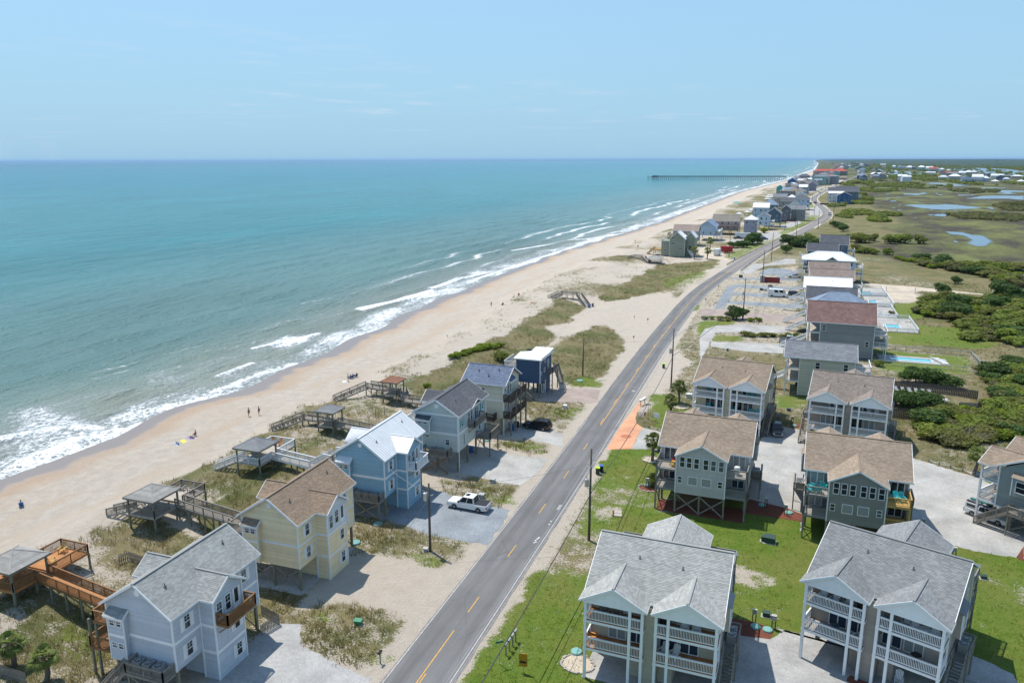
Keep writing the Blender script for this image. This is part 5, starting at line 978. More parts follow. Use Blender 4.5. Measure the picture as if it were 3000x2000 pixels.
boardwalk('plain timber boardwalk behind the sage cottage', (-70.2, 105.8), 1.5, [((-76.3, 107.4, 2.5), (-71.6, 106.8, 2.7), 1.6), ((-68.6, 105.6, 2.7), (-61, 105.0, 2.4), 1.6), ((-61, 105, 2.4), (-54.2, 105, 2.4), 1.6)], [], [((-76.4, 107.2, 2.5), (-80.5, 103.6, 0), 1.5)], M_gwood, M_pwood, M_gshin, seed=4, zf=2.7)
boardwalk('timber boardwalk with red-brown gazebo roof behind the ivory house', (-68.5, 125.0), 1.5, [((-75.4, 127.6, 2.5), (-70, 126.4, 2.7), 1.6), ((-67.0, 125.8, 2.7), (-65, 123.4, 2.0), 1.6), ((-65, 123.4, 2.0), (-53.8, 122.6, 2.0), 1.6)], [], [((-75.6, 127.4, 2.5), (-80.2, 122.6, 0), 1.5)], M_gwood, M_pwood, M_brplank, seed=5, zf=2.7)
def crossover(label, a, b, c, d, w=1.8, mat=M_gwood):
    th = thing('dune_crossover', label, 'boardwalk', (b[0], b[1], 0)); rl = lambda p: (p[0] - b[0], p[1] - b[1], p[2])
    B, C = Vector(rl(b)), Vector(rl(c)); u = (C - B).normalized(); s = Vector((-u.y, u.x, 0)) * w / 2; mb = MB(); n = int((C - B).length / .16)
    for i in range(n): q = B.lerp(C, (i + .5) / n); mb.beam(q - s, q + s, .14, .04)
    mb.build('walk_boards', M_pwood, th, kind='stuff')
    for sg in (-1, 1): railing(th, [tuple(B + s * sg), tuple(C + s * sg)], 0, mat, 1.0, .2)
    stairs(th, rl(b), rl((a[0], a[1], gz(a[0], a[1]))), w, mat); stairs(th, rl(c), rl((d[0], d[1], gz(d[0], d[1]))), w, mat)
    for t_ in (0, .33, .67, 1):
        q = B.lerp(C, t_)
        for sg in (-1, 1): r_ = q + s * sg; g = gz(r_.x + b[0], r_.y + b[1]); MB().box(-.08, -.08, g - .3, .08, .08, q.z).build('walk_post', M_post, th, loc=(r_.x, r_.y, 0))
crossover('arched timber dune crossover beside the public beach bins', (-71.5, 238.5), (-69.2, 243.5, 2.4), (-63.0, 243.5, 2.4), (-57.4, 233.5))
crossover('far timber dune crossover beside the shaded pavilion', (-68, 352), (-65, 352, 2.2), (-61, 351.5, 2.2), (-56.5, 343))
th = thing('beach_pavilion', 'open timber pavilion with hipped grey roof on the dune', 'pavilion', (-54.3, 345, 0)); posts(th, [(x, y) for x in (-2.6, 2.6) for y in (-2.2, 2.2)], -.3, 2.9, M_post, .2); R = Roof(th, M_plank, False); hip(R, -3.4, 3.4, -3, 3, 2.9, 4.1); R.done(); deck(th, -2.8, -2.4, 2.8, 2.4, .75, M_pwood); railing(th, [(2.7, -2.3), (-2.7, -2.3), (-2.7, 2.3), (2.7, 2.3)], .75, M_dkwood, 1.0, .14)
# ================================================================= houses further along
def shouse(label, loc, W, L, z0, ze, zr, rt, wall, roof, rz=0.0, fine=False, porch=None, deckm=M_trim, wins=True, group=None, decks='', stairl=None, name='beach_house', winlist=None, exp=None, gl=None):
    th = thing(name, label, 'house', (loc[0], loc[1], 0), rad(rz), group); wm = MB(); e = exp or (.3 if fine else 30); over = .45
    px = porch or 0.0
    ap = {'x': ((None, (L / 2, zr - .1)), (None, (L / 2, zr - .1))), 'y': (((W / 2, zr - .1), None), ((W / 2, zr - .1), None))}.get(rt, ((None, None), (None, None)))
    siding(wm, (px, 0), (W, 0), z0, ze, e, ap[0][0]); siding(wm, (W, 0), (W, L), z0, ze, e, ap[0][1]); siding(wm, (W, L), (px, L), z0, ze, e, ap[0][0]); siding(wm, (px, L), (px, 0), z0, ze, e, ap[0][1])
    wm.quad((px, 0, z0), (px, L, z0), (W, L, z0), (W, 0, z0)); wm.build('wall', wall, th)
    if fine: tr = MB(); [corner_trim(tr, x, y, z0, ze, .14) for x in (px, W) for y in (0, L)]; tr.each('trim_board', M_trim, th)
    R = Roof(th, roof, False); o2 = (-over, W + over, -over, L + over)
    if rt == 'x': gable_x(R, *o2, ze, zr)
    elif rt == 'y': gable_y(R, *o2, ze, zr)
    elif rt == 'hip': hip(R, *o2, ze, zr)
    else: R.plane((-over, -over, ze), (W + over, -over, ze), (W + over, L + over, zr), (-over, L + over, zr))
    if fine and roof not in (M_wmetal, M_wroof) and roof.name.startswith('shingle'): R.near = True; R.exp, R.tab = .3, .6; [shingle(R.sh, *q, exp=.3, tab=.6) for q in R.planes]
    R.done(vents=[(W * .6, L * .3, ze + (zr - ze) * .62)] if fine and rt == 'x' else ())
    if z0 > .5: posts(th, [(x, y) for x in np.linspace(px + .3, W - .3, max(2, int(W / 4))) for y in (.3, L - .3)], 0, z0, M_post, .3, 'pile')
    if winlist:
        for f, x, z, w, h in winlist: window(th, {'f': (x, -.02, z), 'r': (W + .02, x, z), 'l': (px - .02, x, z)}[f], {'f': 0, 'r': 90, 'l': -90}[f], w, h, 'sash' if w < 1.3 else 'slider', gl)
    elif wins:
        nf = max(1, int((ze - z0) / 2.7))
        for k in range(nf):
            z = z0 + 1.55 + k * (ze - z0) / nf * .98
            for face, ln, lo in (('f', W, px), ('r', L, 0), ('l', L, 0)):
                n = max(1, int((ln - lo) / 3.4))
                for j in range(n):
                    s = lo + (j + .5 + random.uniform(-.12, .12)) * (ln - lo) / n; p = {'f': (s, -.03, z), 'r': (W + .03, s, z), 'l': (px - .03, s, z)}[face]
                    window(th, p, {'f': 0, 'r': 90, 'l': -90}[face], random.choice([.9, 1.0, 1.5]), 1.4, 'sash', gl)
    def gallery(x0, x1, y0, y1, zs, cover=False):
        for z in zs:
            deck(th, x0, y0, x1, y1, z, deckm if deckm is not M_trim else M_pwood, 'y', deckm) if fine else MB().box(x0, y0, z - .25, x1, y1, z).build('deck', deckm, th)
            railing(th, [(x1 if x0 < 0 else x0, y0 + .05), (x0 + .05 if x0 < W / 2 else x1 - .05, y0 + .05), (x0 + .05 if x0 < W / 2 else x1 - .05, y1 - .05)], z, deckm, 1.0, .16 if fine else .4)
        posts(th, [((x0 + .1) if x0 < W / 2 else (x1 - .1), y) for y in np.linspace(y0 + .1, y1 - .1, 3)], 0, max(zs), deckm, .2, 'deck_post')
    fl = [z for z in (3.1, 5.8) if z < ze - 1.5]
    if porch:
        gallery(.0, px, 0, L, fl); posts(th, [(.12, .12), (.12, L / 2), (.12, L - .12)], 0, ze, deckm, .2, 'porch_post'); [window(th, (px - .02, L * .35, z + 1.1), -90, 1.6, 2.1, 'slider') for z in fl]
    if 'l' in decks: gallery(-3, 0, 0, L * .8, fl)
    if 'r' in decks: gallery(W, W + 3, L * .1, L * .8, fl)
    if 'f' in decks:
        for z in fl: MB().box(.3, -2.2, z - .25, W - .3, 0, z).build('deck', deckm, th); railing(th, [(.35, 0), (.35, -2.15), (W - .35, -2.15), (W - .35, 0)], z, deckm, 1.0, .4)
        posts(th, [(.4, -2.1), (W - .4, -2.1)], 0, max(fl), deckm, .22, 'deck_post')
    if stairl: (sx, sy, sz), (ex, ey) = stairl; stairs(th, (sx, sy, sz), (ex, ey, .05), 1.3, deckm)
    return th
random.seed(77)
W_ivo = wallm('cream_green', (.50, .50, .385)); W_g2 = wallm('mid_grey', (.27, .275, .27)); W_sb = wallm('slate_blue', (.11, .155, .21)); W_pale = wallm('pale_blue', (.42, .53, .62)); W_pink = wallm('pink', (.52, .36, .335)); W_dg = wallm('dark_grey', (.13, .14, .155)); W_stuc = wallm('stucco', (.33, .28, .245)); W_tq = wallm('teal', (.08, .40, .36)); W_mint = wallm('mint', (.27, .42, .36)); W_purp = wallm('purple_grey', (.26, .265, .31)); W_sgf = wallm('olive_sage', (.27, .29, .22)); W_blu = wallm('royal_blue', (.035, .12, .27))
R_g = roofm('slate_grey', (.20, .21, .225), .18); R_rb = roofm('red_brown', (.20, .125, .11), .2); R_bh = roofm('steel_blue', (.215, .27, .345), .12); R_dk = roofm('dark_slate', (.105, .11, .125), .2); R_b2 = roofm('faded_brown', (.265, .21, .18), .15); R_tp = roofm('taupe', (.215, .195, .165), .15); R_red = roofm('coral_red', (.42, .10, .075), .15); R_blue = roofm('blue_metal', (.20, .27, .38), .1)
shouse('pale cream-green house with slate grey roof and orange porch furniture, beyond the yellow duplex', (1.9, 157.3), 12.6, 9, .2, 7.95, 10.3, 'x', W_ivo, R_g, -1, True, 2.6, winlist=[('f', 5.9, 6.5, .9, 1.4), ('f', 11.0, 6.5, .9, 1.4), ('f', 5.9, 3.7, .8, 1.3)], decks='r', stairl=((-.2, 4, 3.1), (-5.6, 4.4)))
shouse('mid grey house with red-brown roof, first beyond the cream-green house', (6.6, 193.0), 14.6, 12.5, .2, 8.3, 12.3, 'x', W_g2, R_rb, -1, True, 2.8, winlist=[('f', 3.6, 6.9, .9, 1.5), ('f', 13.2, 3.6, .8, 1.4)], decks='r', stairl=((-.2, 6, 3.1), (-6, 7)))
shouse('house with steel blue hipped roof, first beyond the red-brown roof', (7.8, 216.0), 13.8, 9.6, .2, 8.2, 11.4, 'hip', W_pale, R_bh, -1, True, 2.4, stairl=((-.2, 4, 3.1), (-6, 4.6)))
shouse('house with dark slate roof, first beyond the steel blue hipped roof', (6.9, 226.8), 12.6, 8.5, .2, 8.2, 11.0, 'x', W_wh, R_dk, -1, True, 2.2, stairl=((-.2, 4, 3.1), (-6, 4.6)), decks='r')
shouse('house with plain white roof in the row by the white van', (6.6, 246.5), 12.8, 8.5, .2, 8.2, 11.0, 'x', W_wh, M_wroof, -1, True, 2.2, stairl=((-.2, 4, 3.1), (-6, 4.6)), decks='r')
shouse('house with faded brown roof, first beyond the plain white roof', (8.6, 265.5), 12.8, 8.5, .2, 8.2, 11.0, 'x', W_tan, R_b2, -1, True, 2.2, decks='r', stairl=((-.2, 4, 3.1), (-6, 4.6)))
shouse('house with faded brown roof, second beyond the plain white roof', (8.6, 284.5), 12.6, 8.5, .2, 8.2, 11.0, 'x', W_tan, R_b2, -1, True, 2.2, stairl=((-.2, 4, 3.1), (-6, 4.6)))
wh = shouse('slate blue house under a white hipped metal roof', (7.0, 316.0), 18.5, 10, .2, 8.3, 11.2, 'hip', W_pale, M_wmetal, -1, True, 3, decks='r', stairl=((-.2, 4, 3.1), (-9, 3)))
R = Roof(wh, M_wmetal, False); gable_y(R, 8, 12.5, -1.6, 3.5, 8.4, 9.8); R.done().name = 'dormer_roof'
shouse('slate house with long dark roof behind the white hipped roof', (9.2, 349), 11.8, 9, .2, 8.2, 11.1, 'x', W_sb, R_dk, -1, True, None, decks='l')
shouse('tall slate house with dark roof, last of the inland row', (15, 371), 11.4, 11, .2, 8.8, 12.6, 'x', W_sb, R_dk, -1, True, None, decks='r')
ORD = ['first', 'second', 'third', 'fourth', 'fifth', 'sixth', 'seventh', 'eighth', 'ninth', 'tenth', 'eleventh', 'twelfth', 'thirteenth', 'fourteenth', 'fifteenth', 'sixteenth', 'seventeenth', 'eighteenth', 'nineteenth', 'twentieth']
GB = 'houses along the far beach row'
# sage house with twin white gables
th = shouse('olive sage house with twin white gables on the dune, first of the far beach row', (-52.5, 375), 7.2, 9, .2, 8.6, 12.1, 'y', W_sgf, M_wmetal, -1, True, winlist=[('f', 1.7, 9.3, 1.8, 1.0), ('f', 1.7, 6.6, 1.8, 1.0), ('f', 5.4, 4.0, 1.6, .9), ('f', 4.6, 6.6, .7, .7), ('f', 1.0, 4.4, .6, .6)], group=GB)
b = MB(); siding(b, (-4.2, 2), (0, 2), .2, 7.4, .3); siding(b, (-4.2, 9), (-4.2, 2), .2, 7.4, .3); b.quad((-4.2, 2, 7.4), (0, 2, 7.4), (0, 9, 7.4), (-4.2, 9, 7.4)); b.build('wing_wall', W_sgf, th); railing(th, [(0, 2.1), (-4.1, 2.1), (-4.1, 9)], 7.4, M_trim, 1, .3)
for z in (5.8, 3.0): window(th, (-2.4, 1.97, z), 0, 1.7, 1.0, 'slider')
b = MB(); siding(b, (7.2, 3.5), (11.5, 3.5), .2, 9.2, .3, apex=(2.1, 11.9)); siding(b, (11.5, 3.5), (11.5, 12), .2, 9.2, .3); b.build('twin_gable_wall', W_sgf, th); R = Roof(th, M_wmetal, False); gable_y(R, 6.9, 11.9, 3.1, 12, 9.2, 12.0); R.done().name = 'twin_roof'; window(th, (9, 3.47, 5), 0, .9, 1.2); deck(th, -8.5, 4, -4.2, 9, 3.0, M_ywood); railing(th, [(-4.3, 4), (-8.4, 4), (-8.4, 9)], 3.0, M_ywood, 1, .3); stairs(th, (-8.5, 6, 3), (-13, 6, -1.2), 1.5, M_ywood); stairs(th, (8.5, 3.2, 3.4), (11.5, 1, .1), 1.2, M_trim); posts(th, [(-8.2, 4.2), (-8.2, 8.8)], -1, 3, M_post)
for lab, x, y, W_, L_, z0, ze, zr, rt, wl, rf, dk in (
    ('taupe house with long brown roof, behind the olive sage twin gables', -58, 426, 13, 11, 2.5, 8.2, 11, 'x', W_stuc, R_b2, 'l'),
    ('light blue stilt house with blue metal roof and wide gable', -47.6, 457, 9, 15, 3, 8.2, 11.6, 'y', W_pale, R_blue, 'r'),
    ('pink house with broad taupe roof and dormer, behind the light blue stilt house', -44, 499, 16, 12, 3, 8.4, 12.2, 'x', W_pink, R_tp, 'f'),
    ('grey box-like tower house with white pyramid roof', -24.6, 494, 7.4, 8, .3, 10, 12.6, 'hip', W_purp, M_wmetal, ''),
    ('light blue narrow house with grey gable, beyond the white pyramid roof', -18, 541, 7, 11, 3, 8.8, 11.2, 'y', W_pale, R_g, 'r'),
    ('blue-grey tall gabled house with white trim on stilts', -13.5, 567, 9.3, 11, 3, 9.2, 13.2, 'y', W_sb, R_g, 'l'),
    ('dark grey twin house with pale grey roof, beyond the tall gabled house', -4.5, 622, 6.5, 10, .3, 9.2, 12.2, 'y', W_dg, R_g, ''),
    ('grey lapboard house with pale roof beside the dark twin house', 2.6, 630, 10, 10, .3, 8.6, 11.6, 'x', W_g2, R_g, 'r'),
    ('large light blue house with charcoal hipped roof at the road bend', 4.2, 765, 14, 14, 2.5, 10.5, 13.5, 'hip', W_pale, R_ch, 'l'),
    ('brown stucco house with arched upper loggia', -9.5, 902, 14, 14, .3, 12, 13.6, 'hip', W_stuc, R_tp, 'l'),
    ('small teal house with white roof on the beach front', -16.5, 1104, 9, 12, 1, 9, 12.2, 'y', W_tq, M_wmetal, ''),
    ('yellow-green house with brown hip roof behind the stucco house', -1, 985, 11, 10, .3, 9.8, 12.6, 'hip', wallm('lime', (.42, .42, .22)), R_b2, ''),
    ('long grey shingled house before the red roofed house', 2, 1150, 22, 12, .3, 9, 12.2, 'x', W_g2, R_g, ''),
    ('grey house with coral red roof', 9, 1212, 16, 14, .3, 10.2, 14.5, 'y', W_g2, R_red, ''),
    ('grey gabled house beside the coral red roof', 25, 1230, 12, 14, .3, 9.5, 13, 'y', W_purp, R_g, ''),
    ('blue house with big white roof and blue front gable', -4, 1400, 15, 16, .3, 9.8, 15, 'y', W_blu, M_wmetal, ''),
    ('white flat-roofed house beyond the blue gable', 12, 1455, 14, 12, .3, 10, 12, 'x', W_wh, M_wmetal, ''),
    ('brown roofed house in front of the green condominium', 16, 1530, 16, 12, .3, 9, 13, 'hip', W_stuc, R_rb, ''),
    ('grey-blue house on the beach past the white roofs', 2, 1640, 18, 14, .3, 9, 13.4, 'hip', W_sb, R_g, ''),
    ('slate house with hip roof past the pier foot', 16, 1820, 24, 16, .3, 10, 14, 'hip', W_sb, R_dk, ''),
    ('pale house behind the green condominium', 60, 1960, 24, 16, .3, 10, 15, 'hip', W_pale, R_g, ''),
    ('low tan roofed store beyond the condominium', 92, 1905, 26, 14, .3, 4.5, 7.5, 'x', W_stuc, R_b2, ''),
    ('royal blue house with tan roof inland of the road bend', 47.5, 876, 13, 12, .3, 9, 12.4, 'y', W_blu, R_b2, ''),
    ('white house with white metal roof inland of the road bend', 40.5, 915, 15, 14, .3, 9.6, 11.6, 'x', W_wh, M_wmetal, ''),
    ('long dark roofed house behind the royal blue house', 42, 965, 32, 14, .3, 9.6, 14, 'x', W_sb, R_dk, 'r'),
    ('second dark roofed house behind the royal blue house', 52, 1010, 24, 12, .3, 10.5, 14.2, 'x', W_sb, R_dk, ''),
    ('blue-grey house alone by the far thicket', 141, 1845, 16, 14, .3, 8, 13, 'y', W_sb, R_bh, 'f'),
    ('blue-grey house behind the lone house by the far thicket', 146, 1990, 18, 14, .3, 8, 12, 'x', W_sb, R_bh, '')):
    shouse(lab, (x, y), W_, L_, z0, ze, zr, rt, wl, rf, -2, False, None, M_trim if wl not in (W_pink, W_stuc) else M_gwood, decks=dk, group=GB)
# green condominium: four storeys, balconies on the seaward side
th = shouse('mint green four-storey condominium with grey balconies', (37, 1512), 24, 60, .3, 15, 16.2, 'hip', W_mint, R_g, -6, name='condominium')
for z in (3.6, 7.2, 10.8): MB().box(24, 1, z, 27, 58, z + .3).build('balcony', M_grey, th); MB().box(26.8, 1, z + .3, 27, 58, z + 1.2).build('balcony_rail', M_trim2, th)
posts(th, [(26.8, y) for y in range(2, 60, 8)], 0, 14, M_trim2, .5, 'balcony_post')
shouse('grey condominium wing beside the mint green condominium', (62, 1560), 20, 50, .3, 14.5, 17, 'hip', W_g2, R_g, -6, name='condominium')
shouse('long resort building with coral red roof beyond the pier', (60, 2400), 90, 26, .3, 12, 17.5, 'hip', W_stuc, R_red, -3, name='resort_building')
shouse('resort wing with small coral red roof', (120, 2520), 34, 24, .3, 12, 17, 'hip', W_stuc, R_red, -3, name='resort_building')
# island houses across the marsh: base row (left, right, base, top in one zoomed view)
IS = [(1040, 1150, 395, 345, 'hip', W_wh, M_wmetal, 'white cottage with spreading white roof'), (1190, 1335, 415, 330, 'hip', W_g2, M_wmetal, 'grey house with white hip roof'), (1385, 1505, 440, 357, 'y', W_pale, R_bh, 'light blue twin-gabled house'), (1550, 1672, 440, 338, 'x', W_wh, M_wmetal, 'big white house with white roof'), (1682, 1780, 440, 362, 'hip', W_pale, M_wmetal, 'pale blue house with white galleries'), (1920, 2025, 415, 345, 'y', W_sb, R_dk, 'slate house with dark gable'), (1840, 1915, 395, 325, 'x', W_wh, M_wmetal, 'white house beside the dark gable'), (2160, 2285, 382, 338, 'hip', W_tan, M_wmetal, 'low tan house with white roof'), (1640, 1745, 352, 300, 'y', W_tan, R_b2, 'tan double-gabled house'), (1765, 1860, 365, 305, 'y', W_g2, R_g, 'grey gabled house'), (1350, 1432, 336, 282, 'x', W_wh, M_wmetal, 'white two-storey house'), (1440, 1528, 336, 270, 'hip', W_g2, M_wmetal, 'grey house under white ridge'), (1536, 1600, 325, 274, 'hip', W_tan, M_wmetal, 'tan house with small white roof'), (1160, 1330, 345, 292, 'hip', W_g2, R_g, 'wide house with slate roof'), (1055, 1120, 322, 262, 'y', W_pink, R_red, 'pink house with red gable'), (1122, 1195, 318, 276, 'x', W_tan, R_red, 'low house with long red roof'), (852, 960, 312, 284, 'x', W_wh, M_wmetal, 'long low white boathouse'), (890, 990, 280, 220, 'x', W_mint, R_red, 'mint house with orange-red roof'), (846, 930, 258, 206, 'x', W_wh, M_wmetal, 'white house behind the orange-red roof'), (992, 1048, 270, 226, 'hip', W_pale, R_bh, 'sky blue house'), (1052, 1110, 275, 232, 'hip', W_wh, M_wmetal, 'white hipped house beside the sky blue one'), (720, 808, 262, 196, 'hip', W_mint, M_wmetal, 'mint house with white hip roof'), (634, 676, 248, 202, 'x', W_blu, R_g, 'bright blue house'), (540, 630, 244, 196, 'hip', W_wh, M_wmetal, 'white twin house beside the bright blue one'), (466, 530, 236, 196, 'hip', W_pale, R_g, 'pale grey-blue house'), (410, 464, 236, 188, 'hip', W_pale, R_bh, 'light blue house with blue roof'), (328, 376, 226, 186, 'hip', W_wh, M_wmetal, 'white roofed house at the inlet tip'), (2060, 2132, 378, 332, 'hip', W_g2, R_g, 'grey house in the trees'), (150, 218, 182, 163, 'x', W_wh, M_wmetal, 'lone white roof in the far woods'), (168, 246, 362, 344, 'x', W_wh, M_wroof, 'flat white shed in the thicket'), (1932, 2012, 372, 322, 'hip', W_wh, M_wmetal, 'white cupola house behind the dark gable'), (2030, 2100, 420, 378, 'hip', W_pale, M_wmetal, 'small pale house with white roof')]
random.seed(5)
for (xl, xr_, yb, yt, rt, wl, rf, lab) in IS:
    x, y = r11(xl, yb); d_ = math.hypot(x, y); sc_ = d_ / 2250 / 5.227; W_ = (xr_ - xl) * sc_; H_ = (yb - yt) * sc_ * 1.02
    shouse(lab + ' on the marsh island', (x, y), W_, max(8, W_ * .7), H_ * .12, H_ * .66, H_, rt, wl, rf, -6, False, None, group='houses on the marsh island', name='island_house', decks='f' if W_ > 18 and H_ > 12 else '')
for (xc, yb) in ((1905, 455), (2302, 456), (1190, 266), (385, 292)):
    x, y = r11(xc, yb); th = thing('marsh_gazebo', 'small white roofed dock gazebo standing in the marsh', 'gazebo', (x, y, 0), 0, 'dock gazebos in the marsh'); posts(th, [(-4, -4), (4, -4), (4, 4), (-4, 4)], 0, 4, M_gwood, .4); R = Roof(th, M_wmetal, False); hip(R, -6, 6, -6, 6, 4, 7); R.done()
# far strand: houses strung along the barrier island
random.seed(9); walls = [W_wh, W_pale, W_g2, W_sb, W_tan, W_stuc, W_mint, W_pink]; roofs = [M_wmetal, R_g, R_dk, R_b2, R_tp, R_bh, R_red]
for i in range(70):
    y = 1700 * (1.022 ** i) + random.uniform(-20, 20); side = random.choice([0, 0, 1]); x = float(S(y)) + 62 + (y - 1700) * .006 + random.uniform(0, 30) + side * random.uniform(60, 160) + max(0, (y - 2500) * .03) * random.random()
    W_ = random.uniform(12, 24); H_ = random.uniform(8.5, 12); shouse('tiny far house on the hazy strand beyond the pier', (x, y), W_, random.uniform(10, 16), 1, H_, H_ + random.uniform(2, 4), random.choice(['x', 'y', 'hip']), random.choice(walls), random.choice(roofs), random.uniform(-20, 20), wins=False, group='far houses strung along the strand', name='far_house')
for i in range(36):
    y = 640 + i * 31 + random.uniform(-14, 14); x = float(S(y)) + 66 + random.uniform(0, 10) + (i % 2) * 17; W_ = random.uniform(9, 13)
    if abs(x + W_ / 2 - float(RX(y))) < W_ / 2 + 9: x = float(RX(y)) - W_ - 9
    shouse('small pale beach house in the packed row behind the far dunes', (x, y), W_, 11, 2, random.uniform(8, 9.5), random.uniform(11, 13), ['x', 'y', 'hip'][i % 3], [W_pale, W_wh, W_sb, W_g2, W_tan, W_pale][i % 6], [M_wmetal, R_g, R_bh, R_dk, R_tp][i % 5], -3, group='packed far beach houses')
# ================================================================= fishing pier
th = thing('fishing_pier', 'long timber fishing pier on many piles reaching into the sea', 'pier', (-10, 1980, SEA)); M_pier = pm('dark_pier_timber', (.075, .06, .05), .9, .2, .2)
x1p, y1p = -308, -62
dk_ = MB(); dk_.beam((-308, -62, 7.4), (0, 0, 7.4), 4.5, 1.3); dk_.build('pier_deck', M_pier, th)
for s in (-1, 1): MB().beam((-308, -62 + s * 2.2, 9.0), (0, s * 2.2, 9.0), .25, .35).build('pier_rail', M_pier, th)
for i in range(64):
    t_ = i / 63; x, y = -308 * (1 - t_), -62 * (1 - t_); mb = MB(); [mb.beam((x, y + s * 1.9, -3), (x, y + s * 1.9, 6.8), .85, .85) for s in (-1, 1)]; mb.beam((x, y - 2.2, 6.3), (x, y + 2.2, 6.3), .4, .5); mb.build('pile_bent', M_pier, th)
mb = MB(); mb.box(-318, -72, 5.4, -296, -52, 6.2); mb.build('pier_head', M_pier, th); mb = MB(); mb.box(-306, -68, 9.2, -293, -56, 9.8); [mb.box(x, y, 6.2, x + .5, y + .5, 9.2) for x in (-306, -299.5, -293.5) for y in (-68, -56.5)]; mb.build('pier_shelter', M_pier, th)
for k in range(12): mb = MB(); mb.beam((-300 + 26 * k, -60 + 5.3 * k, 7), (-300 + 26 * k, -60 + 5.3 * k, 11.5), .22, .22); mb.build('lamp_post', M_pier, th)
for x in (-317, -306, -297):
    for y in (-71, -53): mb = MB(); mb.beam((x, y, -3), (x, y, 5.5), .6, .6); mb.build('head_pile', M_pier, th)
# ================================================================= vegetation
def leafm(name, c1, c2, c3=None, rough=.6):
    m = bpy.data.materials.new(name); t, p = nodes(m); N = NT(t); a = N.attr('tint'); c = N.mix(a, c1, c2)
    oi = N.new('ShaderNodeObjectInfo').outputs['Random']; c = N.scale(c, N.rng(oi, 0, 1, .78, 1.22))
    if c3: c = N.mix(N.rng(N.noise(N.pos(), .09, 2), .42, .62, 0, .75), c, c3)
    N.lk(c, p.inputs['Base Color']); p.inputs['Roughness'].default_value = rough; p.inputs['Specular IOR Level'].default_value = .25
    tr = N.new('ShaderNodeBsdfTranslucent'); N.lk(c, tr.inputs['Color']); mx_ = N.new('ShaderNodeMixShader'); mx_.inputs[0].default_value = .5; out = [n for n in t.nodes if n.type == 'OUTPUT_MATERIAL'][0]
    N.lk(p.outputs[0], mx_.inputs[1]); N.lk(tr.outputs[0], mx_.inputs[2]); N.lk(mx_.outputs[0], out.inputs[0]); return m
M_leaf = leafm('shrub_leaves', (.125, .18, .028), (.29, .335, .06), (.215, .20, .065)); M_leafd = leafm('dark_evergreen_leaves', (.05, .095, .024), (.135, .205, .05)); M_leafb = leafm('bright_shrub_leaves', (.15, .22, .015), (.30, .36, .035)); M_leafo = leafm('olive_leaves', (.11, .12, .04), (.23, .225, .085))
M_duneg = leafm('dune_grass_blades', (.16, .15, .05), (.44, .36, .20), (.18, .18, .055)); M_strawg = leafm('straw_grass_blades', (.17, .175, .045), (.38, .31, .14)); M_bark = pm('grey_bark', (.12, .095, .075), .9, .2)
def crown_mesh(name, mat, rx_, rz_, n, leaf, seed, lobes=9, core=True, flat=.75):
    rs_ = np.random.RandomState(seed); mb = MB(); L = []
    for k in range(lobes):
        a = rs_.rand() * 6.28; r = rx_ * (.25 + .55 * rs_.rand()); L.append((r * math.cos(a), r * math.sin(a), rz_ * (.35 + .38 * rs_.rand()), rx_ * (.34 + .22 * rs_.rand())))
    L.append((0, 0, rz_ * .62, rx_ * .5))
    if core:
        for (x, y, z, r) in L:
            for j in range(2):
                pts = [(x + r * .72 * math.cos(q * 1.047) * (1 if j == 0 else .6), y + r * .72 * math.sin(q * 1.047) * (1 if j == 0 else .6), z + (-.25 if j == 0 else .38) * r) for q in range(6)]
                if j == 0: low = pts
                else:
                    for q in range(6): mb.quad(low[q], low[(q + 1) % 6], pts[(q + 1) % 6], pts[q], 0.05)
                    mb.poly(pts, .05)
    for i in range(n):
        x, y, z, r = L[rs_.randint(len(L))]; u = rs_.normal(size=3); u /= np.linalg.norm(u); u[2] = abs(u[2]) * .9 if rs_.rand() < .8 else u[2]
        c = np.array([x, y, z]) + u * r * (.82 + .3 * rs_.rand()) * np.array([1, 1, flat])
        if c[2] < .02: c[2] = .05 + rs_.rand() * .2
        d = u + rs_.normal(size=3) * .55; d /= np.linalg.norm(d); a = np.cross(d, [0, 0, 1.]); a = a / (np.linalg.norm(a) + 1e-6); b = np.cross(d, a); s = leaf * (.6 + .8 * rs_.rand())
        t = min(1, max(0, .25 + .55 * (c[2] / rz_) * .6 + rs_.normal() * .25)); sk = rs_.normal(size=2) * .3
        mb.quad(tuple(c - a * s - b * s * .6), tuple(c + a * s * (1 + sk[0]) - b * s * .4), tuple(c + a * s * .7 + b * s), tuple(c - a * s * (.8 + sk[1]) + b * s * .7), t)
    return mb.mesh(name, mat)
def stem_mesh(seed, h):
    rs_ = np.random.RandomState(seed); mb = MB()
    for k in range(5):
        a = rs_.rand() * 6.28; mb.tube([(0, 0, -.2), (.25 * math.cos(a), .25 * math.sin(a), h * .35), (.8 * math.cos(a), .8 * math.sin(a), h * .75)], [.07, .05, .02], 5)
    return mb.mesh('stems', M_bark)
PROTO = {}
for key, mat, rx_, rz_, n, leaf in (('g', M_leaf, 1.7, 1.9, 900, .15), ('d', M_leafd, 2.0, 2.6, 1300, .14), ('b', M_leafb, 1.3, 1.2, 700, .11), ('o', M_leafo, 1.5, 1.3, 700, .13)):
    PROTO[key] = [(crown_mesh('crown', mat, rx_, rz_, n, leaf, 40 + i + ord(key), 9), stem_mesh(i, rz_)) for i in range(3)]
def bush(key, x, y, s, label, group, rs_=random, sz=1.0, name='shrub'):
    o = thing(name, label, 'shrub', (x, y, gz(x, y)), rs_.random() * 6.28, group); o.scale = (s, s, s * sz * rs_.uniform(.85, 1.2)); c, st = PROTO[key][rs_.randrange(3)]; put('crown', c, o); put('stems', st, o); return o
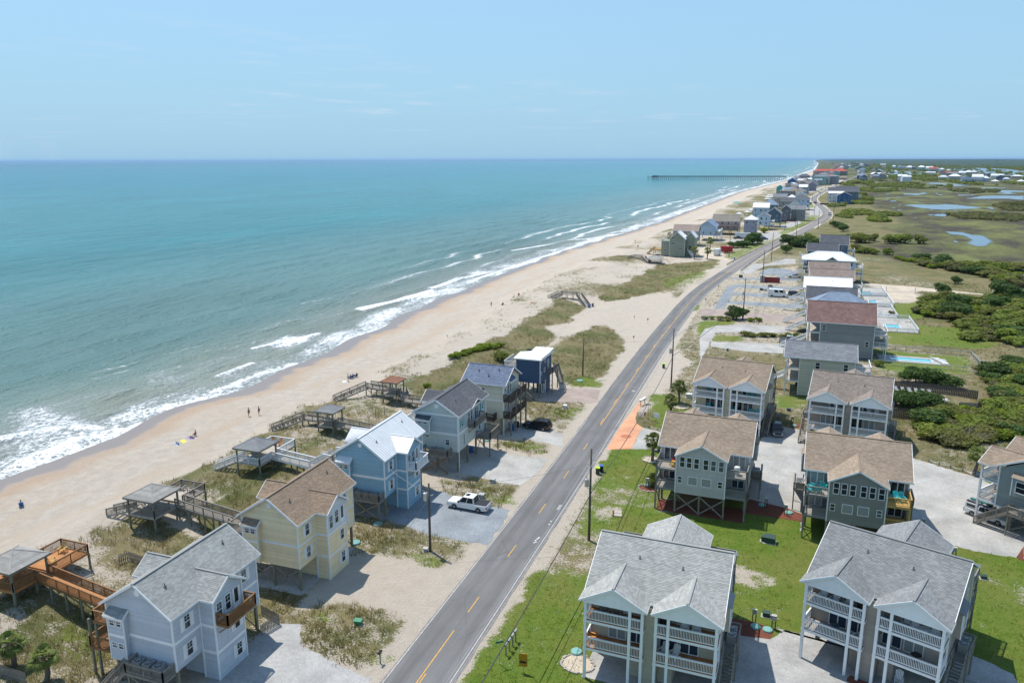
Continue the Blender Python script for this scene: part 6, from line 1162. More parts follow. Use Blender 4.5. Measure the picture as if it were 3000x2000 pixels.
def scatter(poly, n, rmin, seed):
    rs_ = np.random.RandomState(seed); xs = [p[0] for p in poly]; ys = [p[1] for p in poly]; out = []; tries = 0
    while len(out) < n and tries < n * 60:
        tries += 1; x = rs_.uniform(min(xs), max(xs)); y = rs_.uniform(min(ys), max(ys))
        if inpoly(np.array([x]), np.array([y]), poly)[0] and all((x - a) ** 2 + (y - b) ** 2 > rmin ** 2 for a, b in out): out.append((x, y))
    return out
rnd = random.Random(3)
T1 = [r12(*p) for p in ((560, 350), (700, 245), (900, 235), (1100, 260), (1350, 250), (1568, 240), (1568, 690), (1300, 640), (1050, 620), (970, 570), (1040, 470), (900, 440), (700, 420))]
T2 = [r6(*p) for p in ((1090, 640), (1150, 560), (1300, 430), (1500, 450), (1640, 460), (1760, 300), (1996, 180), (1996, 670), (1850, 690), (1640, 700), (1480, 780), (1250, 700))]
T2b = [r12(*p) for p in ((1200, 930), (1380, 890), (1568, 810), (1568, 1290), (1430, 1230), (1300, 1130), (1440, 1040), (1260, 1030))]
T3 = [r7(*p) for p in ((1500, 240), (1830, 280), (2100, 300), (2352, 300), (2352, 440), (2200, 400), (1980, 340), (1700, 300))]
GT = 'wax myrtle shrubs of the inland thicket'
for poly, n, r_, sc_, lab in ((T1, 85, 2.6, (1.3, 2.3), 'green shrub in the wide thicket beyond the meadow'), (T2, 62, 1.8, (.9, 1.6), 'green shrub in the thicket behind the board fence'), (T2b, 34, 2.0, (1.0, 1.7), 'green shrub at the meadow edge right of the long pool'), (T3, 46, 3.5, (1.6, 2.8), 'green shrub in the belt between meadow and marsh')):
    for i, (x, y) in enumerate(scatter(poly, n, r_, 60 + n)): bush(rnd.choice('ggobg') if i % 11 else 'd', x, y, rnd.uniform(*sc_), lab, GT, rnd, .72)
for (a, b_, k, s, lab) in ((r7, (1815, 480), 'd', 1.4, 'round dark shrub beside the sand court'), (r7, (2225, 520), 'd', 2.2, 'tall dark shrub standing out of the thicket'), (r7, (1485, 605), 'o', .6, 'small shrub on the path behind the pools'), (r7, (2185, 430), 'd', 1.2, 'lone dark shrub in the meadow'), (r7, (1900, 405), 'd', 1.1, 'lone shrub at the meadow middle'), (r7, (790, 205), 'd', 1.5, 'dark shrub in the verge by the guardrail'), (r7, (1400, 945), 'g', .8, 'small shrub by the long pool fence')):
    x, y = a(*b_); bush(k, x, y, s, lab, None, rnd)
def row(r, p, q, n, key, s, lab, grp, jit=.5, sz=1.0):
    a = r(*p); b_ = r(*q)
    for i in range(n): t_ = i / max(1, n - 1); bush(key, a[0] + (b_[0] - a[0]) * t_ + rnd.uniform(-jit, jit), a[1] + (b_[1] - a[1]) * t_ + rnd.uniform(-jit, jit), s * rnd.uniform(.8, 1.2), lab, grp, rnd, sz)
row(r12, (500, 1005), (910, 1050), 7, 'd', 1.15, 'dark evergreen of the hedge outside the board fence', 'dark evergreen hedge outside the fence', .4)
row(r12, (370, 1215), (760, 1235), 6, 'd', 1.15, 'dark evergreen of the hedge inside the board fence', 'dark evergreen hedge inside the fence', .4)
row(r13, (600, 1050), (1340, 1075), 9, 'g', .8, 'low shrub in the hedge along the curved drive', 'hedge along the curved drive', .5, .8)
row(r13, (80, 830), (380, 850), 4, 'g', .8, 'low shrub beside the pink gravel drive', 'shrubs beside the pink drive', .5, .8); row(r13, (680, 855), (780, 860), 2, 'b', .9, 'bright round shrub beside the pink gravel drive', 'bright shrubs beside the pink drive', .3)
row(r13, (420, 830), (560, 830), 3, 'd', 1.1, 'dark upright shrub by the utility pole', 'dark shrubs by the utility pole', .4, 1.4)
row(rz, (110, 715), (560, 590), 13, 'b', 1.0, 'bright green dune shrub in the row behind the ivory house', 'bright dune shrubs', .7, .8)
row(rz, (150, 690), (500, 610), 9, 'b', 1.0, 'bright green dune shrub in the row behind the ivory house', 'bright dune shrubs', .7, .8)
x, y = rz(572, 725); bush('g', x, y, 1.3, 'dense round green shrub beside the navy house', None, rnd); x, y = rw(1220, 660); bush('b', x, y, .7, 'small green shrub behind the gazebo with red-brown roof', None, rnd)
row(r7, (820, 150), (950, 170), 8, 'd', 1.9, 'dark shrub of the clump by the guardrail', 'shrubs by the guardrail', 4); row(r7, (860, 130), (930, 120), 4, 'g', 1.9, 'green shrub of the clump by the guardrail', 'shrubs by the guardrail', 3)
row(r7, (1240, 130), (1610, 140), 13, 'g', 2.4, 'green shrub of the long clump at the marsh edge', 'shrubs at the marsh edge', 7); row(r7, (1230, 200), (1420, 215), 6, 'g', 1.8, 'low shrub at the corner of the meadow', 'shrubs at the meadow corner', 3)
row(r9, (1640, 740), (1740, 720), 3, 'd', 2.0, 'dark shrub by the beach house parking lot', 'shrubs by the parking lot', 1.5); row(r9, (1390, 780), (1560, 775), 4, 'd', 1.5, 'dark verge shrub behind the red trailer', 'verge shrubs behind the red trailer', 1); x, y = r9(1830, 575); bush('b', x, y, 2.2, 'bright low shrub beside the white pyramid roof', None, rnd)
for (a, b_) in ((1960, 90), (1990, 70), (1850, 40), (1780, 35), (1730, 20)): x, y = RR(2250, 650, 4.48)(a * .5, b_ + 40); bush('d', x, y, 1.6, 'dark shrub dotted over the far verge', 'shrubs dotted over the far verge', rnd)
# far thickets that read as one mass
def mass(name, label, polys, n, size, seed, mat=M_leaf, leafn=34):
    rs_ = np.random.RandomState(seed); V_ = []; T_ = []
    per = int(n / len(polys))
    for poly in polys:
        pts = np.array(scatter(poly, int(per * 1.7), 0.0, seed + len(V_) % 97)); pts = pts[gnoise(pts[:, 0], pts[:, 1] * .6, size * 14, seed + 50, 3) > .49]
        for (x, y) in pts:
            s = size * (.55 + .9 * rs_.rand()) * (1 if np.hypot(x, y) < 1500 else 1.5); c = rs_.normal(size=(leafn, 3)); c /= np.linalg.norm(c, axis=1)[:, None]; c[:, 2] = np.abs(c[:, 2])
            nrm = c + rs_.normal(size=(leafn, 3)) * .4; nrm /= np.linalg.norm(nrm, axis=1)[:, None]; a = np.cross(nrm, [0, 0, 1.]); a /= (np.linalg.norm(a, axis=1)[:, None] + 1e-6); b_ = np.cross(nrm, a); q = s * .36 * (.6 + .8 * rs_.rand(leafn, 1))
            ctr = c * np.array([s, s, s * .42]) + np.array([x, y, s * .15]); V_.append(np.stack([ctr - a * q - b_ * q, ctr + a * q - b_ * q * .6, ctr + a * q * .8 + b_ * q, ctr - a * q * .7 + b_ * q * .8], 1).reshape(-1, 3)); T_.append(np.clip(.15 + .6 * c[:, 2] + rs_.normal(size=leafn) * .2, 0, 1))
    V_ = np.concatenate(V_); T_ = np.concatenate(T_); me = bpy.data.meshes.new(name); nq = len(V_) // 4
    me.vertices.add(len(V_)); me.vertices.foreach_set('co', V_.astype(np.float32).ravel()); me.loops.add(nq * 4); me.loops.foreach_set('vertex_index', np.arange(nq * 4, dtype=np.int32)); me.polygons.add(nq); me.polygons.foreach_set('loop_start', np.arange(0, nq * 4, 4, dtype=np.int32)); me.polygons.foreach_set('loop_total', np.full(nq, 4, np.int32)); me.update(calc_edges=True)
    at = me.attributes.new('tint', 'FLOAT', 'FACE'); at.data.foreach_set('value', T_.astype(np.float32)); me.materials.append(mat); o = link(bpy.data.objects.new(name, me)); tag(o, label, 'thicket', kind='stuff'); return o
P10 = lambda *p: [r10(*q) for q in p]
P11 = lambda *p: [r11(*q) for q in p]
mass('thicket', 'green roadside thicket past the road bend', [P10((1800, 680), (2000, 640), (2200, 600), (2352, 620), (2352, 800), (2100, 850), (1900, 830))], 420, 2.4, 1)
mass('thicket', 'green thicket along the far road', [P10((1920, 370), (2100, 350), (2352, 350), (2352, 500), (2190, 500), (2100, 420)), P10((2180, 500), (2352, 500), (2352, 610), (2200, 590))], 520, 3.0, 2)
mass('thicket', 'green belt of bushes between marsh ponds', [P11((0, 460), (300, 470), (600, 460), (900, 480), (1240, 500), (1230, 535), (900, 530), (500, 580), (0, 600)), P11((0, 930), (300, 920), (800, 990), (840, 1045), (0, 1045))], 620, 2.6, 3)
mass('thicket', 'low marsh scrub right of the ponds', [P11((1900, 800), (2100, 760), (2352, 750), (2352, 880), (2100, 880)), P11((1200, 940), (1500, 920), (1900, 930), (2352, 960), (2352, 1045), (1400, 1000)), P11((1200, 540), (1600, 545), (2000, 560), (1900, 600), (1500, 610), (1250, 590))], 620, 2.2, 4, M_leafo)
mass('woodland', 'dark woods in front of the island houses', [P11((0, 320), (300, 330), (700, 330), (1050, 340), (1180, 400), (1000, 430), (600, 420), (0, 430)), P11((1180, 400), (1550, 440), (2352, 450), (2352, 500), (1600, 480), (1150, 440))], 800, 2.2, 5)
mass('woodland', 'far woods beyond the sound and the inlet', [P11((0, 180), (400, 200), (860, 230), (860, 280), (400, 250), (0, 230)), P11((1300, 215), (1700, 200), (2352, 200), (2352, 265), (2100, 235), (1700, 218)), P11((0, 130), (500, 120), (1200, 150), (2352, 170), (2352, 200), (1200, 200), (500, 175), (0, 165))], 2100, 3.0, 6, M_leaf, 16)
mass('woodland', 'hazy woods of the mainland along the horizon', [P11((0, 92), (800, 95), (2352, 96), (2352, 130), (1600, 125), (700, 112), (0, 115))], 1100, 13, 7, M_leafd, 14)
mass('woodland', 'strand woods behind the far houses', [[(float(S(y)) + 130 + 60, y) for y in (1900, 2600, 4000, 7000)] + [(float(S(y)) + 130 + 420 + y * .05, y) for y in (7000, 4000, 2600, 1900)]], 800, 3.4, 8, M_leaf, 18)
# ---- grass tufts on dunes, lots and meadow
def blades(name, label, pts, mat, h, w, k, seed, spread=.22):
    rs_ = np.random.RandomState(seed); P_ = np.array(pts); n = len(P_); B = np.repeat(P_, k, 0); m_ = len(B); ang = rs_.rand(m_) * 6.283; rr = rs_.rand(m_) * spread; sc_ = np.repeat(.55 + .9 * rs_.rand(n), k)
    base = B + np.stack([np.cos(ang) * rr * sc_, np.sin(ang) * rr * sc_, np.full(m_, -.03)], 1); hh = h * sc_ * (.6 + .7 * rs_.rand(m_)); ln = hh * (.15 + .5 * rs_.rand(m_)); tip = base + np.stack([np.cos(ang) * ln + .12 * hh, np.sin(ang) * ln - .1 * hh, hh], 1)
    pa = ang + 1.57 + rs_.normal(size=m_) * .5; sd = np.stack([np.cos(pa), np.sin(pa), np.zeros(m_)], 1) * (w * (.6 + .8 * rs_.rand(m_)))[:, None]; V_ = np.stack([base - sd, base + sd, tip], 1).reshape(-1, 3)
    me = bpy.data.meshes.new(name); me.vertices.add(m_ * 3); me.vertices.foreach_set('co', V_.astype(np.float32).ravel()); me.loops.add(m_ * 3); me.loops.foreach_set('vertex_index', np.arange(m_ * 3, dtype=np.int32)); me.polygons.add(m_); me.polygons.foreach_set('loop_start', np.arange(0, m_ * 3, 3, dtype=np.int32)); me.polygons.foreach_set('loop_total', np.full(m_, 3, np.int32)); me.update(calc_edges=True)
    at = me.attributes.new('tint', 'FLOAT', 'FACE'); at.data.foreach_set('value', np.clip(np.repeat(rs_.rand(n), k) * .75 + rs_.rand(m_) * .35 - .05, 0, 1).astype(np.float32)); me.materials.append(mat); o = link(bpy.data.objects.new(name, me)); tag(o, label, 'grass', kind='stuff')
HOUSE_R = [(-55.5, 45, -45, 57), (-55.5, 63, -45, 75), (-55.5, 82, -45, 94.5), (-52, 99, -43.5, 112), (-51, 116, -41.5, 125.5), (-49, 138, -42, 147), (-15, 59, -2, 76), (3.5, 64, 19, 84), (-14.5, 96, -1.5, 114), (4.4, 94, 17, 112), (-14, 129, 0, 148), (5, 126, 19, 145), (1, 156, 15, 167), (6, 192, 22, 206), (6, 215, 22, 237)]
def grass_pts(x0, x1, y0, y1, n, seed, fn):
    rs_ = np.random.RandomState(seed); X = rs_.uniform(x0, x1, n); Y = y0 * (y1 / y0) ** rs_.rand(n); ok = np.ones(n, bool)
    for pl in SHEETS:
        xs = [q[0] for q in pl]; ys = [q[1] for q in pl]; s_ = ok & (X > min(xs) - 1) & (X < max(xs) + 1) & (Y > min(ys) - 1) & (Y < max(ys) + 1)
        if s_.any(): idx = np.where(s_)[0]; ok[idx[inpoly(X[idx], Y[idx], pl)]] = False
    for a, b_, c_, d_ in HOUSE_R: ok &= ~((X > a) & (X < c_) & (Y > b_) & (Y < d_))
    ok &= np.abs(X - RX(Y)) > 3.6; X, Y = X[ok], Y[ok]; u = X - S(Y); i = np.clip(np.searchsorted(U, u), 0, len(U) - 1); j = np.clip(np.searchsorted(V, Y), 0, len(V) - 1)
    keep = rs_.rand(len(X)) < fn(veg[i, j], lawn[i, j], gnoise(X, Y, 3.5, seed + 5)); X, Y, i, j = X[keep], Y[keep], i[keep], j[keep]; return np.stack([X, Y, ZZ[np.minimum(i, len(U) - 1), j]], 1)
blades('dune_grass', 'sea oats and dune grass between the houses and the beach', grass_pts(-92, -33, 40, 365, 52000, 1, lambda v, l, n: np.clip((v - .2) * 1.25, 0, .8) * np.clip((n - .3) * 3.2, .04, 1)), M_duneg, .5, .026, 9, 1, .34)
blades('weeds', 'green weeds growing through the sandy lots', grass_pts(-58, -33, 42, 160, 9000, 2, lambda v, l, n: np.clip(v + l - .3, 0, .6) * (n > .55)), M_strawg, .38, .05, 10, 2, .3)
blades('meadow_grass', 'straw coloured meadow grass inland of the road', grass_pts(-24, 70, 118, 330, 26000, 3, lambda v, l, n: np.clip(v * 1.2 - l * .9 - .2, 0, 1) * np.clip((n - .3) * 3, .05, 1)), M_strawg, .42, .045, 7, 3, .35)
blades('lawn_grass', 'short tufts in the mown lawns between the duplexes', grass_pts(-25, 48, 42, 128, 22000, 4, lambda v, l, n: l * .85), leafm('lawn_blades', (.11, .20, .015), (.24, .29, .045)), .14, .05, 6, 4, .3)
# ---- palms
def palm_parts(h, seed, fan=True, n=30, r=1.5):
    rs_ = np.random.RandomState(seed); tb = MB(); k = 9; pts = [(.12 * math.sin(i * .6 + seed), .1 * math.cos(i * .5), h * i / k - .1) for i in range(k + 1)]; tb.tube(pts, [.24 - .06 * i / k + (.03 if i % 2 else 0) for i in range(k + 1)], 9)
    top = Vector(pts[-1]); fr = MB()
    for i in range(n):
        a = i * 2.399 + rs_.rand() * .3; el = rs_.uniform(-.7, 1.25); d = Vector((math.cos(a) * math.cos(el), math.sin(a) * math.cos(el), math.sin(el))); L = r * rs_.uniform(.75, 1.1); hub = top + d * L * .55 - Vector((0, 0, .12 * L)); tt = .35 + .45 * (el + .7) / 2 + rs_.normal() * .12
        fr.beam(top, hub, .035, .03, .3); s = d.cross(Vector((0, 0, 1))).normalized(); upv = s.cross(d)
        if fan:
            for j in range(11):
                an = (j - 5) * .27; q = (d * math.cos(an) + s * math.sin(an)).normalized(); tip = hub + q * L * .62 * (1 - .25 * abs(j - 5) / 5) - Vector((0, 0, .18 * L + .1 * rs_.rand())); w = (s * math.cos(an) - d * math.sin(an)) * .055 * r; md = hub + q * L * .36 + upv * .04
                fr.quad(tuple(hub), tuple(md + w), tuple(tip), tuple(md - w), min(1, max(0, tt + rs_.normal() * .1)))
        else:
            for j in range(14):
                b0 = top.lerp(hub + d * L * .6 - Vector((0, 0, .5 * L)), j / 14)
                for sg in (-1, 1): fr.tri(tuple(b0 - d * .05), tuple(b0 + d * .05), tuple(b0 + s * sg * .38 * r + d * .2 - Vector((0, 0, .12))), min(1, max(0, tt)))
    dead = MB()
    for i in range(10):
        a = i * .63; d = Vector((math.cos(a), math.sin(a), -.6)).normalized(); e = top + d * r * .7 - Vector((0, 0, .3)); s = d.cross(Vector((0, 0, 1))).normalized(); dead.quad(tuple(top), tuple(top.lerp(e, .6) + s * .22), tuple(e), tuple(top.lerp(e, .6) - s * .22))
    return tb.mesh('trunk', pm('palm_trunk', (.16, .135, .11), .9, .25, 5, bump=.03)), fr.mesh('fronds', M_palm), dead.mesh('dead_fronds', pm('dead_frond', (.24, .18, .10), .9, .2))
M_palm = leafm('palm_fronds', (.085, .125, .025), (.22, .26, .065))
def palm(label, x, y, h, seed, fan=True, r=1.5, n=30):
    o = thing('palm_tree', label, 'palm', (x, y, gz(x, y)), seed * 1.3); a, b_, c_ = palm_parts(h, seed, fan, n, r); put('trunk', a, o); put('fronds', b_, o); put('dead_fronds', c_, o)
for lab, (x, y), h, sd, r_ in (('palm in the ring of stones beside the gravel lane', r5(350, 940), 3.6, 1, 1.55), ('palm at the rope fence behind the turning yard', r6(1585, 960), 3.2, 2, 1.5), ('taller of the two palms beside the pale yellow duplex', rq(1275, 735), 3.6, 3, 1.7), ('shorter of the two palms beside the pale yellow duplex', rq(1215, 800), 2.4, 4, 1.5), ('palm beside the grey fence in the left corner lawn', r1(100, 1490), 2.6, 5, 1.35), ('palm before the brown boardwalk in the lawn', r1(315, 1560), 2.8, 6, 1.35), ('low palm in front of the pale grey-blue cottage', (-47.3, 41.6), 1.7, 7, 1.7), ('palm behind the olive sage twin gables', r9(1080, 820), 5.5, 8, 2.2), ('first of the yard palms by the white trailer', r9(795, 900), 4.5, 9, 2.0), ('second of the yard palms by the white trailer', r9(868, 935), 4.8, 10, 2.0), ('third of the yard palms by the white trailer', r9(1045, 935), 4.2, 11, 2.0)): palm(lab, x, y, h, sd, True, r_)
palm('feathery young palm in the red mulch ring', *r5(350, 1165), 1.2, 12, False, 1.5, 22); palm('small palm at the lane edge behind the tan roof', *r5(410, 850), 1.3, 13, True, 1.0, 18)
# dead grey bush
th = thing('dead_bush', 'leafless grey bush in the thicket behind the board fence', 'shrub', (*r6(1490, 690), 0)); rs_ = np.random.RandomState(4); mb = MB()
for i in range(130):
    a = rs_.rand() * 6.28; L = rs_.uniform(1.2, 3.6); e = rs_.uniform(.15, .9); p0 = Vector((rs_.normal() * .8, rs_.normal() * .8, 0)); p1 = p0 + Vector((math.cos(a) * L * .5, math.sin(a) * L * .5, L * e * .6)); p2 = p1 + Vector((math.cos(a + rs_.normal() * .4) * L * .5, math.sin(a + rs_.normal() * .4) * L * .5, L * e * .25)); mb.tube([p0, p1, p2], [.035, .022, .01], 4, False)
mb.build('branches', pm('bleached_twigs', (.30, .27, .245), .9, .2), th, kind='stuff')
# ================================================================= vehicles
M_tyre = pm('tyre_rubber', (.018, .018, .019), .85, .1); M_rim = pm('alloy_rim', (.45, .46, .47), .3, .05, metal=.8); M_cglass = pm('car_glass', (.012, .015, .018), .05, .1, spec=.7); M_red = pm('red_lens', (.35, .015, .015), .3); M_lens = pm('clear_lens', (.6, .62, .62), .2)
def paint(name, c): return pm('car_paint_' + name, c, .25, .03, .5, spec=.6)
WHEEL = None
def wheel_meshes():
    global WHEEL
    if WHEEL is None:
        t_ = MB(); t_.lathe((0, 0, -.12), [(.24, 0), (.36, .02), (.385, .06), (.385, .18), (.36, .22), (.24, .24)], 18); r_ = MB(); r_.lathe((0, 0, .09), [(.25, 0), (.25, .02), (.22, .035), (.06, .045)], 14)
        s_ = MB()
        for k in range(5): a = k * 1.257; s_.beam((.06 * math.cos(a), .06 * math.sin(a), .14), (.22 * math.cos(a), .22 * math.sin(a), .135), .05, .02)
        WHEEL = (t_.mesh('tyre', M_tyre), r_.mesh('rim', M_dgrey), s_.mesh('spokes', M_rim))
    return WHEEL
def prism(prof, y0, y1, bev=.05, mid=None):
    bm = bmesh.new(); a = [bm.verts.new((x, y0, z)) for x, z in prof]; b = [bm.verts.new((x, y1, z)) for x, z in prof]; n = len(prof)
    bm.faces.new(a); bm.faces.new(b[::-1])
    for i in range(n): bm.faces.new((a[i], b[i], b[(i + 1) % n], a[(i + 1) % n]))
    bmesh.ops.recalc_face_normals(bm, faces=bm.faces[:])
    if bev: bmesh.ops.bevel(bm, geom=[e for e in bm.edges if abs(e.verts[0].co.y - e.verts[1].co.y) < 1e-5 and e.calc_face_angle(0) > .6], offset=bev, segments=2, affect='EDGES')
    return bm
def bm_obj(bm, name, mat, parent, smooth=True):
    bmesh.ops.triangulate(bm, faces=[f for f in bm.faces if len(f.verts) > 4]); me = bpy.data.meshes.new(name); bm.to_mesh(me); bm.free(); me.materials.append(mat); return link(bpy.data.objects.new(name, me), parent)
def arch(cx, r, z, n=8): return [(cx + r * math.cos(math.pi * k / n), z + r * math.sin(math.pi * k / n)) for k in range(n, -1, -1)][::-1]
def car(name, label, cat, x, y, ang, L, Wd, H, pnt, kind='suv', group=None, z=0.0, rails=False):
    """local +x is the front"""
    th = thing(name, label, cat, (x, y, z), rad(ang), group); h = Wd / 2; wb = L * .29; zb = .32; belt = H * .57; r = .42
    fx, bx = L / 2, -L / 2; wf, wr = wb + L * .02, -wb
    hood = belt - .06 if kind != 'van' else belt
    low = [(bx, zb + .1), (wr - r, zb)] + [p for p in arch(wr, r, zb)[::-1]][1:-1] + [(wr + r, zb), (wf - r, zb)] + [p for p in arch(wf, r, zb)[::-1]][1:-1] + [(wf + r, zb), (fx, zb + .08)]
    cab0, cab1, rf0, rf1 = {'suv': (bx + .08, fx - L * .27, bx + .42, fx - L * .44), 'pickup': (bx + L * .30, fx - L * .27, bx + L * .34, fx - L * .40), 'van': (bx + .02, fx - L * .12, bx + .1, fx - L * .26), 'sedan': (bx + L * .1, fx - L * .28, bx + L * .27, fx - L * .44)}[kind]
    top = [(fx, hood * .80), (fx - .12, hood - .06), (cab1 + .1, hood), (cab0, belt)] + ([(bx, belt + .04), (bx, belt + .02)] if kind == 'pickup' else [(bx + .03, belt)])
    bm = prism(low + top, -h, h, .07); bm_obj(bm, 'body', pnt, th)
    gh = MB(); hb, ht = h - .05, h - (.22 if kind != 'van' else .12); zt = H - .04
    A = [(cab0, -hb, belt), (cab1, -hb, belt), (cab1, hb, belt), (cab0, hb, belt)]; B = [(rf0, -ht, zt), (rf1, -ht, zt), (rf1, ht, zt), (rf0, ht, zt)]
    gh.quad(*B); C = [(rf0 + .12, -ht + .12, H), (rf1 - .12, -ht + .12, H), (rf1 - .12, ht - .12, H), (rf0 + .12, ht - .12, H)]; gh.quad(*C)
    for i in range(4): j = (i + 1) % 4; gh.quad(A[i], A[j], B[j], B[i]); gh.quad(B[i], B[j], C[j], C[i])
    cabo = gh.build('cab', pnt, th)
    def lp(p, q, t_): return tuple(p[k] + (q[k] - p[k]) * t_ for k in range(3))
    def glass(p0, p1, q1, q0, off, u0, u1, v0=.1, v1=.9, nm='window'):
        a, b_, c_, d_ = lp(lp(p0, p1, u0), lp(q0, q1, u0), v0), lp(lp(p0, p1, u1), lp(q0, q1, u1), v0), lp(lp(p0, p1, u1), lp(q0, q1, u1), v1), lp(lp(p0, p1, u0), lp(q0, q1, u0), v1)
        g = MB(); g.quad(*[tuple(v[k] + off[k] for k in range(3)) for v in (a, b_, c_, d_)]); g.build(nm, M_cglass, th)
    sp = {'suv': ((.05, .30), (.33, .60), (.63, .93)), 'pickup': ((.08, .47), (.52, .93)), 'van': ((.38, .62), (.70, .95)), 'sedan': ((.1, .5), (.54, .92))}[kind]
    for u0, u1 in sp: glass(A[0], A[1], B[1], B[0], (0, -.012, .004), u0, u1); glass(A[3], A[2], B[2], B[3], (0, .012, .004), u0, u1)
    glass(A[1], A[2], B[2], B[1], (.012, 0, .006), .05, .95, .06, .94, 'windscreen'); glass(A[0], A[3], B[3], B[0], (-.012, 0, .006), .08, .92, .1, .9, 'rear_window')
    if kind == 'pickup': bd = MB(); bd.box(bx + .07, -h + .1, belt + .02, cab0 - .06, h - .1, belt + .075); bd.build('bed_cover', M_black, th)
    if rails:
        for s in (-1, 1): MB().beam((rf0 + .2, s * (ht - .12), H + .05), (rf1 - .2, s * (ht - .12), H + .05), .05, .05).build('roof_rail', M_black, th)
    if kind in ('pickup', 'suv'): sr = MB(); sr.quad((rf1 - .75, -.35, H + .004), (rf1 - .2, -.35, H + .004), (rf1 - .2, .35, H + .004), (rf1 - .75, .35, H + .004)); sr.build('sunroof', M_cglass, th)
    for s in (-1, 1):
        MB().box(fx - .1, s * (h - .3) - .18, hood * .62, fx + .015, s * (h - .3) + .18, hood * .78).build('headlight', M_lens, th); MB().box(bx - .015, s * (h - .13) - .1, belt * .62, bx + .08, s * (h - .13) + .1, belt * .9).build('tail_light', M_red, th)
        MB().box(cab1 - .25, s * (h + .02) - .1, belt + .02, cab1 - .08, s * (h + .02) + .1, belt + .22).build('mirror', M_black, th)
        for wx in (wf, wr):
            ty, ri, spk = wheel_meshes(); w = put('wheel', ty, th, (wx, s * (h - .13), .385)); w.rotation_euler = (rad(-90) * s, 0, 0); put('rim', ri, w); put('spokes', spk, w)
    MB().box(fx - .04, -h + .15, zb + .02, fx + .06, h - .15, zb + .2).build('front_bumper', M_grey if kind == 'pickup' else M_black, th); MB().box(bx - .07, -h + .12, zb + .05, bx + .04, h - .12, zb + .22).build('rear_bumper', M_grey if kind == 'pickup' else M_black, th)
    g = MB(); g.box(fx - .06, -h + .42, hood * .5, fx + .02, h - .42, hood * .76); g.build('grille', M_black, th); MB().box(bx - .02, -.26, belt * .5, bx + .02, .26, belt * .62).build('number_plate', M_trim, th)
    return th
PW = paint('white', (.72, .72, .71)); PB = paint('black', (.012, .013, .016)); PG = paint('grey', (.08, .08, .085)); PS = paint('silver', (.4, .41, .42)); PBr = paint('bronze', (.07, .06, .05)); PBl = paint('blue', (.05, .11, .2)); PR = paint('maroon', (.16, .02, .03))
car('pickup_truck', 'white crew-cab pickup with black bed cover on blue-grey gravel', 'pickup', -37.7, 88.7, 178, 5.85, 2.0, 1.95, PW, 'pickup')
x, y = rz(920, 1360); car('parked_car', 'black three-row car parked beside the ivory house', 'car', x, y, 176, 5.0, 1.95, 1.75, PB, 'suv', rails=True)
x, y = r5(1490, 680); car('pickup_truck', 'dark bronze pickup parked nose out below the pale yellow duplex', 'pickup', x, y, -84, 5.3, 1.9, 1.85, PBr, 'pickup')
x, y = r6(1690, 1340); tc_ = car('pickup_truck', 'white pickup with canopy and surfboards beside the grey-green duplex', 'pickup', x, y, -38, 5.4, 1.9, 1.8, PW, 'pickup')
cap_ = MB(); cap_.box(-2.6, -.82, 1.08, -1.1, .82, 1.75); cap_.build('canopy', PW, tc_); [MB().box(-2.4, s * .84 - .01, 1.25, -1.3, s * .84 + .01, 1.6).build('canopy_window', M_cglass, tc_) for s in (-1, 1)]; [MB().box(-2.6, s * .45 - .25, 1.82 + .03 * (s > 0), .2, s * .45 + .25, 1.9 + .03 * (s > 0)).build('roof_board', pm('green_board', (.02, .12, .09), .5) if s > 0 else M_black, tc_) for s in (-1, 1)]
x, y = r13(1025, 535); car('delivery_van', 'white high-roofed van parked on the gravel before the row houses', 'van', x, y, -4, 6.4, 2.05, 2.65, PW, 'van')
x, y = r13(1245, 517); car('parked_car', 'dark car parked in front of the white high-roofed van', 'car', x, y, 0, 4.6, 1.85, 1.65, PG, 'suv')
x, y = r13(1250, 285); car('pickup_truck', 'white pickup parked by the white stairs beyond the red skip', 'pickup', x, y, 180, 5.6, 1.95, 1.9, PW, 'pickup')
x, y = r13(1100, 1150); car('pickup_truck', 'silver pickup half under the mid grey house', 'pickup', x + 1.6, y + 1.5, 0, 5.6, 1.95, 1.9, PS, 'pickup')
x, y = r13(1290, 1010); car('parked_car', 'black low machine parked below the grey house stairs', 'car', x + 1.5, y + 1, 170, 3.6, 1.5, 1.2, PB, 'sedan')
for lab, p, c_, k_, a_ in (('black pickup by the pale trailer at the beach parking lot', (1470, 660), PB, 'pickup', 10), ('silver car at the beach parking lot', (1605, 675), PS, 'suv', 20), ('dark blue car at the beach parking lot', (1660, 655), PBl, 'suv', 20), ('silver car parked by the dark shrubs', (1720, 690), PS, 'suv', 30), ('grey car parked by the dark shrubs', (1770, 672), PG, 'suv', 30), ('dark blue car parked alone at the lot edge', (1825, 670), PBl, 'suv', 40), ('maroon car before the dark twin house', (2210, 420), PR, 'suv', 0), ('black car beside the orange machine', (2090, 430), PB, 'suv', 0)):
    x, y = r9(*p); car('parked_car', lab, 'car', x, y, a_, 5.0 if k_ == 'suv' else 5.7, 1.95, 1.75, c_, k_)
for lab, p, c_, k_, a_ in (('white van driving round the road bend', (1785, 800), PW, 'van', -100), ('black car on the road past the bend', (1590, 640), PB, 'suv', 70), ('grey car on the road past the bend', (1530, 648), PG, 'suv', 70), ('dark car far along the road', (1775, 430), PG, 'suv', 80), ('white car far along the road', (1650, 495), PW, 'suv', 80)):
    x, y = r10(*p); car('moving_car', lab, 'car', x, y, a_, 5.0, 2.0, 1.8 if k_ != 'van' else 2.4, c_, k_, z=.03)
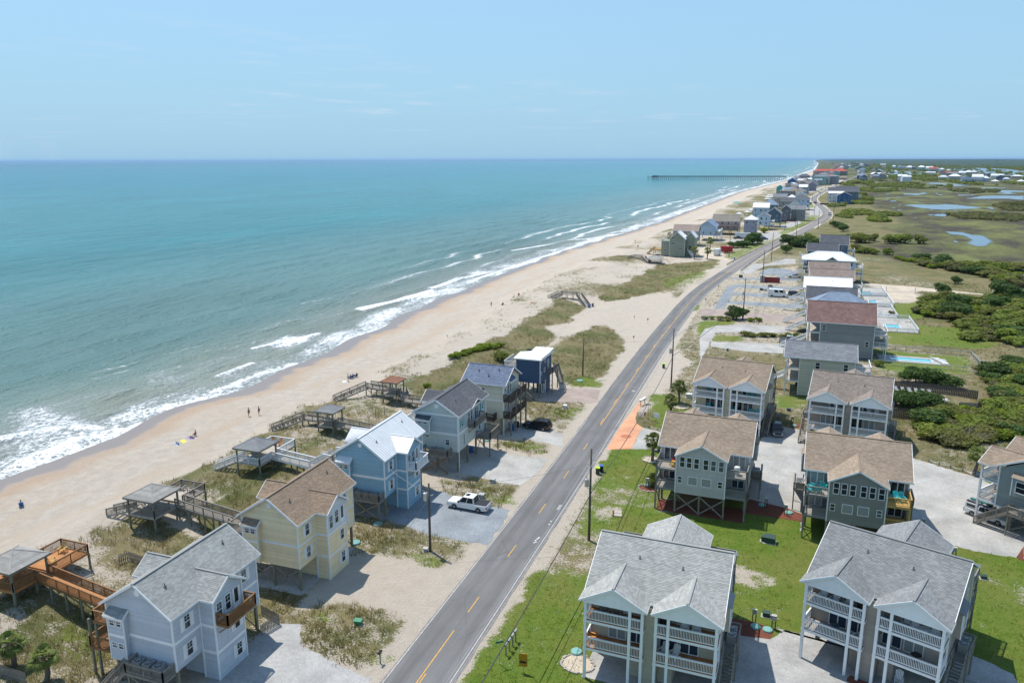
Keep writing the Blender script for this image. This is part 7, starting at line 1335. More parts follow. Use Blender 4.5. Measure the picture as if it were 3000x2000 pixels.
for i in range(7):
    x, y = r10(1670 + 28 * i, 655 + 4 * math.sin(i)); car('parked_car', 'small parked car in the red and dark line before the royal blue house', 'car', x, y, 90 + 7 * i, 4.6, 1.9, 1.6, [PR, PB, PR, PG, PW][i % 5], 'suv', 'cars parked before the royal blue house')
# skips and trailers
def skip(label, x, y, a, L, Wd, H, mat, trailer=False):
    th = thing('roll_off_skip' if not trailer else 'box_trailer', label, 'skip' if not trailer else 'trailer', (x, y, 0), rad(a)); b = MB(); z0 = .12 if not trailer else .5
    b.box(-L / 2, -Wd / 2, z0, L / 2, -Wd / 2 + .08, z0 + H); b.box(-L / 2, Wd / 2 - .08, z0, L / 2, Wd / 2, z0 + H); b.box(-L / 2, -Wd / 2 + .08, z0, -L / 2 + .08, Wd / 2 - .08, z0 + H); b.box(L / 2 - .08, -Wd / 2 + .08, z0, L / 2, Wd / 2 - .08, z0 + H); b.box(-L / 2 + .08, -Wd / 2 + .08, z0, L / 2 - .08, Wd / 2 - .08, z0 + .1)
    if trailer: b.box(-L / 2, -Wd / 2, z0 + H, L / 2, Wd / 2, z0 + H + .06)
    b.build('body', mat, th)
    for k in range(6): xx = -L / 2 + (k + .5) * L / 6; [MB().box(xx - .05, s * Wd / 2 - .06, z0, xx + .05, s * Wd / 2 + .06, z0 + H).build('rib', mat, th) for s in (-1, 1)]
    if trailer:
        for s in (-1, 1):
            for wx in (-.5, .5): w = put('wheel', wheel_meshes()[0], th, (wx, s * (Wd / 2 - .1), .385)); w.rotation_euler = (rad(-90) * s, 0, 0)
        MB().beam((L / 2, 0, .5), (L / 2 + 1.2, 0, .45), .1, .1).build('tow_bar', M_black, th)
M_sk = pm('red_steel', (.22, .022, .028), .55, .2); skip('dark red roll-off skip beside the transformer pole', *r13(940, 345), -2, 6.0, 2.3, 1.7, M_sk); skip('bright red box trailer in the sandy yard', *r9(1307, 845), 5, 6, 2.5, 2.6, pm('bright_red_steel', (.42, .03, .03), .5), True); skip('white box trailer in the sandy yard', *r9(1180, 885), 80, 5, 2.4, 2.7, PW, True); skip('pale long trailer at the beach parking lot', *r9(1530, 650), 0, 9, 2.5, 2.8, PW, True)
# ================================================================= poles, wires, roadside furniture
M_pole = pm('utility_pole_wood', (.105, .088, .072), .9, .25, .8, grain=(6, 6, .2))
def upole(label, x, y, h, trans=None, arms=2, ped=False):
    th = thing('utility_pole', label, 'pole', (x, y, 0)); MB().tube([(0, 0, -.2), (.02, 0, h * .5), (.05, 0, h)], [.17, .145, .11], 10).build('shaft', M_pole, th, smooth=True)
    for k in range(arms): z = h - 1.5 - k * 1.1; s = 1 if k % 2 == 0 else -1; MB().beam((0, 0, z), (s * .55, 0, z + .05), .06, .06).build('arm', M_gal, th); v = MB(); v.lathe((s * .55, 0, z + .06), [(.05, 0), (.06, .08), (.03, .16)], 8); v.build('insulator', M_gal, th)
    if trans: v = MB(); v.lathe((-.42, -.05, trans), [(.27, 0), (.27, .9), (.22, .97), (.06, 1.0)], 14); o = v.build('transformer', M_gal, th); MB().lathe((-.42, -.05, trans + 1.0), [(.05, 0), (.05, .25)], 8).build('bushing', M_dgrey, o)
    MB().box(-.04, .13, 0, .04, .2, h * .55).build('conduit', M_grey, th)
    return th
PL = [(-20.6, 14, 12.1), (-20.19, 85.2, 12.1), (-20.1, 155.1, 12.4), (-10.1, 231.8, 12.2), (-7.15, 305.8, 12.5), (-5.5, 374.9, 13), (5.6, 466.7, 14), (20, 560, 13), (33, 640, 13), (46, 720, 13)]
PLn = ['in front of the cream duplex by the wheelie bins', 'beside the tufted patch at the gravel entrance', 'by the dark shrubs and the pink drive', 'with the grey box by the red skip', 'inside the guardrail verge', 'past the guardrail at the road', 'right of the road on the first bend', 'right of the road near the second bend', 'nearest the red line of parked cars']
for (x, y, h), n_ in zip(PL[1:], PLn): upole('tall utility pole ' + n_, x, y, h, 7.2 if y < 300 else None)
upole('low utility pole with transformer beside the white pickup drive', -37.62, 76.25, 8.8, 6.6, 1); upole('low utility pole in the grass beside the navy house', -39.5, 157.3, 8.4, None, 1)
for (px_, py_), n_ in (((1343, 905), 'by the bright red trailer'), ((1692, 700), 'by the parked cars of the beach lot'), ((2113, 550), 'before the blue-grey gabled house'), ((2262, 490), 'at the far drive'), ((1042, 940), 'by the yard palms')): x, y = r9(px_, py_); upole('thin utility pole ' + n_, x, y, 10.5, None, 1)
for k in range(8): x, y = r10([1600, 1575, 1480, 1310, 1665, 1730, 1550, 1860][k], [700, 800, 640, 880, 560, 470, 590, 700][k]); upole('distant utility pole beside the winding road', x, y, 12, None, 1)['group'] = 'distant utility poles'
def wire(a, b, sag, r, mat, label, grp):
    A, B = Vector(a), Vector(b); pts = [A.lerp(B, i / 14) - Vector((0, 0, sag * 4 * (i / 14) * (1 - i / 14))) for i in range(15)]; o = MB().tube(pts, r, 5, False).build('power_line', mat); tag(o, label, 'wire', grp)
M_wire = pm('aluminium_wire', (.30, .30, .29), .5); M_cable = pm('black_cable', (.05, .05, .055), .7)
for i in range(len(PL) - 1):
    a, b = PL[i], PL[i + 1]; nm = PLn[max(i - 1, 0)] if i else 'in front of the cream duplex by the wheelie bins'
    lab = 'wire ' + ('reaching' if i == 0 else 'beyond') + ' the pole ' + nm
    wire((a[0] + .55, a[1], a[2] - 1.3), (b[0] + .55, b[1], b[2] - 1.3), .9, .032, M_wire, 'upper ' + lab, None); wire((a[0] - .55, a[1], a[2] - 2.4), (b[0] - .55, b[1], b[2] - 2.4), 1.0, .032, M_wire, 'lower ' + lab, None); wire((a[0] + .2, a[1], a[2] - 5.6), (b[0] + .2, b[1], b[2] - 5.6), 1.1, .05, M_cable, 'thick black cable' + lab[4:], None)
wire((-37.6, 76.25, 8.3), (-20.2, 85.2, 10.2), .6, .02, M_wire, 'wire crossing the road to the low transformer pole', None); wire((-39.5, 157.3, 8.0), (-20.1, 155.1, 10.4), .6, .02, M_wire, 'wire crossing the road to the pole beside the navy house', None); wire((-37.6, 76.25, 7.6), (-46.9, 82.6, 7.4), .4, .02, M_wire, 'service wire from the low transformer pole to the light blue cottage', None)
wire((-37.6, 76.3, 7.0), (-42.5, 79.6, .1), 0, .02, M_wire, 'guy wire of the low transformer pole', None)
wire((-39.4, 157.3, 7.6), (-32, 170, 8.5), .2, .015, M_wire, 'service wire leaving the pole beside the navy house', None)
M_lime = pm('lime_plastic', (.42, .62, .02), .5); M_blue = pm('blue_plastic', (.03, .13, .40), .5); M_dgreen = pm('dark_green_steel', (.028, .062, .045), .55, .15); M_green = pm('green_plastic', (.02, .20, .10), .5); M_aqua = pm('aqua_plastic', (.17, .36, .33), .6); M_amber = pm('amber_sign', (.42, .20, .012), .5); M_sgreen = pm('street_sign_green', (.01, .14, .09), .5); M_sred = pm('stop_red', (.45, .015, .02), .5)
def bin_(label, x, y, body, lid, rz=0.0, grp=None):
    th = thing('wheelie_bin', label, 'bin', (x, y, gz(x, y)), rz, grp); b = MB(); b.poly([(-.24, -.26, .06), (-.24, .26, .06), (.24, .26, .06), (.24, -.26, .06)]); lo = [(-.24, -.26, .06), (.24, -.26, .06), (.24, .26, .06), (-.24, .26, .06)]; hi = [(-.3, -.34, 1.0), (.3, -.34, 1.0), (.3, .34, 1.0), (-.3, .34, 1.0)]
    for i in range(4): b.quad(lo[i], lo[(i + 1) % 4], hi[(i + 1) % 4], hi[i])
    b.build('body', body, th); l = MB(); l.box(-.33, -.38, 1.0, .33, .38, 1.07); l.build('lid', lid, th)
    for s in (-1, 1): w = MB(); w.tube([(s * .26, .3, .12), (s * .31, .3, .12)], .12, 10); w.build('wheel', M_tyre, th)
x, y = rq(655, 1275); bin_('wheelie bin with lime green lid at the roadside', x, y, M_dgreen, M_lime, .2); bin_('wheelie bin with blue lid at the roadside', x + .35, y + 1.0, M_black, M_blue, .2)
x, y = rq(1160, 465); bin_('wheelie bin with lime lid at the gravel entrance', x, y, M_dgreen, M_lime, .1); x, y = rz(1430, 185); bin_('blue bin at the dune crossover', x, y, M_blue, M_blue); x, y = rz(1466, 170); bin_('dark grey bin at the dune crossover', x, y, M_dgrey, M_dgrey)
bin_('blue bin under the ivory house', -42.6, 119.6, M_blue, M_blue); bin_('black bin under the ivory house', -42.2, 121.4, M_black, M_black); bin_('blue bin under the sage cottage', -45.2, 107.5, M_blue, M_blue); x, y = r9(1420, 945); bin_('blue bin at the far sandy yard', x, y, M_blue, M_blue); x, y = r13(1355, 780); bin_('green bin below the white stairs', x, y, M_green, M_green); x, y = r7(858, 1075); bin_('dark bin below the cream-green house', x, y, M_dgreen, M_green)
def mailbox(label, x, y, mat, grp=None, a=90):
    th = thing('mailbox', label, 'mailbox', (x, y, 0), rad(a), grp); MB().box(-.05, -.05, -.1, .05, .05, 1.1).build('post', M_gwood, th); m_ = MB(); m_.box(-.27, -.1, 1.1, .27, .1, 1.22); m_.tube([(-.27, 0, 1.22), (.27, 0, 1.22)], .1, 10); m_.build('box', mat, th); MB().box(.05, .1, 1.2, .2, .12, 1.34).build('flag', M_sred, th)
for i, (a, b_) in enumerate(((1795, 1112), (1770, 1150), (1742, 1192), (1712, 1230))): x, y = rb(a, b_); mailbox('silver mailbox on a timber post, %s from the green street sign' % ['fourth', 'third', 'second', 'first'][i], x, y, M_gal, 'silver mailboxes by the road')
x, y = rb(630, 1300); mailbox('black mailbox on the sandy verge before the yellow cottage', x, y, M_black)
x, y = rq(1000, 745); th = thing('mailbox_cluster', 'row of silver mailboxes on one stand by the orange apron', 'mailbox', (x, y, 0), rad(75)); MB().box(-1.2, -.06, .9, 1.2, .06, 1.0).build('shelf', M_gwood, th); [MB().box(s * .9 - .05, -.05, 0, s * .9 + .05, .05, .9).build('post', M_gwood, th) for s in (-1, 1)]
for k in range(6): b = MB(); b.box(-.12, -.25, 1.0, .12, .25, 1.14); b.tube([(0, -.25, 1.14), (0, .25, 1.14)], .12, 8); b.build('box', M_gal, th, loc=(-1 + .4 * k, 0, 0))
x, y = r13(925, 440); th = thing('mailbox_cluster', 'dark mailbox cluster on posts beside the white van', 'mailbox', (x, y, 0)); MB().box(-.8, -.3, 1.0, .8, .3, 1.6).build('box', M_dgrey, th); [MB().box(s * .6 - .06, -.06, 0, s * .6 + .06, .06, 1.0).build('post', M_gwood, th) for s in (-1, 1)]
def signp(label, x, y, h, w, hh, mat, shape='rect', a=0.0, cat='sign', text=None, tcol=None, name='road_sign', back=None):
    th = thing(name, label, cat, (x, y, gz(x, y)), rad(a)); MB().box(-.035, .02, -.1, .035, .08, h).build('post', M_gal, th); p_ = MB()
    if shape == 'rect': p_.box(-w / 2, -.03, h - hh, w / 2, .015, h)
    else: n_ = 8 if shape == 'oct' else 16; v = [(w / 2 * math.cos(math.pi / 8 + k * 2 * math.pi / n_), h - hh / 2 + w / 2 * math.sin(math.pi / 8 + k * 2 * math.pi / n_)) for k in range(n_)]; p_.poly([(q[0], -.03, q[1]) for q in v]); p_.poly([(q[0], .01, q[1]) for q in v[::-1]])
    o = p_.build('panel', mat, th)
    if text:
        for i_, (tx, sz, dz) in enumerate(text):
            cu = bpy.data.curves.new('lettering', 'FONT'); cu.body = tx; cu.size = sz; cu.align_x = 'CENTER'; cu.align_y = 'CENTER'; t0 = bpy.data.objects.new('tmp', cu); me_ = bpy.data.meshes.new_from_object(t0); bpy.data.objects.remove(t0); me_.materials.clear(); me_.materials.append(tcol or M_trim); t_ = link(bpy.data.objects.new('lettering', me_), o); t_.location = (0, -.036, h - hh / 2 + dz); t_.rotation_euler = (rad(90), 0, 0)
    return th
x, y = rq(1013, 905); signp('red octagonal stop sign with white sign above by the orange apron', x, y, 2.6, .76, .76, M_sred, 'oct', 75, text=[('STOP', .24, 0)])
x, y = rq(1000, 890); signp('white round-backed sign beside the stop sign', x - .6, y + .3, 2.0, .7, .7, M_trim, 'oct', -30)
x, y = rq(1103, 878); signp('white notice board on a post in the lawn by the orange apron', x, y, 1.7, 1.1, .9, M_trim, 'rect', -10)
x, y = rq(1040, 860); signp('dark street name sign on a tall post in the lawn', x, y, 3.0, .9, .2, M_dgrey, 'rect', 20)
x, y = rb(1860, 1378); signp('amber radar speed sign panel on a post in the lawn', x, y, 2.0, .78, 1.35, M_amber, 'rect', 6, text=None); MB().box(-.3, -.045, 1.0, .3, -.032, 1.22).build('display', M_black, bpy.data.objects[[o.name for o in bpy.data.objects if o.get('label', '').startswith('amber radar')][0]])
x, y = rb(1658, 1310); signp('green street name sign beside the silver mailboxes', x, y, 2.5, .75, .2, M_sgreen, 'rect', 35)
for (a, b_), n_ in (((2008, 330), 'in the sand of the beach access'), ((1869, 508), 'at the grass corner of the beach access')): x, y = rz(a, b_); signp('small post sign ' + n_, x, y, 1.6, .4, .5, M_dgrey, 'rect', -30)
x, y = rz(1875, 290); signp('small red marker in the grass patch of the beach access', x, y, 1.1, .3, .3, M_sred, 'rect', -20)
for (a, b_), n_ in (((75, 610), 'by the branching gravel drive'), ((245, 440), 'beside the brown grass islet'), ((130, 1080 - 750 + 370), 'on the sandy verge')): x, y = r13(a, b_); signp('thin roadside marker ' + n_, x, y, 1.5, .35, .35, M_dgrey, 'rect', -15)
def ubox(label, x, y, w, d, h, mat, a=0.0, name='utility_box'):
    th = thing(name, label, 'utility box', (x, y, gz(x, y)), rad(a)); b = MB(); b.box(-w / 2, -d / 2, .04, w / 2, d / 2, h * .85); b.build('cabinet', mat, th); l = MB(); l.poly([(-w / 2 - .03, -d / 2 - .03, h * .85), (w / 2 + .03, -d / 2 - .03, h * .85), (w / 2 + .03, d / 2, h), (-w / 2 - .03, d / 2, h)]); l.box(-w / 2 - .03, -d / 2 - .03, h * .83, w / 2 + .03, d / 2 + .02, h * .86); l.build('lid', mat, th); MB().box(-w / 2 - .15, -d / 2 - .15, -.05, w / 2 + .15, d / 2 + .15, .045).build('pad', M_conc, th)
for lab, p, w, d, h, m_, a in (('dark green transformer box in the lawn between the duplexes', r3(1712, 490), 1.25, 1.0, .9, M_dgreen, -5), ('small dark green pedestal beside the transformer box', r3(1660, 480), .45, .5, .75, M_dgreen, 0), ('small dark box in the lawn right of the taupe duplex', r4(1650, 768), .6, .45, .45, M_dgreen, 0), ('dark box behind the red mulch bed', r3(1685, 1055), .75, .5, .55, M_dgreen, 0), ('bright green pedestal in the sandy lot', rb(440, 962), .75, .55, .55, M_green, 10), ('grey pedestal at the foot of the low transformer pole', rb(1022, 335), .5, .45, .5, M_grey, 10), ('grey pedestal in the grass by the pickup', r2(1705, 800), .75, .6, .65, M_grey, 0), ('pale pedestal in the grass beside the sage cottage drive', r2(1777, 700), .75, .6, .65, M_grey, 0), ('pale pedestal in the lawn by the ivory house', rz(1195, 1160), .7, .6, .7, M_trim2, 0), ('large pale cabinet beside the yellow duplex palms', rq(1355, 690), 1.1, .8, .9, M_trim2, 0), ('grey equipment cabinet at the pole by the red skip', r13(820, 345), 1.6, 1.2, 3.0, M_grey, 0), ('small dark pedestal in the meadow verge', r13(365, 1245), .5, .5, .6, M_dgreen, 0), ('pair of grey boxes by the mailbox cluster', r13(855, 455), 1.4, .8, .8, M_grey, 0), ('dark box by the mailbox cluster', r13(810, 450), 1.2, .8, .8, M_dgreen, 0), ('green box on the lawn beyond the parked pickup', r5(1602, 480), .8, .5, .5, M_dgreen, 0), ('dark box at the thin gravel drive', r13(538, 280), 1.4, 1.0, 1.0, M_dgreen, 0)):
    ubox(lab, p[0], p[1], w, d, h, m_, a)
def pedestal(label, x, y, h=1.5, mat=M_dkwood):
    th = thing('meter_post', label, 'post', (x, y, 0)); [MB().box(s * .16 - .05, -.05, -.1, s * .16 + .05, .05, h).build('post', mat, th) for s in (-1, 1)]; MB().box(-.2, -.12, h - .5, .2, -.05, h - .05).build('meter_box', M_grey, th); MB().box(-.24, -.1, h, .24, .1, h + .05).build('cap', M_trim2, th)
for lab, p in (('grey capped meter post at the red mulch bed of the cream duplex', r3(1590, 1105)), ('second grey meter post at the red mulch bed by the gravel yard', r3(1740, 1150)), ('meter post on the lawn edge left of the taupe duplex', r4(40, 1155)), ('meter post in the mulch strip by the gravel lane', r5(1390, 1375)), ('second meter post in the mulch strip nearest the grey-brown duplex', r5(1572, 1440)), ('meter post at the lane head behind the bronze pickup', r5(1505, 580)), ('pale meter post at the lane head by the mulch patch', r5(1632, 605)), ('meter post at the lawn beside the tan duplex', r6(905, 680)), ('meter post behind the feathery palm', r5(300, 1190)), ('meter post by the turning yard shadow', r4(1182, 395)), ('capped meter post right of the grey roofs', r4(1420, 620))): pedestal(lab, *p)
def lid(label, x, y, r_=.5, mat=M_aqua): th = thing('septic_tank', label.replace('septic lid', 'septic tank cover'), 'tank', (x, y, 0)); v = MB(); v.lathe((0, 0, -.05), [(r_, 0), (r_, .2), (r_ * .92, .26), (.05, .3)], 22); v.build('cover', mat, th); MB().lathe((r_ * .5, 0, .2), [(.06, 0), (.06, .06)], 8).build('knob', mat, th)
for lab, p, r_ in (('aqua septic lid below the light blue cottage', rb(612, 105), .62), ('aqua septic lid beside the yellow cottage', rb(415, 265), .62), ('aqua septic lid in the mulch nearest the cream duplex', r3(1602, 1140), .5), ('aqua septic lid in the mulch nearest the gravel yard', r3(1695, 1165), .5), ('aqua septic lid in the mulch by the gravel lane', r5(1357, 1350), .5), ('aqua septic lid in the mulch by the grey-brown duplex', r5(1605, 1420), .5), ('aqua septic lid in the mulch left of the grey-brown duplex', r6(30, 1292), .5), ('aqua septic lid at the lane head', r5(1652, 620), .5), ('aqua septic lid at the corner of the cream duplex', r3(232, 1332), .55), ('aqua septic lid in the feathery palm ring', r5(305, 1168), .5), ('aqua septic lid beside the sage cottage deck', rw(1835, 1185), .6), ('aqua septic lid on the lawn by the navy house', rz(1340, 893), .7)): lid(lab, *p, r_)
# planting rings
def ring(label, x, y, r_, mat, stones=True):
    o = sheet('planting_ring', [(x + r_ * math.cos(k * .39), y + r_ * .9 * math.sin(k * .39)) for k in range(16)], mat, .022, .06, label=label)
    if stones:
        rs_ = random.Random(int(x * 7)); st = MB()
        for k in range(40): a = k * .157; q = r_ * rs_.uniform(.94, 1.06); s = rs_.uniform(.06, .13); st.box(x + q * math.cos(a) - s, y + q * .9 * math.sin(a) - s, 0, x + q * math.cos(a) + s, y + q * .9 * math.sin(a) + s, s * 1.1)
        st.build('edging_stones', pm('edging_stone', (.36, .32, .27), .9, .3), o, kind='stuff')
ring('pale shell ring round the palm by the gravel lane', *r5(345, 930), 1.5, M_sandsheet); ring('red mulch ring round the feathery palm', *r5(320, 1190), 1.5, M_mulch); ring('pale ring round the palm at the rope fence', *r6(1585, 960), .9, M_sandsheet); ring('shell bed at the corner of the cream duplex', *r3(240, 1420), 1.5, M_sandsheet); ring('shell ring under the palms of the yellow duplex', *rq(1290, 765), 1.4, M_sandsheet)
# pallets in the lawn
x, y = r3(550, 285); th = thing('septic_hatch', 'pair of weathered hatch boards on the lawn by the roadside pole', 'hatch', (x, y, 0), .2)
for k in range(2): MB().box(-.5, -.45 + k * .95, .02, .5, .4 + k * .95, .14).build('hatch', M_pwood, th); [MB().box(-.75, -.4 + k * .95 + j * .25, .0, -.5, -.28 + k * .95 + j * .25, .16).build('tie', M_bwood, th) for j in range(3)]
# rope and post fences
def ropefence(label, pts, h=.6):
    th = thing('rope_fence', label, 'fence', (pts[0][0], pts[0][1], 0)); o = pts[0]
    for (x, y) in pts: MB().tube([(x - o[0], y - o[1], -.1), (x - o[0], y - o[1], h)], .08, 8).build('post', M_gwood, th)
    for a, b_ in zip(pts, pts[1:]): MB().tube([(a[0] - o[0] + (b_[0] - a[0]) * t_, a[1] - o[1] + (b_[1] - a[1]) * t_, h - .08 - .25 * 4 * t_ * (1 - t_)) for t_ in np.linspace(0, 1, 7)], .035, 6).build('rope', M_trim2, th)
ropefence('rope and post fence at the curve of the orange apron', [rq(1052, 925), rq(1117, 945), rq(1150, 960)]); ropefence('rope and post fence along the turning yard', [r6(1200, 865), r6(1285, 890), r6(1380, 915), r6(1480, 945), r6(1580, 975)])
# board and picket fences: every board its own piece
BRD = {}
def boardfence(label, pts, h, mat, bw=.15, gap=.02, step=1, closed=False):
    th = thing('board_fence', label, 'fence', (pts[0][0], pts[0][1], 0)); o = pts[0]; k_ = (bw, h, mat.name)
    if k_ not in BRD: b = MB(); b.box(-bw / 2, -.012, .04, bw / 2, .012, h); BRD[k_] = b.mesh('board', mat)
    for a, b_ in zip(pts, pts[1:]):
        L = math.hypot(b_[0] - a[0], b_[1] - a[1]); an = math.atan2(b_[1] - a[1], b_[0] - a[0]); n = int(L / (bw + gap))
        for i in range(n): t_ = (i + .5) / n; x, y = a[0] + (b_[0] - a[0]) * t_, a[1] + (b_[1] - a[1]) * t_; q = put('board', BRD[k_], th, (x - o[0], y - o[1], gz(x, y)), an); q.scale = (1, 1, random.uniform(.97, 1.03))
        for z in (.4, h - .3): MB().beam((a[0] - o[0], a[1] - o[1], z + gz(*a)), (b_[0] - o[0], b_[1] - o[1], z + gz(*b_)), .05, .09).build('rail', mat, th)
M_fence = pm('dark_fence_wood', (.115, .095, .078), .9, .25, 1.5); random.seed(4)
boardfence('tall dark board fence round the yard behind the tan duplex, outer run', [r12(325, 1060), r12(620, 1092), r12(920, 1125), r12(1140, 1165)], 1.85, M_fence, .26, .03); boardfence('tall dark board fence behind the tan duplex, side towards the lawn', [r12(300, 1325), r12(480, 1338), r12(660, 1350)], 1.85, M_fence, .26, .03); boardfence('pale end of the board fence at the thicket', [r12(1140, 1165), r12(1135, 1275), r12(960, 1270)], 1.85, M_gwood, .26, .03)
boardfence('picket fence on the dune behind the pale grey-blue cottage', [r1(785, 820), r1(850, 800), r1(970, 835)], 1.2, M_gwood, .1, .08); boardfence('picket fence corner between the grey-blue and yellow cottages', [r1(1715, 1120), r1(1838, 1185), r1(1712, 1258)], 1.2, M_gwood, .11, .06); boardfence('grey fence at the left corner lawn', [r1(-20, 1530), r1(180, 1590)], 1.2, M_gwood, .11, .05)
# sand fence posts
for i, (a, b_) in enumerate(((320, 395), (345, 400), (745, 190), (785, 185), (808, 180), (1070, 295), (1010, 305))):
    x, y = r2(a, b_); o = MB().tube([(0, 0, -.2), (.03, 0, 1.5)], .05, 6).build('dune_stake', M_gwood, None, loc=(x, y, gz(x, y))); tag(o, 'thin weathered stake on the dune by the timber walkways', 'stake', 'dune stakes')
# guardrails on the far bends
def guard(label, side, y0, y1):
    P = [(float(RX(y)) + side * (4.0 + .6 * math.sin(y / 40)), y) for y in np.linspace(y0, y1, int((y1 - y0) / 6))]; th = thing('guardrail', label, 'guardrail', (P[0][0], P[0][1], 0)); o = P[0]; b = MB()
    for a, c_ in zip(P, P[1:]): b.beam((a[0] - o[0], a[1] - o[1], .5), (c_[0] - o[0], c_[1] - o[1], .5), .12, .45)
    b.build('rail', M_gwood, th); [MB().box(-.1, -.1, 0, .1, .1, .75).build('post', M_gwood, th, loc=(x - o[0], y - o[1], 0)) for x, y in P[::2]]
guard('low dark guardrail on the seaward side of the road', -1, 352, 480); guard('low dark guardrail on the inland side of the road', 1, 335, 560); guard('guardrail at the far seaward bend', -1, 560, 740); guard('guardrail at the far inland bend', 1, 600, 800)
# ================================================================= pools
M_pool = pm('pool_water', (.13, .46, .56), .05, .12, .6, spec=.5)
def picket(th, pts, mat, h=1.2, sp=.11):
    for a, b_ in zip(pts, pts[1:]): railing(th, [a, b_], 0, mat, h, sp, .08, every=2.4, name='fence_panel')
def pool(label, rect, water, fence, deckm=M_conc, fm=M_trim, fh=1.2, sp=.14, ang=0.0):
    cx, cy = (rect[0] + rect[2]) / 2, (rect[1] + rect[3]) / 2; th = thing('swimming_pool', label, 'pool', (cx, cy, 0)); rl = lambda x, y: (x - cx, y - cy)
    x0, y0 = rl(rect[0], rect[1]); x1, y1 = rl(rect[2], rect[3]); w0, v0 = rl(water[0], water[1]); w1, v1 = rl(water[2], water[3])
    d_ = MB(); d_.box(x0, y0, -.05, x1, v0, .1); d_.box(x0, v1, -.05, x1, y1, .1); d_.box(x0, v0, -.05, w0, v1, .1); d_.box(w1, v0, -.05, x1, v1, .1); d_.build('pool_deck', deckm, th); w = MB(); w.quad((w0, v0, .04), (w1, v0, .04), (w1, v1, .04), (w0, v1, .04)); w.build('water', M_pool, th)
    cp = MB(); [cp.beam((a[0], a[1], .12), (b_[0], b_[1], .12), .25, .06) for a, b_ in (((w0, v0), (w1, v0)), ((w1, v0), (w1, v1)), ((w1, v1), (w0, v1)), ((w0, v1), (w0, v0)))]; cp.build('coping', M_trim2, th)
    f0, g0 = rl(fence[0], fence[1]); f1, g1 = rl(fence[2], fence[3]); picket(th, [(f0, g0), (f1, g0), (f1, g1), (f0, g1)], fm, fh, sp)
    lad = MB(); lad.tube([(w1 - .6, v1 + .1, .1), (w1 - .6, v1 + .1, .8), (w1 - .6, v1 - .3, .8), (w1 - .6, v1 - .3, 0)], .03, 6); lad.build('ladder', M_gal, th)
pool('long narrow pool with chain fence behind the mid grey house', (22.8, 192.8, 37.5, 199), (25.5, 194.3, 34.3, 197.4), (20.6, 188.6, 44, 204.8), fm=M_gal, fh=1.1, sp=.5)
for lab, p0, p1, q0, q1 in (('white fenced pool behind the red-brown roof', (205, 530), (505, 425), (290, 500), (420, 480)), ('small white fenced spa behind the steel blue roof', (200, 405), (312, 315), (215, 385), (240, 370)), ('white fenced pool behind the dark slate roof', (140, 300), (305, 215), (140, 278), (210, 255)), ('white fenced pool behind the plain white roof', (60, 208), (255, 145), (80, 200), (165, 175))):
    a, b_ = r12(*p0), r12(*p1); c_, d_ = r12(*q0), r12(*q1); R_ = (a[0], a[1], max(b_[0], a[0] + 6), b_[1]); pool(lab, R_, (max(c_[0], R_[0] + .6), max(c_[1], R_[1] + .6), min(max(d_[0], c_[0] + 2), R_[2] - .6), min(max(d_[1], c_[1] + 2), R_[3] - .6)), R_)
sheet('pool_terrace', [r12(325, 1085), r12(720, 1120), r12(860, 1150), r12(940, 1240), r12(800, 1250), r12(700, 1150), r12(330, 1110)], M_conc, .03, .05, label='pale pool terrace inside the board fence')
# volleyball posts
for p in ((300, 185), (565, 195)): x, y = r12(*p); o = MB().tube([(0, 0, -.1), (0, 0, 2.4)], .07, 8).build('net_post', M_gwood, None, loc=(x, y, 0)); tag(o, 'timber net post at the sand volleyball court', 'post', 'volleyball posts')
# ================================================================= porch and deck furniture
def adirondack(mat):
    def P(mb_, name): return (mb_.mesh(name, mat), name)
    out = []; s = MB()
    for k in range(5): s.box(-.27, -.3 + k * .12, .36 - k * .022, .27, -.2 + k * .12, .385 - k * .022)
    out.append(P(s, 'seat')); b = MB()
    for k in range(5): x = -.24 + k * .12; b.beam((x, .24, .3), (x * 1.15, .58, 1.05 + .06 * (2 - abs(k - 2))), .1, .02)
    out.append(P(b, 'backrest'))
    for sx in (-1, 1):
        a = MB(); a.box(sx * .33 - .07, -.38, .56, sx * .33 + .07, .36, .585); out.append(P(a, 'armrest')); l = MB(); l.box(sx * .31 - .02, -.34, 0, sx * .31 + .02, -.24, .56); out.append(P(l, 'leg')); r_ = MB(); r_.beam((sx * .29, -.28, .34), (sx * .29, .6, .04), .03, .1); out.append(P(r_, 'leg'))
    return out
ADI = {}
def chair(mat, x, y, z, a, label, group, name='deck_chair'):
    if mat.name not in ADI: ADI[mat.name] = adirondack(mat)
    o = thing(name, label, 'chair', (x, y, z), a, group)
    for me, nm in ADI[mat.name]: put(nm, me, o)
    return o
M_ychair = pm('yellow_plastic', (.75, .50, .02), .5); M_orchair = pm('orange_wood', (.55, .23, .06), .6); M_red2 = pm('red_plastic', (.5, .05, .03), .5)
def on(key, lx, ly, z, mat, ang, label, group=None, fn=chair):
    th = DUP[key]; c, s = math.cos(th.rotation_euler.z), math.sin(th.rotation_euler.z); return fn(mat, th.location.x + lx * c - ly * s, th.location.y + lx * s + ly * c, z, th.rotation_euler.z + ang, label, group)
for lx, lab in ((1.6, 'first'), (2.6, 'second')): on('B', lx, 1.3, 5.99, M_trim, .1 if lx < 2 else -.3, 'white slatted chair on the upper porch of the taupe duplex, %s from its outer post' % lab)
for lx in (9.4, 11.0): on('B', lx, 1.3, 5.99, M_trim, .15, 'white slatted chair beside the small table on the taupe duplex porch', 'white chairs by the small table')
on('B', 5.0, 1.2, 3.21, M_trim, -.6, 'white slatted chair on the lower porch of the taupe duplex'); on('B', 8.6, 1.9, .02, M_trim, .2, 'white chair on the slab under the taupe duplex')
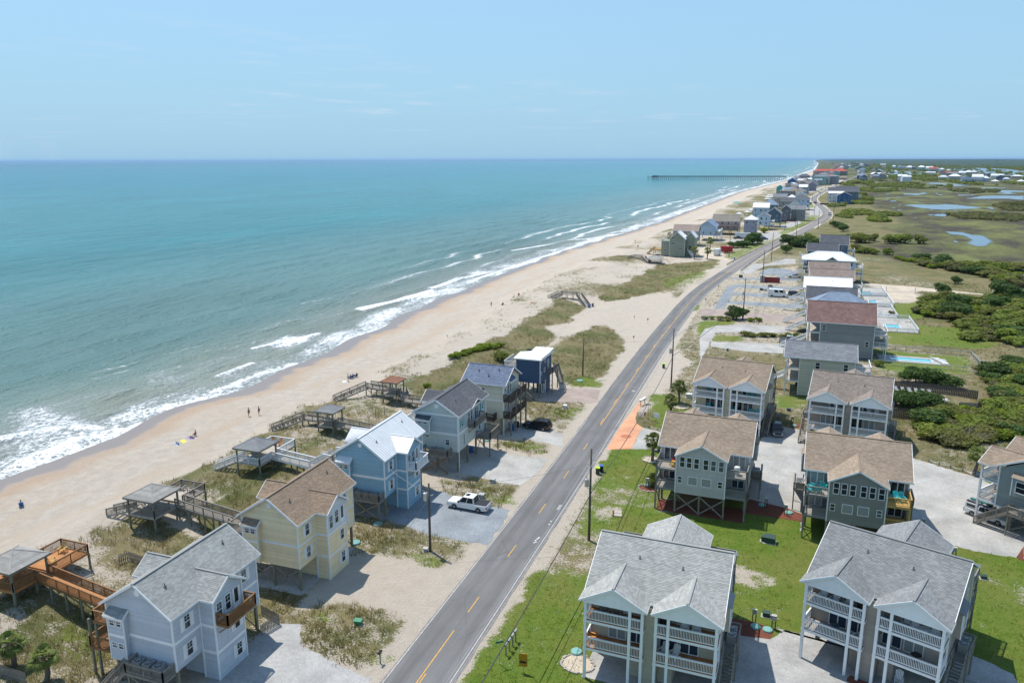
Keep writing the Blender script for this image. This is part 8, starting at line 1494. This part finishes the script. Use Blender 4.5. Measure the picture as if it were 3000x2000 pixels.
for lx in (9.0, 10.0): on('A', lx, 1.3, 5.99, M_trim, .1, 'white rocking chair on the upper porch of the cream duplex', 'rocking chairs on the upper porch')
for lx in (7.2, 8.2): on('A', lx, 1.3, 3.21, M_trim, -.4, 'white rocking chair on the lower porch of the cream duplex', 'rocking chairs on the lower porch')
for lx in (1.8, 3.0): on('A', lx, 1.4, 5.99, M_gwood, .4 if lx < 2 else -.6, 'grey chair by the table on the upper porch of the cream duplex', 'grey chairs on the cream duplex porch')
on('A', .8, 1.2, 3.21, M_orchair, 1.4, 'orange wooden chair on the lower porch of the cream duplex')
for lx in (10.2, 11.1): on('D', 12.2 - lx, 14.2, 6.01, M_teal, 3.1 + (.4 if lx > 11 else -.3), 'turquoise chair on the new yellow deck of the grey-brown duplex', 'turquoise chairs on the yellow deck')
for lx, ly in ((9.8, 13.4), (11.2, 13.9), (10.4, 14.8), (11.4, 15.0)): on('D', lx, ly, 6.01, M_teal, 2.4 + lx, 'turquoise chair crowded on the grey deck of the grey-brown duplex', 'turquoise chairs on the grey deck')
on('C', 9.9, 14.6, 6.01, M_ychair, 1.2, 'yellow chair on the upper deck of the light greige duplex'); on('C', 9.9, 13.6, 6.01, M_red2, 1.9, 'orange-red chair behind the yellow chair on the greige duplex deck')
for lx, z in ((2.6, 5.99), (9.4, 5.99), (10.4, 5.99), (2.8, 3.21), (10.0, 3.21), (11.2, 3.21), (7.4, 3.21)): on('E', lx, 1.3, z, M_teal, .1, 'turquoise chair on the porches of the pale yellow duplex', 'turquoise chairs on the yellow duplex')
for lx in (9.2, 10.3): on('F', lx, 1.4, 5.99, M_trim, .1, 'white chair on the upper porch of the tan duplex', 'white chairs on the tan duplex')
def ptable(mat, x, y, z, a, label, group=None):
    th = thing('round_table', label, 'table', (x, y, z), a, group); t_ = MB(); t_.lathe((0, 0, .68), [(.42, 0), (.45, .02), (.42, .05)], 18); t_.build('table_top', mat, th); l = MB(); l.lathe((0, 0, 0), [(.25, 0), (.06, .05), (.05, .68)], 10); l.build('pedestal', mat, th)
on('B', 10.2, 1.2, 5.99, M_trim, 0, 'small white round table between two white chairs', fn=ptable); on('B', 2.9, 1.3, 3.21, pm('slate_plastic', (.06, .10, .14), .5), 0, 'round slate table on the lower porch of the taupe duplex', fn=ptable); on('B', 9.8, 1.3, 3.21, M_black, 0, 'black round table on the lower porch of the taupe duplex', fn=ptable)
def grill(mat, x, y, z, a, label, group=None):
    th = thing('covered_grill', label, 'grill', (x, y, z), a, group); b = MB(); b.lathe((0, 0, .0), [(.3, 0), (.34, .5), (.42, .85), (.36, 1.1), (.1, 1.2)], 12); b.build('cover', mat, th); MB().box(-.3, -.04, .0, .3, .04, .05).build('foot', mat, th)
on('A', 7.2, 1.5, 5.99, M_black, 0, 'black covered grill on the upper porch of the cream duplex', fn=grill); on('B', 4.9, 1.5, 5.99, M_black, 0, 'black covered grill on the upper porch of the taupe duplex', fn=grill); on('C', 1.6, 14.6, 6.01, M_trim2, 0, 'pale covered grill on the right deck of the light greige duplex', fn=grill)
# folded parasols beneath the grey-brown duplex
for lx in (4.6, 7.2):
    def fold(mat, x, y, z, a, label, group=None):
        th = thing('folded_parasol', label, 'parasol', (x, y, z), a, group); v = MB(); v.lathe((0, 0, .7), [(.08, 0), (.22, .2), (.16, .9), (.04, 1.6)], 10); v.build('canopy', pm('navy_cloth', (.02, .045, .10), .8), th); MB().tube([(0, 0, 0), (0, 0, 2.35)], .03, 6).build('pole', M_trim, th); MB().lathe((0, 0, 0), [(.25, 0), (.25, .08), (.05, .1)], 12).build('base', M_dgrey, th)
    on('D', lx, 16.6, 0, None, 0, 'folded navy parasol behind the grey-brown duplex', 'folded parasols', fn=fold)
# deck chairs on the boardwalks
for x, y, m_, a, lab in ((-74.3, 57.4, M_ywood, .3, 'yellowish slatted chair on the brown boardwalk deck'), (-73.2, 55.2, M_ywood, 2.6, 'second yellowish chair facing back on the brown boardwalk deck'), (-73.8, 75.4, M_gwood, .2, 'grey slatted chair on the weathered boardwalk deck'), (-72.2, 75.2, M_gwood, -.4, 'second grey chair on the weathered boardwalk deck'), (-72.8, 93.6, M_owood, .2, 'brown chair on the white railed deck'), (-71.4, 93.4, M_owood, -.2, 'second brown chair on the white railed deck')): chair(m_, x, y, 2.96, a, lab, None)
chair(M_teal, -53.2, 102.2, 5.91, 1.4, 'turquoise chair on the seaward deck of the sage cottage', None)
# pool loungers
LNG = None
def lounger(x, y, a, label, group, mat=M_trim):
    th = thing('pool_lounger', label, 'lounger', (x, y, .1), a, group); MB().box(-.32, -.95, .28, .32, .35, .34).build('seat', mat, th); b = MB(); b.beam((0, .35, .31), (0, .95, .72), .64, .05); b.build('backrest', mat, th); [MB().box(sx * .26 - .03, sy - .03, 0, sx * .26 + .03, sy + .03, .3).build('leg', mat, th) for sx in (-1, 1) for sy in (-.85, .3)]
for i in range(4): x, y = r12(745 + 28 * i, 795 + 15 * i); lounger(x, y, 1.5, 'white lounger at the end of the long narrow pool', 'loungers at the long pool')
for i in range(6): x, y = r12(395 + 62 * i, 1085 + 6 * i); lounger(x, y, .2, 'grey lounger on the terrace inside the board fence', 'loungers inside the fence', M_grey)
x, y = r12(350, 1075); chair(M_teal, x, y, .03, .5, 'turquoise chair on the terrace inside the board fence', None)
# ================================================================= people
SKIN = pm('skin', (.42, .25, .17), .6, .05)
def person(label, x, y, a, pose, top, bottom, hair=(.05, .035, .025), zoff=0.0, group=None):
    th = thing('person', label, 'person', (x, y, gz(x, y) + zoff), a, group)
    st = {'walk': dict(p=(0, 0, .93), c=(0, .03, 1.28), n=(0, .04, 1.47), h=(0, .08, 1.62), sh=.19, le=((-.1, .12, .5), (-.1, .02, .08), (-.1, .16, .03)), re=((.1, .16, .52), (.1, .36, .10), (.1, .50, .05)), la=((-.26, -.1, 1.16), (-.27, .06, .93), (-.27, .10, .85)), ra=((.26, .0, 1.15), (.27, .22, .96), (.27, .28, .90))),
          'stand': dict(p=(0, 0, .93), c=(0, .0, 1.28), n=(0, .01, 1.47), h=(0, .04, 1.62), sh=.19, le=((-.1, .02, .5), (-.11, 0, .08), (-.11, .14, .03)), re=((.1, .04, .5), (.12, 0, .08), (.12, .14, .03)), la=((-.27, .02, 1.15), (-.25, .2, 1.0), (-.22, .27, 1.0)), ra=((.27, 0, 1.14), (.28, .08, .9), (.28, .1, .82))),
          'sit': dict(p=(0, 0, .36), c=(0, -.12, .70), n=(0, -.16, .88), h=(0, -.12, 1.03), sh=.19, le=((-.12, .42, .46), (-.13, .55, .08), (-.13, .68, .04)), re=((.12, .42, .46), (.13, .58, .08), (.13, .72, .04)), la=((-.27, -.02, .55), (-.24, .22, .5), (-.22, .3, .5)), ra=((.27, -.02, .55), (.24, .22, .5), (.22, .3, .5))),
          'lie': dict(p=(0, 0, .12), c=(0, -.36, .14), n=(0, -.54, .15), h=(0, -.70, .17), sh=.18, le=((-.1, .42, .12), (-.12, .84, .08), (-.12, .92, .14)), re=((.1, .40, .22), (.12, .80, .08), (.12, .9, .14)), la=((-.32, -.3, .08), (-.34, -.02, .06), (-.34, .07, .06)), ra=((.3, -.5, .08), (.2, -.74, .08), (.14, -.78, .1)))}[pose]
    P, C_, N_, H_, sh = st['p'], st['c'], st['n'], st['h'], st['sh']; V_ = []; E_ = []; R_ = []
    def add(p, r, par=None): V_.append(p); R_.append(r); i = len(V_) - 1; E_.append((par, i)) if par is not None else None; return i
    ip = add(P, .135); ic = add(C_, .145, ip); inn = add(N_, .06, ic); ih = add(tuple(N_[k] + (H_[k] - N_[k]) * .75 for k in range(3)), .085, inn); add(tuple(H_[k] + (H_[k] - N_[k]) * .35 for k in range(3)), .08, ih)
    for s, L_, A_ in ((-1, st['le'], st['la']), (1, st['re'], st['ra'])):
        hp = add((P[0] + s * .1, P[1], P[2] - (.04 if pose != 'lie' else 0)), .10, ip); k_ = add(L_[0], .062, hp); an = add(L_[1], .042, k_); add(L_[2], .035, an)
        so_ = add((C_[0] + s * sh, C_[1], C_[2] + (.10 if pose != 'lie' else 0)), .06, ic); e_ = add(A_[0], .042, so_); w_ = add(A_[1], .03, e_); add(A_[2], .035, w_)
    def skinobj(name, V2, E2, R2, mat):
        me = bpy.data.meshes.new(name); me.from_pydata(V2, E2, []); me.materials.append(mat); o = link(bpy.data.objects.new(name, me), th); md = o.modifiers.new('skin', 'SKIN')
        for i, sv in enumerate(me.skin_vertices[0].data): sv.radius = (R2[i], R2[i] * .85); sv.use_root = i == 0
        sb = o.modifiers.new('sub', 'SUBSURF'); sb.levels = 1; sb.render_levels = 1; return o
    skinobj('body', V_, E_, R_, SKIN)
    skinobj('shirt', [V_[ip], V_[ic], tuple(V_[ic][k] * .45 + V_[inn][k] * .55 for k in range(3))], [(0, 1), (1, 2)], [.15, .175, .10], pm('cloth_%d_%d_%d' % tuple(int(c * 99) for c in top), top, .85))
    skinobj('shorts', [V_[ip], V_[5], tuple(V_[5][k] * .45 + V_[6][k] * .55 for k in range(3)), V_[13], tuple(V_[13][k] * .45 + V_[14][k] * .55 for k in range(3))], [(0, 1), (1, 2), (0, 3), (3, 4)], [.155, .115, .10, .115, .10], pm('cloth_%d_%d_%d' % tuple(int(c * 99) for c in bottom), bottom, .85))
    hm = MB(); hm.lathe((H_[0], H_[1] - .01, H_[2] - .01), [(.10, 0), (.105, .05), (.09, .12), (.04, .15)], 12); hm.build('hair', pm('hair_%d' % int(hair[0] * 999), hair, .7), th, smooth=True)
    return th
def beach_chair(x, y, a, mat, label, grp=None):
    th = thing('beach_chair', label, 'chair', (x, y, gz(x, y)), a, grp); MB().box(-.28, -.15, .22, .28, .4, .26).build('seat', mat, th); b = MB(); b.beam((0, -.15, .24), (0, -.5, .85), .56, .04); b.build('backrest', mat, th)
    for s in (-1, 1): f = MB(); f.tube([(s * .3, .4, 0), (s * .3, .36, .24), (s * .3, -.16, .24), (s * .3, -.4, 0)], .018, 6); f.build('frame', M_gal, th)
def towel(x, y, a, c, label):
    n = 8; mb = MB()
    for i in range(n):
        for j in range(4):
            q = [((-.45 + .9 * (j + dj) / 4), (-.95 + 1.9 * (i + di) / n)) for di, dj in ((0, 0), (0, 1), (1, 1), (1, 0))]; mb.quad(*[(u_, v_, .03 + .02 * math.sin(u_ * 7 + v_ * 5)) for u_, v_ in q])
    o = mb.build('beach_towel', pm('towel_%d_%d_%d' % tuple(int(k * 99) for k in c), c, .9), None, loc=(x, y, gz(x, y)), rz=a); tag(o, label, 'towel')
NAVY = (.03, .05, .12); WHT = (.6, .6, .6); TEALC = (.03, .3, .4); GRY = (.2, .2, .22); RED = (.5, .06, .04); KHA = (.3, .24, .15); BLK = (.02, .02, .025); BLU = (.05, .2, .5)
rBs = rs
x, y = r2(180, 275, -1.3); person('person walking in white top and dark shorts beside another walker', x, y, 1.2, 'walk', GRY, NAVY); x, y = r2(247, 272, -1.3); person('person walking in dark top and light cap ahead on the sand', x, y, 1.2, 'walk', NAVY, KHA)
for (a, b_), po, t_, bt, lab, an, tw in (((1630, 935), 'lie', TEALC, NAVY, 'person in blue lying on a pale towel', 1.0, (.35, .45, .6)), ((1760, 885), 'lie', NAVY, BLK, 'person in dark clothes lying beside the umbrella stuff', 1.2, (.3, .25, .55)), ((1795, 868), 'sit', RED, NAVY, 'person in red sitting behind the sunbathers', 1.4, None)):
    x, y = rBs(a, b_, -1.3); person(lab, x, y, an, po, t_, bt, zoff=.05 if po == 'lie' else 0)
    if tw: towel(x, y, an, tw, 'beach towel under the ' + lab)
x, y = rBs(1685, 915, -1.3); towel(x, y, 1.1, (.6, .55, .12), 'yellow beach towel on the sand between the sunbathers')
def seated(x, y, a, cm, t_, bt, lab, grp=None): beach_chair(x, y, a, cm, 'beach chair of the ' + lab, grp); person(lab, x, y, a, 'sit', t_, bt, zoff=-.06)
x, y = rBs(195, 1500, -1.2); seated(x, y, .9, M_blue, TEALC, NAVY, 'lone person sitting in a blue chair low on the beach')
for i, ((a, b_), c_, t_) in enumerate((((440, 560), M_blue, BLU), ((465, 552), M_blue, NAVY), ((500, 545), M_black, BLK))): x, y = rw(a, b_, -1.2); seated(x, y, 1.3, c_, t_, NAVY, ['person in bright blue in the group of chairs', 'person in navy in the middle chair of the group', 'person in black in the group of chairs'][i])
x, y = rw(420, 590, -1.2); person('person in red standing at the group of chairs', x, y, 2.0, 'stand', RED, GRY); x, y = rw(380, 590, -1.2); towel(x, y, .6, (.6, .55, .55), 'pale towel beside the group of chairs')
x, y = rz(468, 188, -1.4); person('person in olive standing near the wet sand', x, y, .5, 'stand', (.1, .12, .08), KHA); x, y = rz(578, 195, -1.3); seated(x, y, 1.2, M_black, BLK, GRY, 'person in black sitting behind the standing one'); x, y = rz(690, 135, -1.3); person('person in blue bending over the sand', x, y, 2.2, 'sit', BLU, KHA); x, y = rz(737, 110, -1.3); seated(x, y, .8, M_red2, RED, NAVY, 'person in the red chair near the water')
x, y = rz(870, 198, -1.2); towel(x, y, .4, (.4, .12, .05), 'rust red towel alone on the dry sand')
x, y = r9(48, 765, -1.3); person('person in dark clothes standing far along the beach', x, y, 0, 'stand', BLK, GRY); x, y = r9(85, 820, -1.2); seated(x, y, 1, M_red2, RED, BLK, 'person in red sitting far along the beach')
for (a, b_), lab in (((1170, 320), 'at the water below the pink house'), ((1230, 318), 'on the sand below the pink house')): x, y = r9(a, b_, -2); person('tiny person standing ' + lab, x, y, 0, 'stand', GRY, BLK)
x, y = r9(1440, 222, -1.3); th = thing('beach_umbrella', 'turquoise beach shade on the far sand', 'umbrella', (x, y, gz(x, y))); R = Roof(th, M_teal, False); hip(R, -3.5, 3.5, -2, 2, 2.0, 2.9); R.done().name = 'canopy'; posts(th, [(-3, -1.6), (3, -1.6), (3, 1.6), (-3, 1.6)], 0, 2.0, M_trim, .08)
for i in range(9): x, y = r9(1885 + 22 * (i % 3) - 40 * (i // 3) * .4, 96 + 26 * (i // 3), 0); th = thing('dune_shelter', 'small white roofed dune shelter behind the far beach houses', 'shelter', (x, y, 0), 0, 'far dune shelters'); posts(th, [(-1.6, -1.6), (1.6, -1.6), (1.6, 1.6), (-1.6, 1.6)], 0, 3.2, M_gwood, .2); R = Roof(th, M_trim2, False); hip(R, -2.4, 2.4, -2.4, 2.4, 3.2, 4.3); R.done()
for (a, b_) in ((1590, 340), (1640, 305), (1480, 365)): x, y = r9(a, b_); th = thing('dune_shelter', 'white roofed dune shelter behind the pink house', 'shelter', (x, y, 0), 0, 'dune shelters behind the pink house'); posts(th, [(-1.6, -1.6), (1.6, -1.6), (1.6, 1.6), (-1.6, 1.6)], 0, 3.2, M_gwood, .2); R = Roof(th, M_trim2, False); hip(R, -2.6, 2.6, -2.6, 2.6, 3.2, 4.4); R.done()
# distant boat and mainland mast
x, y = G(1018, 474.5, SEA); o = MB(); th = thing('distant_boat', 'small white boat far out near the horizon', 'boat', (x, y, SEA)); h_ = MB(); h_.poly([(-9, -3, 0), (9, -3, 0), (11, 0, 2.5), (9, 3, 0), (-9, 3, 0)]); h_.box(-9, -3, 0, 9, 3, 2.4); h_.build('hull', M_trim, th); MB().box(-3, -2, 2.4, 4, 2, 6).build('wheelhouse', M_trim, th)
# ================================================================= air
HZ = bpy.data.materials.new('sea_haze'); HZ.use_nodes = True; t = HZ.node_tree; t.nodes.clear(); out = t.nodes.new('ShaderNodeOutputMaterial'); pv = t.nodes.new('ShaderNodeVolumePrincipled')
pv.inputs['Color'].default_value = (.42, .66, .95, 1); pv.inputs['Density'].default_value = 2.0e-5; pv.inputs['Anisotropy'].default_value = .2; t.links.new(pv.outputs[0], out.inputs['Volume'])
hb = MB(); hb.box(-60000, -5000, -8, 60000, 95000, 75); ho = hb.build('haze', HZ); ho['kind'] = 'stuff'; ho['label'] = 'thin pale sea haze over the whole coast'
